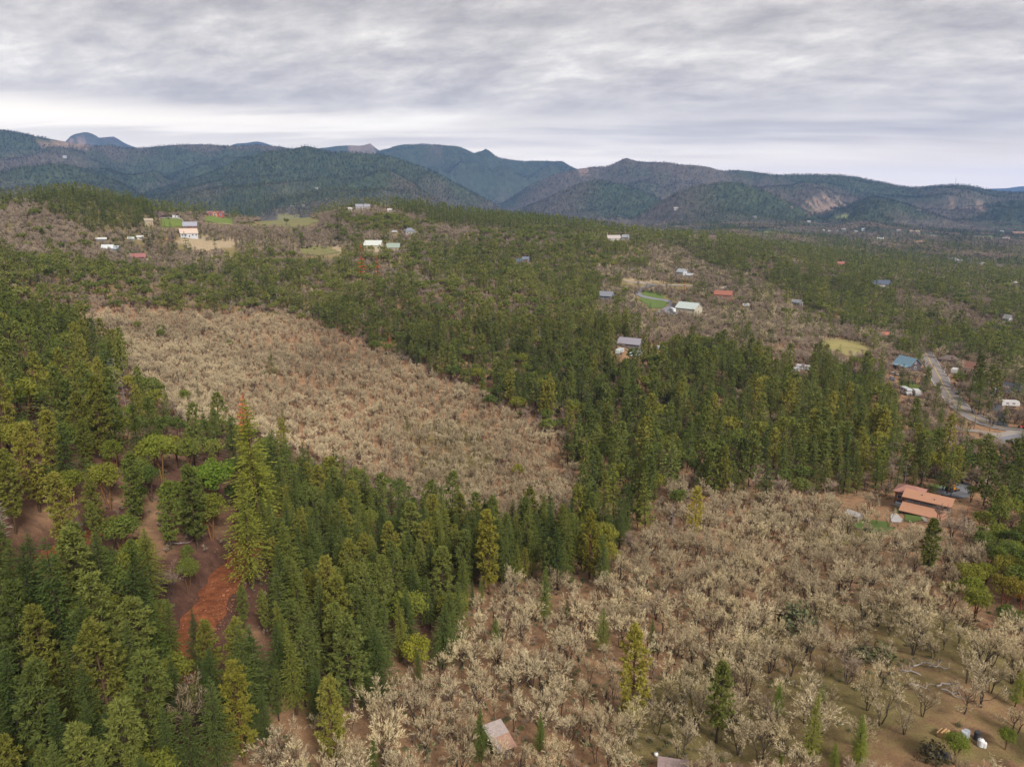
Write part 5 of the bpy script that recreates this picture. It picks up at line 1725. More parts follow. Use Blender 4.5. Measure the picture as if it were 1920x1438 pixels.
# ---- far valley houses
FAR = [
    (1650, 453, 13, 6, 3, (0.72, 0.71, 0.68), (0.66, 0.65, 0.62), 'building', 'bright white block in the valley beyond the mauve woods'),
    (1722, 457, 25, 3, 3, (0.44, 0.30, 0.18), (0.56, 0.33, 0.17), 'warehouse', 'long orange-roofed building in the valley trees'),
    (1783, 490, 21, 5, 3, (0.70, 0.68, 0.64), (0.42, 0.41, 0.42), 'house', 'white wide house with grey roof in the far valley trees'),
    (1799, 493, 10, 4, 3, (0.66, 0.64, 0.62), (0.50, 0.48, 0.47), 'house', 'small white house beside the wide grey-roofed one'),
    (1816, 492, 13, 4, 4, (0.40, 0.38, 0.40), (0.30, 0.28, 0.32), 'house', 'grey house between two white houses in the valley'),
    (1839, 499, 15, 5, 3, (0.58, 0.50, 0.40), (0.68, 0.67, 0.64), 'house', 'tan house with white roof edge in the far valley'),
    (1873, 503, 10, 4, 3, (0.52, 0.52, 0.53), (0.40, 0.40, 0.42), 'house', 'small grey house past the tan white-roofed one'),
    (1597, 468, 10, 4, 3, (0.58, 0.47, 0.36), (0.52, 0.42, 0.34), 'house', 'tan house in mauve woods before the fir belt'),
    (1645, 479, 9, 3, 2, (0.52, 0.36, 0.24), (0.55, 0.38, 0.26), 'house', 'small orange-tan house behind the fir belt'),
    (1733, 488, 16, 5, 4, (0.33, 0.31, 0.36), (0.24, 0.23, 0.28), 'house', 'dark mauve-grey house at the edge of the valley'),
    (1715, 486, 10, 4, 3, (0.46, 0.40, 0.36), (0.38, 0.36, 0.42), 'house', 'small house beside the dark mauve-grey one'),
    (1543, 435, 6, 4, 2, (0.68, 0.68, 0.67), (0.60, 0.60, 0.60), 'house', 'white cottage at the near end of the far village'),
    (1555, 436, 6, 3, 2, (0.60, 0.60, 0.60), (0.55, 0.55, 0.55), 'house', 'pale cottage second along the far village row'),
    (1572, 436, 7, 3, 2, (0.56, 0.55, 0.54), (0.46, 0.46, 0.48), 'house', 'grey cottage midway along the far village row'),
    (1581, 433, 9, 3, 2, (0.66, 0.65, 0.62), (0.50, 0.52, 0.55), 'house', 'wide white cottage behind the grey one in the far village'),
    (1605, 437, 7, 3, 2, (0.62, 0.60, 0.58), (0.52, 0.50, 0.50), 'house', 'white cottage at the far end of the village row'),
    (1618, 433, 7, 4, 2, (0.72, 0.72, 0.71), (0.66, 0.66, 0.66), 'house', 'bright white house standing above the village row'),
    (1632, 442, 9, 3, 2, (0.46, 0.42, 0.42), (0.40, 0.34, 0.34), 'house', 'brownish house below the bright white village house'),
    (1685, 435, 8, 3, 2, (0.58, 0.48, 0.44), (0.48, 0.40, 0.40), 'house', 'pinkish house alone under the dark hills'),
    (1713, 438, 20, 4, 3, (0.52, 0.40, 0.30), (0.54, 0.40, 0.27), 'building', 'wide tan building under the dark hills'),
    (1749, 446, 7, 4, 2, (0.66, 0.65, 0.64), (0.58, 0.57, 0.56), 'house', 'small white house between the tan building and the green field'),
    (1878, 438, 7, 4, 2, (0.66, 0.66, 0.66), (0.58, 0.58, 0.58), 'house', 'white house behind the far green field'),
    (1909, 442, 23, 4, 4, (0.50, 0.38, 0.30), (0.52, 0.31, 0.21), 'building', 'broad orange-roofed building past the far green field'),
    (1886, 451, 13, 4, 3, (0.58, 0.46, 0.42), (0.50, 0.40, 0.36), 'house', 'pinkish house in front of the broad orange-roofed building'),
    (1267, 394, 12, 4, 3, (0.56, 0.50, 0.44), (0.50, 0.44, 0.40), 'house', 'lone tan house on the round brown hill'),
    (1415, 409, 8, 3, 2, (0.60, 0.58, 0.56), (0.52, 0.50, 0.48), 'house', 'small white house on the lower slope of the round hill'),
    (1516, 418, 7, 3, 2, (0.62, 0.60, 0.58), (0.54, 0.52, 0.50), 'house', 'white house at the mouth of the side valley'),
    (1484, 391, 6, 3, 2, (0.52, 0.44, 0.38), (0.44, 0.36, 0.32), 'house', 'tiny tan house high beside the felled slopes'),
    (122, 297, 7, 3, 2, (0.66, 0.66, 0.68), (0.56, 0.58, 0.62), 'house', 'white house high on the far forested hill'),
    (548, 390, 8, 3, 2, (0.62, 0.62, 0.62), (0.54, 0.54, 0.56), 'house', 'white house at the foot of the wooded hills'),
    (568, 388, 8, 3, 2, (0.56, 0.55, 0.54), (0.50, 0.50, 0.52), 'house', 'grey-white house next to the one at the hill foot'),
    (594, 356, 6, 3, 2, (0.60, 0.60, 0.60), (0.54, 0.54, 0.56), 'house', 'tiny pale house partway up the wooded hill'),
    (345, 397, 7, 3, 2, (0.66, 0.66, 0.66), (0.56, 0.60, 0.62), 'house', 'tiny white house between the lone fir and the grove'),
    (1905, 534, 6, 3, 2, (0.62, 0.62, 0.62), (0.54, 0.54, 0.54), 'house', 'tiny white house in the dark trees above the photo edge'),
]
for (u, v, w_, h_, rf, wc, rc, cat, lab) in FAR:
    house('house' if cat == 'house' else cat, lab, u, v, w_, h_, rf, wc, rc, yaw=((u * 7) % 60) - 30, cat=cat, nwin=2 if w_ < 12 else 4, door=w_ > 9, ratio=0.7)


# ---- poles, mast, road sign
def utility_pole(u, v, hpx, lab):
    p = at(u, v)
    d = math.sqrt(p[0] ** 2 + p[1] ** 2 + (p[2] - CZ) ** 2)
    H = hpx * d / F / 0.97
    t = thing('utility_pole', lab, 'utility pole', p, random.uniform(-0.6, 0.6), 'wooden utility poles')
    wood = P_('pole_wood', (0.204, 0.136, 0.088), scale=3)
    lathe('pole', [(0.19, -0.5), (0.15, H * 0.6), (0.11, H)], 8, wood, t)
    part_mesh('crossarm', [(0, 0, H - 0.6, 2.4, 0.14, 0.16)], mat=wood, parent=t)
    for x in (-1.05, -0.4, 0.4, 1.05):
        part_mesh('insulator', [(x, 0, H - 0.42, 0.12, 0.12, 0.2)], mat=P_('dark_metal', (0.1, 0.1, 0.1)), parent=t)
    SPOTS.append((p[0], p[1], 1.5)); KEEP.append((u - 3, v - hpx, u + 3, v, d))


utility_pole(1190, 528, 14, 'shorter wooden utility pole on the bank above the gravel road')
utility_pole(1209.5, 530, 18, 'taller wooden utility pole on the bank above the gravel road')
utility_pole(1356, 537, 14, 'wooden utility pole behind the red metal roofed house')
utility_pole(1855, 812, 35, 'tall wooden utility pole beside the gravel junction')
utility_pole(1826, 806, 30, 'wooden utility pole on the grass between the two valley roads')
p = next(q for q in (at(1791, v_) for v_ in np.arange(334, 372, 1.0)) if np.hypot(q[0], q[1]) > 3000); d = math.hypot(p[0], p[1])
t = thing('radio_mast', 'thin radio mast on top of the dark pointed hill', 'mast', p)
for i in range(3):
    a = i * 2.094
    o = part_mesh('leg', [(math.cos(a) * 1.6, math.sin(a) * 1.6, 20, 0.5, 0.5, 44)], mat=P_('mast_grey', (0.32, 0.33, 0.36)), parent=t)
for k_ in range(7):
    lathe('brace', [(1.9, k_ * 6 + 2), (1.9, k_ * 6 + 2.6)], 3, P_('mast_grey', (0.32, 0.33, 0.36)), t)
p = at(1913, 811)
t = thing('stop_sign', 'red octagonal stop sign at the gravel junction', 'road sign', p, math.radians(-20))
part_mesh('pole', [(0, 0, 1.1, 0.08, 0.08, 2.3)], mat=P_('mast_grey', (0.32, 0.33, 0.36)), parent=t)
o = lathe('plate', [(0.42, -0.02), (0.42, 0.02)], 8, P_('sign_red', (0.55, 0.03, 0.03)), t)
o.rotation_euler = (math.pi / 2, 0, 0); o.location = (0, -0.07, 2.4)
fc = bpy.data.curves.new('stop_text', 'FONT'); fc.body = 'STOP'; fc.size = 0.28; fc.align_x = 'CENTER'; fc.align_y = 'CENTER'; fc.extrude = 0.004
fc.materials.append(M_TRIM)
_o = bpy.data.objects.new('tmp', fc); COL.objects.link(_o)
_me = bpy.data.meshes.new_from_object(_o); bpy.data.objects.remove(_o)
o = link('lettering', _me, t); o.rotation_euler = (math.pi / 2, 0, 0); o.location = (0, -0.10, 2.4)
SPOTS.append((p[0], p[1], 2.0)); KEEP.append((1908, 800, 1920, 812, 320))

# ------------------------------------------------------------------ what grows where (outlines in photograph pixels, later ones win)
ZONES = [
    # name, spacing, height factor, mix, outline, (rmin, rmax)
    ('slope', 6.2, .70, {'bare': .50, 'fir': .15, 'pine': .15, 'broad': .12, 'oak': .08}, None, (0, 1300)),
    ('leftband', 7.2, .76, {'fir': .24, 'pine': .14, 'broad': .30, 'bare': .30, 'snag': .02}, [(-800, 470), (120, 470), (250, 490), (420, 500), (640, 500), (640, 600), (420, 575), (250, 580), (160, 590), (120, 560), (-800, 620)], (0, 1300)),
    ('hilltop_bare', 5.2, .8, {'bare': .86, 'broad': .10, 'fir': .04}, [(-800, 385), (60, 385), (130, 400), (230, 425), (260, 470), (150, 475), (0, 470), (-800, 470)], (0, 1300)),
    ('fir_hill', 7.0, .75, {'fir': .72, 'pine': .13, 'broad': .1, 'bare': .05}, [(50, 372), (90, 350), (160, 345), (230, 365), (300, 395), (290, 425), (250, 435), (180, 425), (110, 400)], (0, 1400)),
    ('ranch', 7.0, .75, {'bare': .84, 'fir': .09, 'broad': .07}, [(170, 425), (290, 420), (310, 395), (660, 395), (660, 480), (540, 500), (300, 495), (170, 480)], (0, 1400)),
    ('hill_oaks', 5.0, .75, {'bare': .80, 'broad': .16, 'fir': .04}, [(540, 425), (640, 390), (760, 395), (860, 420), (1130, 440), (1140, 470), (900, 455), (780, 440), (660, 440), (560, 445)], (0, 1500)),
    ('hill_green', 7.0, .75, {'broad': .72, 'bare': .2, 'fir': .08}, [(640, 402), (760, 398), (800, 420), (760, 430), (660, 428)], (0, 1500)),
    ('ridge_firs', 7.5, .75, {'fir': .85, 'pine': .1, 'broad': .05}, [(700, 370), (800, 372), (960, 395), (1040, 390), (1090, 405), (1170, 420), (1160, 432), (1050, 428), (960, 425), (850, 420), (760, 395)], (0, 1600)),
    ('rust_oaks', 5.2, .75, {'bare': .60, 'broad': .34, 'fir': .06}, [(900, 430), (1000, 420), (1130, 440), (1130, 470), (1000, 470), (900, 465)], (0, 1500)),
    ('grove', 7.2, .76, {'fir': .36, 'pine': .22, 'broad': .22, 'bare': .20}, [(760, 455), (900, 450), (1020, 465), (1100, 460), (1205, 445), (1210, 510), (1150, 510), (1000, 500), (800, 520)], (0, 1100)),
    ('slope_bare', 5.2, .68, {'bare': .70, 'oak': .12, 'fir': .05, 'pine': .05, 'broad': .08}, [(1110, 490), (1210, 500), (1220, 465), (1300, 455), (1430, 500), (1480, 560), (1560, 600), (1700, 610), (1680, 660), (1540, 670), (1460, 650), (1330, 640), (1220, 620), (1150, 600), (1080, 560)], (0, 1200)),
    ('belt', 6.1, .74, {'fir': .44, 'pine': .24, 'broad': .22, 'snag': .02, 'bare': .08}, [(640, 490), (800, 500), (1000, 480), (1110, 490), (1080, 560), (1150, 600), (1230, 640), (1330, 650), (1460, 690), (1540, 690), (1680, 700), (1720, 780), (1680, 830), (1500, 850), (1300, 860), (1260, 980), (1180, 1000), (1060, 960), (1085, 880), (1055, 800), (930, 735), (890, 710), (790, 680), (700, 640), (600, 590), (480, 565), (430, 520)], (0, 1000)),
    ('belt_far', 7.6, .84, {'fir': .30, 'pine': .20, 'broad': .18, 'snag': .02, 'bare': .30}, [(400, 470), (1120, 470), (1130, 560), (1000, 600), (860, 590), (760, 560), (640, 560), (470, 550)], (440, 1000)),
    ('ridge_belt', 7.8, .84, {'fir': .46, 'pine': .18, 'broad': .12, 'bare': .24}, [(1270, 445), (1330, 455), (1440, 468), (1480, 495), (1600, 525), (1760, 560), (1940, 600), (2800, 640), (2800, 720), (1930, 700), (1880, 660), (1780, 640), (1700, 615), (1580, 600), (1500, 570), (1450, 520), (1300, 480)], (0, 1400)),
    ('far_belt', 8.5, .8, {'fir': .48, 'pine': .17, 'broad': .12, 'bare': .23}, [(1550, 470), (1620, 470), (1760, 500), (1950, 540), (2800, 560), (2800, 620), (1900, 590), (1740, 545), (1600, 520)], (0, 1600)),
    ('far_bare', 7.0, .75, {'bare': .9, 'broad': .1}, [(1670, 530), (1760, 550), (1880, 600), (1860, 625), (1760, 590), (1680, 560)], (0, 1400)),
    ('village', 6.5, .75, {'bare': .55, 'oak': .08, 'fir': .2, 'pine': .1, 'broad': .07}, [(1660, 660), (1760, 640), (1850, 660), (2800, 700), (2800, 830), (1850, 830), (1720, 800), (1700, 740), (1650, 720)], (0, 800)),
    ('mixed_edge', 6.4, .74, {'pine': .34, 'fir': .26, 'bare': .26, 'broad': .14}, [(1290, 840), (1500, 850), (1700, 830), (1850, 840), (2800, 835), (2800, 960), (1900, 930), (1820, 900), (1680, 905), (1500, 920), (1330, 905), (1270, 890)], (0, 500)),
    ('oak_field', 4.3, .62, {'oak': .90, 'shrub': .045, 'bare': .02, 'fir': .012, 'broad': .023}, [(120, 590), (200, 575), (420, 580), (600, 600), (700, 650), (800, 690), (900, 725), (930, 760), (1050, 815), (1085, 880), (1070, 950), (1010, 985), (900, 965), (800, 930), (700, 890), (570, 840), (440, 800), (340, 780), (270, 720), (190, 650)], (150, 650)),
    ('left_slope', 8.0, .76, {'pine': .40, 'fir': .12, 'broad': .42, 'snag': .06}, [(-800, 600), (100, 570), (190, 640), (250, 700), (330, 790), (440, 810), (520, 850), (490, 1000), (400, 1080), (250, 1080), (-800, 1050)], (0, 420)),
    ('fir_stand', 4.8, .66, {'fir': .58, 'pine': .22, 'broad': .18, 'snag': .02}, [(-800, 1060), (60, 1050), (250, 1080), (330, 1100), (480, 1010), (470, 880), (540, 850), (700, 930), (850, 965), (960, 985), (1060, 960), (1170, 1000), (1130, 1060), (950, 1070), (900, 1110), (840, 1190), (660, 1270), (540, 1330), (430, 1370), (380, 1480), (380, 1800), (-800, 1800)], (0, 330)),
    ('oaks', 4.9, .60, {'oak': .90, 'bare': .05, 'shrub': .03, 'fir': .015, 'broad': .005}, [(380, 1900), (400, 1400), (540, 1335), (660, 1280), (840, 1195), (900, 1115), (950, 1075), (1130, 1060), (1180, 1000), (1270, 900), (1500, 925), (1680, 920), (1700, 985), (2800, 1000), (2800, 1900)], (0, 300)),
    ('open_oaks', 5.8, .60, {'oak': .80, 'shrub': .10, 'bare': .05, 'fir': .05}, [(1330, 1340), (1480, 1310), (1560, 1180), (1450, 1150), (1560, 1110), (1720, 1180), (1860, 1230), (1950, 1300), (1950, 1900), (1290, 1900)], (0, 300)),
    ('right_edge', 6.0, .58, {'broad': .58, 'pine': .16, 'oak': .19, 'shrub': .07}, [(1760, 1090), (1860, 1040), (1830, 960), (1900, 900), (2800, 880), (2800, 1170), (1900, 1170), (1800, 1150)], (0, 300)),
]

# ground kept clear, by sight line: roads, lawns, road cut
CLEAR_PX = [([(455, 1000), (500, 985), (470, 1060), (436, 1130), (432, 1185), (350, 1200), (325, 1160), (390, 1075)], 118), ([(90, 1035), (150, 995), (205, 970), (208, 985), (150, 1018), (105, 1050)], 120),
            ([(230, 945), (285, 965), (285, 1000), (225, 990)], 135),
            ([(1728, 664), (1752, 664), (1788, 730), (1812, 765), (1860, 795), (1912, 802), (1912, 826), (1860, 825), (1840, 800), (1795, 768), (1765, 735)], 300),
            ([(1535, 640), (1575, 633), (1640, 655), (1600, 666), (1560, 655)], 440), ([(1690, 716), (1732, 728), (1728, 736), (1692, 728)], 380),
            ([(300, 410), (345, 412), (346, 426), (302, 427)], 700), ([(382, 408), (438, 412), (436, 424), (384, 420)], 700),
            ([(1205, 546), (1262, 560), (1262, 585), (1215, 585), (1190, 552)], 500), ([(1165, 524), (1300, 534), (1300, 540), (1165, 532)], 600),
            ([(460, 424), (520, 402), (600, 412), (590, 424)], 800), ([(560, 470), (640, 464), (640, 478), (570, 480)], 600), ([(330, 448), (440, 452), (440, 466), (340, 470)], 600),
            ([(1480, 1240), (1560, 1200), (1620, 1220), (1500, 1290)], 70)]
KW, KH = 480, 360
keepmap = np.zeros((KH, KW))
CLEAR_PX = [(q, float(np.hypot(*hit(np.array([a[0] for a in q], float), np.array([a[1] for a in q], float))[:, :2].T).max()) * 1.01) for q, _ in CLEAR_PX]
gu, gv = np.meshgrid((np.arange(KW) + .5) * 4, (np.arange(KH) + .5) * 4)
for poly, dd in CLEAR_PX:
    keepmap = np.where(pip(poly, gu, gv), np.maximum(keepmap, dd), keepmap)
for (a, b, c, d_, dd) in KEEP:
    keepmap = np.where((gu >= a - 3) & (gu <= c + 3) & (gv >= b - 2) & (gv <= d_ + 1), np.maximum(keepmap, dd), keepmap)


def blocked(u, v, d):
    i = np.floor(np.asarray(u) / 4).astype(int); j = np.floor(np.asarray(v) / 4).astype(int)
    ok = (i >= 0) & (i < KW) & (j >= 0) & (j < KH)
    return np.where(ok, keepmap[np.clip(j, 0, KH - 1), np.clip(i, 0, KW - 1)] > d, False)


BASE_H = {k: SPECIES[k][1] for k in SPECIES}
RADIUS = {'fir': 1.9, 'pine': 2.0, 'broad': 3.0, 'oak': 2.0, 'bare': 2.2, 'snag': 1.5, 'rust': 2.0, 'shrub': 1.0}
trees = []        # dict(sp, x, y, z, s, rot, var, dist, zone, hero, label, tint)

# ---- the trees one can point to: (species, column, row of the foot, row of the top, hue, label)
YGR, YEL, DK, BLU, ORG = (1.38, 1.25, 0.95), (1.75, 1.46, 0.95), (0.75, 0.8, 0.85), (0.85, 1.0, 1.15), (1.25, 1.0, 0.8)
HEROES = [
    ('pine', 1185, 1358, 1180, (1.6, 1.4, 1.0), 'tall yellow-green pine on two bare trunks among pale oaks'),
    ('pine', 1343, 1392, 1245, (0.9, 0.95, 0.9), 'dark olive pine on a bare trunk beside the open grass'),
    ('pine', 458, 1432, 1247, YEL, 'bright yellow-green pine with loose tufts at the edge of the firs'),
    ('pine', 630, 1440, 1275, YGR, 'yellow-green pine standing in front of the pale oaks'),
    ('pine', 402, 1300, 1168, YGR, 'first yellow-green pine of the pair below the dirt road'),
    ('pine', 440, 1296, 1164, (1.35, 1.25, 0.95), 'second yellow-green pine of the pair below the dirt road'),
    ('fir', 374, 1262, 1140, (0.85, 0.92, 1.1), 'thin greyish fir in front of the end of the dirt road'),
    ('pine', 918, 1115, 962, YEL, 'bright yellow-green pine at the tip of the fir stand'),
    ('pine', 1105, 1085, 962, (1.7, 1.4, 0.9), 'yellowish pine between the fir tip and the pale oaks'),
    ('fir', 1150, 985, 868, YGR, 'first of two bright yellow-green firs below the belt'),
    ('fir', 1210, 1000, 878, YGR, 'second of two bright yellow-green firs, the wider one'),
    ('fir', 1163, 908, 808, (1.1, 1.1, 1.0), 'mid green pointed fir behind the two yellow-green firs'),
    ('fir', 1253, 925, 812, (1.25, 1.2, 1.35), 'broad pale grey-green fir at the belt edge'),
    ('pine', 1017, 790, 718, YEL, 'small bright yellow pine on the belt edge by the oak field'),
    ('pine', 1072, 760, 712, YGR, 'upper yellow-green pine behind the small bright yellow one'),
    ('pine', 1066, 822, 752, YGR, 'lower yellow-green pine at the corner of the oak field'),
    ('pine', 1300, 1012, 915, YEL, 'slim bright yellow-green pine rising from the pale oaks'),
    ('pine', 1736, 1085, 975, (1.0, 1.0, 0.9), 'olive pine standing alone below the terracotta-roofed house'),
    ('fir', 490, 1010, 750, (1.5, 1.4, 0.9), 'tallest bright green fir beside the top of the dirt road'),
    ('fir', 472, 1100, 880, (1.4, 1.3, 0.9), 'bright green fir right below the tallest one by the road'),
    ('fir', 310, 1300, 1108, (0.9, 1.0, 0.85), 'tall dark pointed fir in front of the dirt road bend'),
    ('fir', 130, 1260, 1010, (0.9, 1.0, 0.95), 'big dark fir below the upper dirt bench'),
    ('fir', 65, 1240, 1020, DK, 'dark fir at the frame edge next to the upper bench'),
    ('fir', 240, 1430, 1345, (0.85, 1.0, 0.8), 'dark low fir in front of the bottom fir stand'),
    ('fir', 120, 1436, 1340, (0.9, 1.0, 0.8), 'broad dark fir at the bottom of the stand'),
    ('pine', 70, 1480, 1395, YEL, 'bright yellow-green pine top at the bottom corner'),
    ('fir', 828, 965, 903, (0.9, 1.0, 0.9), 'lone dark fir at the near edge of the oak field'),
    ('fir', 1606, 1440, 1335, (1.3, 1.35, 0.9), 'bright green young fir in the open grass, the tallest of three'),
    ('fir', 1562, 1450, 1392, (1.35, 1.35, 0.9), 'bushy young fir at the bottom of the open grass'),
    ('fir', 1608, 1450, 1382, (1.3, 1.3, 0.9), 'young fir right in front of the tallest young one'),
    ('fir', 1460, 1452, 1405, (1.2, 1.25, 0.9), 'little green fir at the bottom edge beside the grass'),
    ('fir', 1903, 1325, 1252, (1.3, 1.3, 0.9), 'bright green fir at the far side of the fallen logs'),
    ('fir', 1458, 1345, 1280, (1.0, 1.25, 0.8), 'small dark green fir beside the open grass pine'),
    ('fir', 1540, 1318, 1282, (1.1, 1.3, 0.8), 'little green fir behind the bowl-shaped pale oak'),
    ('fir', 700, 1440, 1380, (1.0, 1.05, 0.9), 'small dark fir among pale oaks left of the cabin'),
    ('fir', 903, 1428, 1325, (0.8, 0.9, 0.8), 'dark narrow fir standing against the derelict cabin'),
    ('fir', 1012, 1408, 1335, (0.8, 0.95, 0.8), 'dark bushy fir to the side of the derelict cabin'),
    ('fir', 1020, 1170, 1060, (0.85, 0.95, 0.85), 'dark fir at the edge between stand and pale oaks'),
    ('fir', 1062, 1160, 1122, (0.9, 0.95, 0.85), 'small dull green fir within the pale oaks'),
    ('fir', 1130, 1225, 1140, (0.9, 0.92, 0.8), 'dull green fir half hidden by pale oak crowns'),
    ('fir', 1225, 1230, 1160, (0.9, 0.92, 0.8), 'dull fir behind the two-trunk yellow-green pine'),
    ('fir', 930, 1215, 1155, (0.8, 0.95, 0.8), 'narrow dark fir leaning among pale oaks below the stand'),
    ('fir', 925, 1000 + 70, 1010, (0.9, 1.0, 0.85), 'dark fir behind the bright pine at the stand tip'),
    ('rust', 458, 826, 738, (1.5, 0.95, 0.75), 'orange dead fir behind the tallest bright green fir'),
    ('rust', 733, 662, 624, (1.5, 1.1, 0.9), 'bright orange dead fir at the upper edge of the oak field'),
    ('rust', 680, 532, 461, (1.0, 0.62, 0.6), 'rust-red dead pine in front of the cream house'),
    ('rust', 709, 528, 480, (1.0, 0.60, 0.6), 'smaller rust-red dead pine beside the first one'),
    ('rust', 1282, 556, 520, (1.15, 0.8, 0.6), 'orange dead conifer below the two-storey white house'),
    ('rust', 1807, 990, 948, (1.2, 0.95, 0.6), 'orange larch-like tree by the yard of the terracotta house'),
    ('rust', 1566, 600, 582, (1.0, 0.7, 0.6), 'small rust-coloured tree above the yellow field'),
    ('rust', 1407, 692, 668, (1.35, 0.9, 0.6), 'small orange tree among grey oaks below the slope'),
    ('rust', 62, 442, 428, (0.9, 0.5, 0.5), 'dull red tree on the bare hilltop'),
    ('rust', 1000 + 297, 790, 745, (0.75, 0.8, 0.9), 'brownish dying fir inside the conifer belt'),
    ('rust', 1570, 880, 810, (0.8, 0.85, 0.75), 'brownish dying pine above the terracotta house'),
    ('fir', 635, 458, 397, (0.62, 0.68, 0.75), 'tall dark lone fir beside the cream house'),
    ('fir', 369, 420, 381, (0.55, 0.6, 0.7), 'tall dark lone fir by the red house'),
    ('fir', 316, 412, 387, (0.55, 0.62, 0.7), 'dark fir behind the bright pasture'),
    ('fir', 297, 426, 396, (0.6, 0.66, 0.7), 'dark fir at the corner of the bright pasture'),
    ('fir', 280, 472, 422, (0.85, 0.95, 0.9), 'tall fir in front of the tan barn'),
    ('fir', 304, 475, 444, (0.8, 0.9, 0.9), 'first dark fir in the row below the farmhouse'),
    ('fir', 326, 474, 436, (0.6, 0.68, 0.75), 'darkest fir in the row below the farmhouse'),
    ('fir', 350, 466, 434, (0.75, 0.9, 0.85), 'slim fir in front of the white farmhouse'),
    ('fir', 356, 474, 448, (0.8, 0.9, 0.9), 'short fir in the row below the farmhouse'),
    ('fir', 405, 476, 446, (0.8, 0.9, 0.9), 'fir at the end of the row on the tan field'),
    ('fir', 376, 448, 422, (0.65, 0.75, 0.8), 'dark fir beside the white farmhouse'),
    ('fir', 426, 410, 392, (0.6, 0.68, 0.75), 'dark fir next to the red house'),
    ('fir', 452, 412, 389, (0.62, 0.7, 0.78), 'first fir on the pasture beyond the red house'),
    ('fir', 470, 415, 390, (0.6, 0.68, 0.75), 'second fir on the pasture beyond the red house'),
    ('fir', 485, 437, 420, (0.85, 0.95, 0.9), 'lone small fir on the olive pasture'),
    ('broad', 674, 459, 434, (0.8, 0.75, 0.7), 'round dark evergreen behind the cream house'),
    ('broad', 537, 424, 408, (0.7, 0.75, 0.75), 'round dark evergreen on the olive pasture'),
    ('snag', 978, 1062, 1014, (0.85, 0.82, 0.85), 'grey dead conifer beside the bright pine'),
    ('snag', 222, 760, 668, (1.0, 1.0, 1.0), 'grey dead tree at the edge of the oak field'),
    ('snag', 238, 775, 690, (0.95, 0.95, 0.95), 'second grey dead tree beside the first at the field edge'),
    ('snag', 12, 1030, 925, (1.2, 1.15, 1.1), 'pale dead pine leaning over bare soil at the frame edge'),
    ('snag', 150, 1015, 955, (1.15, 1.1, 1.1), 'short pale dead pine on the dirt bench'),
    ('snag', 200, 930, 882, (1.2, 1.15, 1.1), 'thin pale dead pine above the dirt bench'),
    ('snag', 282, 895, 845, (1.1, 1.05, 1.05), 'pale dead trunk under the yellow-green evergreens'),
    ('snag', 274, 1168, 1095, (0.7, 0.65, 0.65), 'thin grey dead tree on the bank above the dirt road'),
    ('snag', 870, 675, 640, (0.95, 0.95, 0.95), 'grey dead conifer at the upper edge of the oak field'),
    ('snag', 1262, 1010, 940, (1.25, 1.2, 1.15), 'pale leafless tree below the broad grey-green fir'),
    ('snag', 1695, 912, 862, (1.2, 1.1, 1.1), 'pale leafless poplar behind the terracotta-roofed house'),
    ('pine', 255, 985, 850, (0.95, 1.05, 0.9), 'dark pine on a thick bare trunk above the dirt bench'),
    ('pine', 105, 905, 770, YGR, 'yellow-green pine on a bare trunk on the red slope'),
    ('pine', 165, 885, 790, (1.1, 1.1, 0.9), 'olive pine on the red slope beside the yellow-green one'),
    ('pine', 30, 1000, 850, (1.2, 1.15, 0.9), 'tall olive pine on a long bare trunk at the frame edge'),
    ('pine', 75, 960, 800, (1.35, 1.2, 0.9), 'tall yellowish pine behind the pale dead pine'),
    ('pine', 195, 870, 710, YGR, 'bright yellow-green pine above the green evergreens'),
    ('fir', 265, 760, 690, (0.8, 0.95, 0.85), 'dark leaning fir at the corner of the oak field'),
    ('fir', 205, 720, 628, (0.75, 0.9, 0.85), 'dark narrow fir beside the grey dead trees'),
    ('fir', 105, 715, 625, (0.9, 1.05, 0.85), 'dark green fir with bare stems on the upper slope'),
    ('pine', 320, 1030, 905, (0.95, 1.1, 0.85), 'dark green pine above the dirt road cut'),
    ('broad', 405, 975, 858, (0.95, 1.25, 0.75), 'large round bright green evergreen beside the dirt road'),
    ('broad', 355, 985, 925, (0.8, 1.1, 0.75), 'round green evergreen in front of the large bright one'),
    ('broad', 305, 905, 810, (1.2, 1.25, 0.8), 'yellow-green round evergreen behind the large bright one'),
    ('broad', 250, 800, 755, (1.1, 1.4, 0.8), 'fresh green round evergreen on the edge of the red slope'),
    ('broad', 50, 800, 705, (1.25, 1.2, 0.8), 'yellow-green evergreen near the frame edge on the slope'),
    ('broad', 255, 1255, 1183, (1.2, 1.35, 1.0), 'small pale green evergreen between two dark firs'),
    ('broad', 770, 1195, 1105, (1.1, 1.15, 0.8), 'olive round evergreen at the lower edge of the stand'),
    ('broad', 850, 1190, 1110, (1.15, 1.05, 0.8), 'bronze-green round evergreen where the stand meets the oaks'),
    ('broad', 785, 1265, 1190, (1.3, 1.3, 0.7), 'yellow-green evergreen in front of the stand edge'),
    ('broad', 1815, 1145, 1080, (1.2, 1.2, 0.8), 'first yellow-green evergreen at the grove past the pale oaks'),
    ('broad', 1880, 1145, 1075, (1.35, 1.0, 0.8), 'orange-tinged evergreen beside the yellow-green one'),
    ('broad', 1915, 1150, 1090, (1.45, 0.85, 0.7), 'rusty-tinged evergreen at the frame edge'),
    ('broad', 1788, 1432, 1374, (1.2, 1.25, 0.9), 'flat-topped green shrub-tree over the black tarp'),
    ('broad', 1885, 1405, 1365, (1.2, 1.25, 0.9), 'green evergreen by the thin bare trunk at the camp'),
    ('shrub', 1497, 1178, 1132, (0.9, 0.95, 0.95), 'big dark rounded shrub in the clearing'),
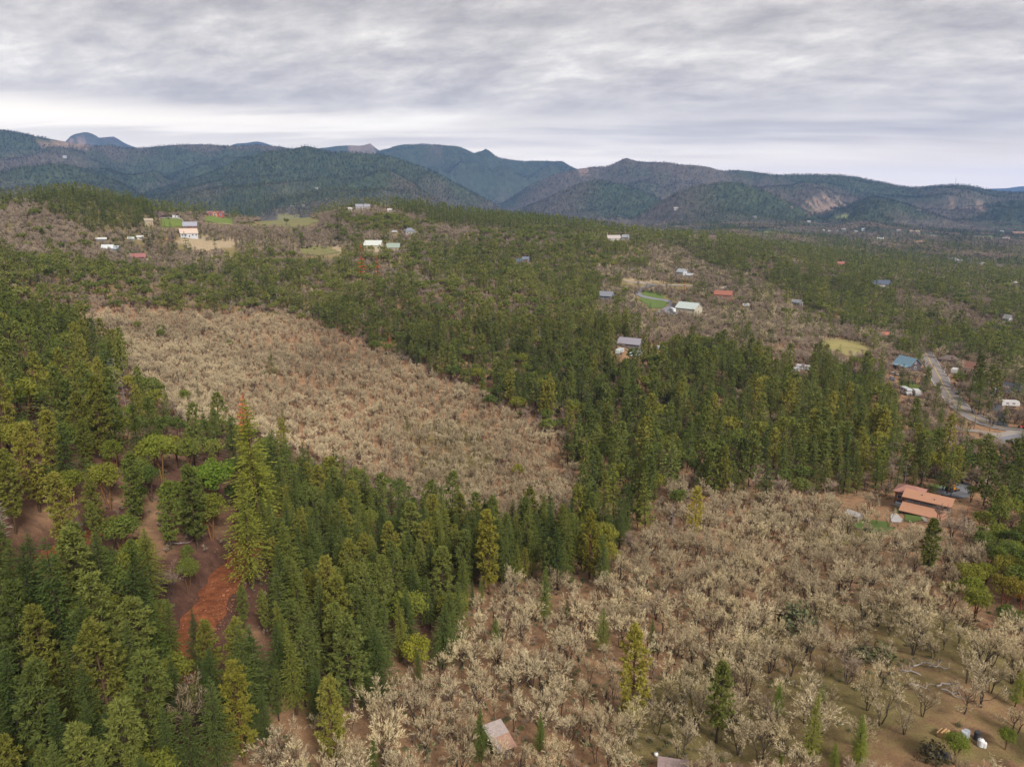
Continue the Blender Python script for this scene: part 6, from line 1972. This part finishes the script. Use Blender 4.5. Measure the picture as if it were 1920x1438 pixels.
    ('shrub', 1748, 1422, 1392, (0.75, 0.62, 0.65), 'dark leafless-looking brush over the black tarp'),
    ('shrub', 1612, 1238, 1205, (0.9, 0.85, 0.9), 'brownish low shrub in the clearing'),
    ('shrub', 1655, 1232, 1205, (0.95, 1.05, 0.9), 'grey-green low shrub beside the brownish one'),
    ('oak', 1650, 1358, 1290, (1, 1, 1), 'bowl-shaped pale oak standing alone in the open grass'),
    ('oak', 1517, 1390, 1305, (1, 1, 1), 'pale oak with a single stem in the open grass'),
    ('oak', 1650, 1286, 1232, (1, 1, 1), 'broad pale oak behind the bowl-shaped one'),
    ('oak', 1840, 1325, 1240, (1, 1, 1), 'large pale oak beyond the tangled fallen tree'),
    ('oak', 1601, 1202, 1140, (1, 1, 1), 'small upright pale oak in the middle of the clearing'),
    ('oak', 965, 1305, 1240, (1, 1, 1), 'wide forked pale oak with twin dark stems'),
    ('oak', 1020, 1308, 1225, (1, 1, 1), 'pale oak with splayed dark stems beside the forked one'),
    ('oak', 843, 1335, 1270, (1, 1, 1), 'pale oak with dark stem in front of the stand edge'),
    ('oak', 740, 1345, 1285, (1, 1, 1), 'spreading pale oak below the yellow-green evergreen'),
    ('oak', 360, 1410, 1300, (0.62, 0.60, 0.58), 'tall arching pale oak caught among the bottom firs'),
    ('oak', 212, 1350, 1285, (1.05, 1.02, 1.0), 'small pale oak crown poking out of the dark firs'),
]
cellmap = {}


def occupied(x, y, rad):
    c = 5.0
    i, j = int(math.floor(x / c)), int(math.floor(y / c))
    for a in (i - 1, i, i + 1):
        for b in (j - 1, j, j + 1):
            for (xx, yy, rr) in cellmap.get((a, b), ()):
                if (xx - x) ** 2 + (yy - y) ** 2 < (rr + rad) ** 2:
                    return True
    return False


def occupy(x, y, rad):
    cellmap.setdefault((int(math.floor(x / 5.0)), int(math.floor(y / 5.0))), []).append((x, y, rad))


for k_, (sp, u, vb, vt, hue, lab) in enumerate(HEROES):
    p = at(u, vb)
    if math.hypot(p[0], p[1]) > 1500:
        continue
    d = math.sqrt(p[0] ** 2 + p[1] ** 2 + (p[2] - CZ) ** 2)
    # height from the row of the top
    lo, hi = 0.3, 40.0
    for _ in range(24):
        m_ = (lo + hi) / 2
        _, vv, _ = project(np.array([p[0], p[1], p[2] + m_]))
        if vv > vt:
            lo = m_
        else:
            hi = m_
    s = m_ / BASE_H[sp]
    trees.append(dict(sp=sp, x=p[0], y=p[1], z=p[2], s=s, rot=k_ * 2.4, var=k_ % SPECIES[sp][3], dist=d, hero=lab, tint=hue, zone='hero', wide=1.0))
    occupy(p[0], p[1], RADIUS[sp] * min(s, 1.2) * 1.15)
    if sp in ('rust', 'snag', 'pine', 'broad') or 'bright' in lab or 'lone' in lab:
        hw_ = max(4, 0.16 * (vb - vt))
        keepmap = np.where((gu > u - hw_) & (gu < u + hw_) & (gv > vt - 3) & (gv < vb - 0.35 * (vb - vt)), np.maximum(keepmap, math.hypot(p[0], p[1])), keepmap)

# ---- the rest, strewn by zone
SP = 3.0
g1_, g2_ = np.meshgrid(np.arange(-1100, 1100, SP), np.arange(52, 1500, SP))
X = (g1_ + RS.uniform(0, SP, g1_.shape)).ravel(); Y = (g2_ + RS.uniform(0, SP, g1_.shape)).ravel()
rr = np.hypot(X, Y); az = np.degrees(np.arctan2(X, Y))
k = (np.abs(az) < 52) & (rr < 1420) & (rr > 50)
X, Y, rr, az = X[k], Y[k], rr[k], az[k]
Z = height(X, Y)
# drop what the land hides
ai = np.clip(np.searchsorted(az_s, az), 0, len(az_s) - 1); ri = np.clip(np.searchsorted(R_S, rr) - 1, 0, len(R_S) - 1)
k = ((Z + 16 - CZ) / rr) > nrun[ri, ai] - 0.001
X, Y, rr, Z = X[k], Y[k], rr[k], Z[k]
wu = (fbm(X / 26, Y / 26, 101, 3) - 0.5); wv = (fbm(X / 26, Y / 26, 103, 3) - 0.5)
MU, MV, MF = project(np.stack([X, Y, Z + np.where(rr < 500, 5.0, 7.0)], -1))
wpx_ = 26.0 * F / np.maximum(MF, 30) * 0.20
zi = np.zeros(len(X), int)
for n, z_ in enumerate(ZONES):
    if z_[4] is None:
        continue
    m_ = pip(z_[4], MU + wu * wpx_ * 2, MV + wv * wpx_ * 1.1) & (rr >= z_[5][0]) & (rr < z_[5][1])
    zi[m_] = n
inview = (MU > -620) & (MU < 2540) & (MV < 2000)
clump = fbm(X / 17, Y / 17, 111, 3)
clump2 = fbm(X / 48, Y / 48, 117, 3)
order = RS.permutation(len(X))
sl, st = np.array([z_[1] for z_ in ZONES]), None
rnd = RS.rand(len(X), 6)
for i in order:
    if not inview[i]:
        continue
    zn = ZONES[zi[i]]
    spac = zn[1]
    pacc = min(1.0, 2.6 * (SP / spac) ** 2) * (0.35 + 1.3 * clump[i])
    if rnd[i, 0] > pacc:
        continue
    # species, gathered in drifts
    q = (rnd[i, 1] * 0.72 + 0.28 * min(1, max(0, (clump[i] - 0.25) * 2)))
    acc = 0
    for sp, w in zn[3].items():
        acc += w
        if q <= acc + 1e-6:
            break
    if zn[0] in ('belt_far', 'leftband', 'ridge_belt', 'far_belt', 'slope', 'grove') and sp in ('fir', 'pine') and clump2[i] < 0.44:
        sp = 'bare' if rnd[i, 3] < 0.8 else 'broad'
    s = zn[2] * (0.8 if sp == 'bare' else 1.0) * (0.55 + 0.72 * rnd[i, 2] ** 0.8)
    if sp in ('fir', 'pine') and rnd[i, 3] < 0.16:
        s *= 0.55
    if sp == 'shrub':
        s *= 0.9
    rad = max(RADIUS[sp] * s, 0.36 * spac)
    wide_f = {'oak_field': .74, 'oaks': .80, 'open_oaks': .9, 'fir_stand': 1.0, 'belt': .98, 'left_slope': .88}.get(zn[0], 1.0)
    x, y, z = X[i], Y[i], Z[i]
    if occupied(x, y, rad * 0.62):
        continue
    d = math.hypot(rr[i], z - CZ)
    ok = True
    for (sx, sy, sr) in SPOTS:
        if (sx - x) ** 2 + (sy - y) ** 2 < (sr + rad * 0.5) ** 2:
            ok = False
            break
    if not ok:
        continue
    H = BASE_H[sp] * s
    hw = RADIUS[sp] * s * F / d * 0.8
    pu, pv, _ = project(np.array([[x, y, z], [x, y, z + H * 0.35], [x, y, z + H * 0.65], [x, y, z + H * 0.95]]))
    uu = np.concatenate([pu, pu[1:3] - hw, pu[1:3] + hw]); vv = np.concatenate([pv, pv[1:3], pv[1:3]])
    if blocked(uu, vv, d + 1).any():
        continue
    occupy(x, y, rad * 0.62)
    trees.append(dict(sp=sp, x=x, y=y, z=z, s=s, rot=rnd[i, 4] * 6.283, var=int(rnd[i, 5] * 997) % SPECIES[sp][3], dist=d, hero=None, tint=None, zone=zn[0], wide=(0.8 + 0.45 * rnd[i, 3]) * wide_f,
                      vis=bool((pv[3] < 1438) and (pv[0] > 0) and (-hw < pu[1] < 1920 + hw))))
# low growth filling the gaps between the farther trees
SPU = 4.2
gx_, gy_ = np.meshgrid(np.arange(-1000, 1000, SPU), np.arange(150, 1250, SPU))
fx = (gx_ + RS.uniform(0, SPU, gx_.shape)).ravel(); fy = (gy_ + RS.uniform(0, SPU, gx_.shape)).ravel()
fr_ = np.hypot(fx, fy); fa_ = np.degrees(np.arctan2(fx, fy))
k = (np.abs(fa_) < 50) & (fr_ > 240) & (fr_ < 1250)
fx, fy, fr_, fa_ = fx[k], fy[k], fr_[k], fa_[k]
fz_ = height(fx, fy)
ai = np.clip(np.searchsorted(az_s, fa_), 0, len(az_s) - 1); ri = np.clip(np.searchsorted(R_S, fr_) - 1, 0, len(R_S) - 1)
fu, fv, ff = project(np.stack([fx, fy, fz_ + 2.0], -1))
k = (((fz_ + 5 - CZ) / fr_) > nrun[ri, ai] - 0.001) & ~pip(ZONES[[z_[0] for z_ in ZONES].index('oak_field')][4], fu, fv) & (fu > -600) & (fu < 2500) & ~(pip(LEFT_SLOPE, fu, fv) & (fr_ < 420))
k &= ~blocked(fu, fv, fr_ + 3) & ~blocked(fu, fv + 3, fr_ + 3) & (fbm(fx / 15, fy / 15, 171, 3) > 0.40)
for x, y, z, d in zip(fx[k], fy[k], fz_[k], fr_[k]):
    if any((sx - x) ** 2 + (sy - y) ** 2 < sr * sr for sx, sy, sr in SPOTS):
        continue
    q = RS.rand()
    sp = 'bare' if q < 0.74 else ('broad' if q < 0.86 else ('shrub' if q < 0.96 else 'fir'))
    s = RS.uniform(0.32, 0.6) * (2.2 if sp == 'shrub' else 1) * (0.7 if sp == 'broad' else 1)
    trees.append(dict(sp=sp, x=x, y=y, z=z, s=s, rot=RS.uniform(0, 6.28), var=RS.randint(SPECIES[sp][3]), dist=d, hero=None, tint=None, zone='low', wide=1.15, vis=False))
cnt = {}
for t_ in trees:
    cnt[t_['sp']] = cnt.get(t_['sp'], 0) + 1
print('TREES', len(trees), cnt)

# ---- names, labels and groups
KIND = {'fir': ('fir_tree', 'fir tree', 'fir'), 'pine': ('pine_tree', 'pine tree', 'pine'), 'broad': ('evergreen_tree', 'evergreen tree', 'round evergreen'), 'oak': ('oak_tree', 'oak tree', 'leafless oak'),
        'bare': ('bare_tree', 'bare tree', 'bare tree'), 'snag': ('dead_tree', 'dead tree', 'grey dead tree'), 'rust': ('rusty_tree', 'dead tree', 'orange dead tree'), 'shrub': ('shrub', 'shrub', 'shrub')}
MARKS = [('the lower dirt road', 360, 1200), ('the dirt road bend', 400, 1110), ('the upper dirt bench', 140, 1015), ('the top of the dirt road', 495, 970), ('the derelict cabin', 936, 1405), ('the pink-roofed lean-to', 1256, 1440),
         ('the black tarp camp', 1765, 1410), ('the tangled fallen tree', 1775, 1285), ('the big dark shrub', 1497, 1178), ('the terracotta house', 1738, 958), ('the small weathered shed', 1600, 975),
         ('the two-trunk pine', 1185, 1358), ('the olive open-grass pine', 1343, 1392), ('the loose-tufted yellow pine', 458, 1432), ('the bright stand-tip pine', 918, 1115), ('the slim pine in the oaks', 1300, 1012),
         ('the two yellow-green firs', 1180, 992), ('the broad grey-green fir', 1253, 925), ('the small bright yellow pine', 1017, 790), ('the bright orange dead fir', 733, 662), ('the tallest road-side fir', 490, 1010),
         ('the grey dead pair', 230, 768), ('the gravel junction', 1885, 818), ('the valley road bend', 1790, 750), ('the blue-roofed house', 1700, 692), ('the bright valley pasture', 1710, 726), ('the lavender workshop', 1183, 650),
         ('the cream barn', 1291, 590), ('the grey timber house', 1137, 565), ('the red metal roof', 1356, 561), ('the yellow field', 1590, 650), ('the two-storey white house', 1278, 519), ('the cream hill house', 701, 470),
         ('the tall lone fir', 635, 458), ('the white farmhouse', 354, 445), ('the metal barns', 205, 470), ('the rust-red dead pines', 690, 530), ('the lone field-edge fir', 828, 965), ('the round bright evergreen', 405, 975),
         ('the pale leaning dead pine', 12, 1030), ('the orange dead fir', 470, 830), ('the olive pine below the house', 1736, 1085), ('the evergreen grove', 1850, 1145), ('the forked oak', 965, 1305)]
MK = [(n, at(u, v)) for n, u, v in MARKS]
MKX = np.array([[p[0], p[1]] for _, p in MK])
HUES = {'fir': [('dark green', (0.75, 0.82, 0.85)), ('mid green', (1.0, 1.0, 1.0)), ('light green', (1.3, 1.22, 1.0))],
        'pine': [('olive', (0.85, 0.92, 0.9)), ('green', (1.0, 1.05, 0.95)), ('yellow-green', (1.35, 1.22, 0.95))],
        'broad': [('dark', (0.75, 0.85, 0.85)), ('green', (1.0, 1.05, 0.9)), ('yellow-green', (1.3, 1.2, 0.85))],
        'oak': [('dull greyish', (0.84, 0.82, 0.80)), ('pale cream', (1.0, 1.0, 1.0)), ('bright lichen-covered', (1.14, 1.14, 1.08))],
        'bare': [('dull brown', (0.85, 0.85, 0.85)), ('mauve brown', (1.0, 0.95, 1.0)), ('light brown', (1.2, 1.18, 1.15))],
        'snag': [('dim', (0.8, 0.8, 0.8)), ('bleached', (1.1, 1.1, 1.1))], 'rust': [('dull', (0.8, 0.8, 0.8))],
        'shrub': [('brownish', (1.0, 0.85, 0.85)), ('grey-green', (0.9, 1.0, 0.95)), ('fresh green', (0.9, 1.3, 0.8))]}


def lod_of(d, sp):
    if sp == 'oak':
        return 0 if d < 190 else (1 if d < 560 else 2)
    return 0 if d < 190 else (1 if d < 430 else (2 if d < 900 else 3))


def describe(t_):
    sp = t_['sp']
    p = np.array([t_['x'], t_['y']])
    dd = np.hypot(*(MKX - p).T)
    # nearness judged relative to how far away the mark is from the lens
    j = int((dd / (25 + 0.12 * np.hypot(*MKX.T))).argmin())
    m_ = MKX[j]
    r0 = np.hypot(*m_); ax = m_ / r0
    dl = p - m_
    fwd = dl @ ax; sid = dl @ np.array([ax[1], -ax[0]])
    near = dd[j] < 0.10 * r0
    if abs(fwd) > abs(sid) * 1.2:
        rel = 'behind' if fwd > 0 else 'in front of'
    else:
        rel = 'right of' if sid > 0 else 'left of'
    if not near:
        rel = 'well ' + rel
    hs = HUES[sp]
    hn, hc = hs[random.randrange(len(hs))]
    H = t_['s']
    size = 'small' if H < 0.72 else ('mid-sized' if H < 0.98 else 'tall')
    noun = KIND[sp][2]
    t_['near'] = float(dd[j])
    return f'{size} {hn} {noun} {rel} {MK[j][0]}', f'{noun}s {rel} {MK[j][0]}', hc


ORD = ['nearest', 'second nearest', 'third nearest', 'fourth nearest', 'fifth nearest', 'sixth nearest', 'seventh nearest', 'eighth nearest', 'ninth nearest', 'tenth nearest', 'eleventh nearest', 'twelfth nearest', 'thirteenth nearest', 'fourteenth nearest', 'fifteenth nearest', 'sixteenth nearest']
by = {}
for t_ in trees:
    by.setdefault(t_['sp'], []).append(t_)
LIMIT = {'fir': 300, 'pine': 300, 'broad': 300, 'oak': 300, 'bare': 300, 'snag': 200, 'rust': 100, 'shrub': 250}
rest = {}
same = {}
for sp, lst in by.items():
    lst.sort(key=lambda a: (a['hero'] is None, a['dist'] / max(a['s'], 0.3)))
    n = 0
    kind, cat, noun = KIND[sp]
    for t_ in lst:
        if t_['hero'] is None and (n >= LIMIT[sp] or not t_['vis']):
            rest.setdefault(sp, []).append(t_)
            continue
        n += 1
        lod = lod_of(t_['dist'], sp)
        s = t_['s']
        if t_['hero']:
            lab, grp, hc = t_['hero'], None, t_['tint']
        else:
            lab, grp, hc = describe(t_)
        px_h = BASE_H[sp] * s * F / t_['dist']
        scl = (s * t_['wide'], s * t_['wide'], s)
        if px_h > 38:
            e = bpy.data.objects.new(kind, None)
            COL.objects.link(e)
            for pi, pn in ((0, 'stem' if sp == 'shrub' else 'trunk'), (1, 'foliage' if sp == 'shrub' else 'crown')):
                c = bpy.data.objects.new(pn, species_mesh(sp, t_['var'], lod, pi))
                COL.objects.link(c)
                c.parent = e
                c.color = (*hc, 1)
                if pi == 1:
                    pass
        else:
            e = bpy.data.objects.new(kind, species_mesh(sp, t_['var'], lod))
            COL.objects.link(e)
            e.color = (*hc, 1)
        e.location = (t_['x'], t_['y'], t_['z'])
        e.rotation_euler = (random.gauss(0, 0.03), random.gauss(0, 0.03), t_['rot'])
        e.scale = scl
        e['label'] = lab; e['category'] = cat
        if not t_['hero']:
            same.setdefault(lab, []).append((t_['near'], e))
        if grp:
            e['group'] = grp
    print(kind, n)

for lab, lst in same.items():
    if len(lst) > 1:
        lst.sort(key=lambda a: a[0])
        for (d_, e), w_ in zip(lst, ORD):
            full = lab + ', ' + w_
            if len(full.split()) > 16:
                full = full.replace('leafless ', '').replace('round ', '')
            e['label'] = full
# ---- masses: everything past the nearest three hundred of a kind
STORE = {}


def store(sp, lod):
    k_ = (sp, lod)
    if k_ not in STORE:
        c = bpy.data.collections.new(f'{sp}_forms_{lod}')
        for v_ in range(SPECIES[sp][3]):
            o = bpy.data.objects.new(f'{sp}_form_{lod}_{v_:02d}', species_mesh(sp, v_, lod))
            c.objects.link(o)
        STORE[k_] = c
    return STORE[k_]


def mass(name, pts, coll, nvar):
    """One object: a cloud of points, each carrying one of the forms in COLL."""
    n = len(pts)
    P = np.array([[a[0], a[1], a[2]] for a in pts], np.float32)
    me = bpy.data.meshes.new(name)
    me.vertices.add(n)
    me.vertices.foreach_set('co', P.ravel())
    for nm, ix in (('rot', 3), ('scl', 4), ('wid', 5)):
        a = me.attributes.new(nm, 'FLOAT', 'POINT')
        a.data.foreach_set('value', np.array([q[ix] for q in pts], np.float32))
    a = me.attributes.new('form', 'INT', 'POINT')
    a.data.foreach_set('value', np.array([q[6] for q in pts], np.int32))
    o = link(name, me, kind='stuff')
    ng = bpy.data.node_groups.new(name + '_growth', 'GeometryNodeTree')
    ng.interface.new_socket('Geometry', in_out='INPUT', socket_type='NodeSocketGeometry')
    ng.interface.new_socket('Geometry', in_out='OUTPUT', socket_type='NodeSocketGeometry')
    gi = ng.nodes.new('NodeGroupInput'); go = ng.nodes.new('NodeGroupOutput')
    iop = ng.nodes.new('GeometryNodeInstanceOnPoints')
    ci = ng.nodes.new('GeometryNodeCollectionInfo')
    ci.inputs['Collection'].default_value = coll
    ci.inputs['Separate Children'].default_value = True
    ci.inputs['Reset Children'].default_value = True

    def na(nm, dt):
        q = ng.nodes.new('GeometryNodeInputNamedAttribute')
        q.data_type = dt
        q.inputs['Name'].default_value = nm
        return q.outputs['Attribute']
    cr = ng.nodes.new('ShaderNodeCombineXYZ'); cs = ng.nodes.new('ShaderNodeCombineXYZ')
    ng.links.new(na('rot', 'FLOAT'), cr.inputs[2])
    wv_ = na('wid', 'FLOAT')
    ng.links.new(wv_, cs.inputs[0]); ng.links.new(wv_, cs.inputs[1]); ng.links.new(na('scl', 'FLOAT'), cs.inputs[2])
    ng.links.new(gi.outputs[0], iop.inputs['Points'])
    ng.links.new(ci.outputs[0], iop.inputs['Instance'])
    iop.inputs['Pick Instance'].default_value = True
    ng.links.new(na('form', 'INT'), iop.inputs['Instance Index'])
    ng.links.new(cr.outputs[0], iop.inputs['Rotation'])
    ng.links.new(cs.outputs[0], iop.inputs['Scale'])
    ng.links.new(iop.outputs[0], go.inputs[0])
    md = o.modifiers.new('growth', 'NODES')
    md.node_group = ng
    return o


MASS_NAME = {'fir': 'fir_forest', 'pine': 'pine_forest', 'broad': 'evergreen_woods', 'oak': 'pale_oak_woods', 'bare': 'bare_woods', 'snag': 'dead_woods', 'shrub': 'undergrowth', 'rust': 'rusty_woods'}
for sp, lst in rest.items():
    bins = {}
    for t_ in lst:
        bins.setdefault(lod_of(t_['dist'], sp), []).append((t_['x'], t_['y'], t_['z'], t_['rot'], t_['s'], t_['s'] * t_['wide'], t_['var']))
    # forms of every level of detail in one collection, so that a kind stays one object
    if len(bins) == 1:
        l_, pts = next(iter(bins.items()))
        mass(MASS_NAME[sp], pts, store(sp, l_), SPECIES[sp][3])
    else:
        c = bpy.data.collections.new(sp + '_forms')
        allp = []
        for b_, l_ in enumerate(sorted(bins)):
            for v_ in range(SPECIES[sp][3]):
                c.objects.link(bpy.data.objects.new(f'{sp}_form_{l_}_{v_:02d}', species_mesh(sp, v_, l_)))
            allp += [q[:6] + (q[6] + b_ * SPECIES[sp][3],) for q in bins[l_]]
        mass(MASS_NAME[sp], allp, c, 0)

# ---- forest on the valley floor and the hills
N = 690000
r_ = np.sqrt(RS.uniform(1380 ** 2, 7200 ** 2, N)); a_ = RS.uniform(-46, 46, N)
x = r_ * np.sin(np.radians(a_)); y = r_ * np.cos(np.radians(a_)); z = height(x, y)
ai = np.clip(np.searchsorted(az_s, a_), 0, len(az_s) - 1); ri = np.clip(np.searchsorted(R_S, r_) - 1, 0, len(R_S) - 1)
vis = ((z + 14 - CZ) / r_) > nrun[ri, ai] - 0.0005
cv = cover[ri, ai]
dens = np.where(r_ < 2600, 1.0, np.where(r_ < 4600, 0.72, 0.5))
u_, v__, _ = project(np.stack([x, y, z], -1))
oakish = cv[:, 1]
dens *= np.where(cv[:, 2] > 0.3, 0.03, 1.0) * np.where(cv[:, 0] > 0.3, 0.03, 1.0)
keep = vis & (RS.rand(N) < dens)
ii = np.floor(u_ / 4).astype(int); jj = np.floor((v__ - 1) / 4).astype(int)
inb = (ii >= 0) & (ii < KW) & (jj >= 0) & (jj < KH)
kb = np.zeros(N, bool); kb[inb] = keepmap[jj[inb], ii[inb]] > r_[inb]
keep &= ~kb
flat_ = (z < 70) & (r_ < 3800)
keep &= ~(flat_ & (fbm(x / 120, y / 120, 181, 3) < 0.52) & (RS.rand(N) < 0.45))
x, y, z, r_, oakish, v__ = x[keep], y[keep], z[keep], r_[keep], oakish[keep], v__[keep]
n = len(x)
drift = fbm(x / 90, y / 90, 131, 3)
fine_ = fbm(x / 260, y / 260, 137, 3)
pick = RS.rand(n)
sp_i = np.where(pick < oakish * 0.5, 2, np.where(drift + 0.35 * (RS.rand(n) - .5) < 0.47, 0, np.where(RS.rand(n) < 0.5, 1, 3)))   # 0 fir, 1 pine, 2 bare, 3 broad
valley = (z < 70) & (r_ < 3800)
sp_i = np.where(valley & (drift + 0.3 * (fine_ - .5) > 0.40) & (pick < 0.85), 2, sp_i)
h_ = np.where(sp_i == 2, RS.uniform(0.8, 1.25, n), RS.uniform(0.55, 1.12, n))
h_ = h_ * np.where(r_ > 3000, 0.6, 0.85)
hc_ = bpy.data.collections.new('hill_forms')
order_sp = ['hillfir', 'hillpine', 'bare', 'hillbroad', 'fir', 'pine', 'bare', 'broad']
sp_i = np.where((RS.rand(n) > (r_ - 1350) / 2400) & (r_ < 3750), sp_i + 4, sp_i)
base_i = []
c0_ = 0
for q_, sp in enumerate(order_sp):
    base_i.append(c0_)
    for v_ in range(SPECIES[sp][3]):
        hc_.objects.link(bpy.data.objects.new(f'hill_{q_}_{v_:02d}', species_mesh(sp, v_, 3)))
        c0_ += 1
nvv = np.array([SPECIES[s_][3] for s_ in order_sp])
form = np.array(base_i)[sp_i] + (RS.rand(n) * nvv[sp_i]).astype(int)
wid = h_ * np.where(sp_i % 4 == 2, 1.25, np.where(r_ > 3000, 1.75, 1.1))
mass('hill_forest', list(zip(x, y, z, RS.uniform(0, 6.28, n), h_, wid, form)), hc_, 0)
print('HILL', n)

# ---- small plants and stones on the open ground
xs_, ys_ = [], []
pts = []
for i in range(15000):
    a = math.radians(RS.uniform(-40, 40)); rr_ = math.sqrt(RS.uniform(62 ** 2, 240 ** 2))
    x0, y0 = rr_ * math.sin(a), rr_ * math.cos(a)
    u0, v0, _ = project(np.array([x0, y0, float(height(x0, y0))]))
    if v0 > 1500 or u0 < 400 and v0 < 1330 and False:
        continue
    if blocked(u0, v0, rr_) or any((sx - x0) ** 2 + (sy - y0) ** 2 < sr ** 2 for sx, sy, sr in SPOTS[:40]):
        continue
    if fbm(np.array([x0 / 12]), np.array([y0 / 12]), 151, 2)[0] < 0.44:
        continue
    s_ = RS.uniform(0.10, 0.38)
    pts.append((x0, y0, float(height(x0, y0)), RS.uniform(0, 6.28), s_ * 0.7, s_, RS.randint(4)) if RS.rand() < 0.5 else (x0, y0, float(height(x0, y0)), RS.uniform(0, 6.28), s_ * 0.42, s_ * 0.5, 4 + RS.randint(4)))
cg = bpy.data.collections.new('ground_plants')
for v_ in range(4):
    cg.objects.link(bpy.data.objects.new(f'ground_plant_{v_:02d}', species_mesh('shrub', v_, 2)))
for v_ in range(4):
    cg.objects.link(bpy.data.objects.new(f'ground_twigs_{v_:02d}', species_mesh('bare', v_, 2)))
mass('ground_plants', pts, cg, 8)

# ------------------------------------------------------------------ haze
zlo = float(H_G.min()) - 1.5
zhi = max(float(H_G.max()) + 40, CZ + 60)
bpy.ops.mesh.primitive_cube_add(size=1)
hz = bpy.context.active_object
hz.name = 'haze'
hz['kind'] = 'stuff'
hz.scale = (32400, 32400, zhi - zlo)
hz.location = (0, 0, (zhi + zlo) / 2)
hm = bpy.data.materials.new('haze')
hm.use_nodes = True
ht = hm.node_tree
for n_ in list(ht.nodes):
    ht.nodes.remove(n_)
ho = NN(ht, 'ShaderNodeOutputMaterial')
pv_ = NN(ht, 'ShaderNodeVolumePrincipled')
pv_.inputs['Color'].default_value = (0.24, 0.44, 1.0, 1)
pv_.inputs['Density'].default_value = 5.2e-5
pv_.inputs['Anisotropy'].default_value = 0.0
ht.links.new(pv_.outputs[0], ho.inputs['Volume'])
hm.cycles.homogeneous_volume = True
hz.data.materials.append(hm)
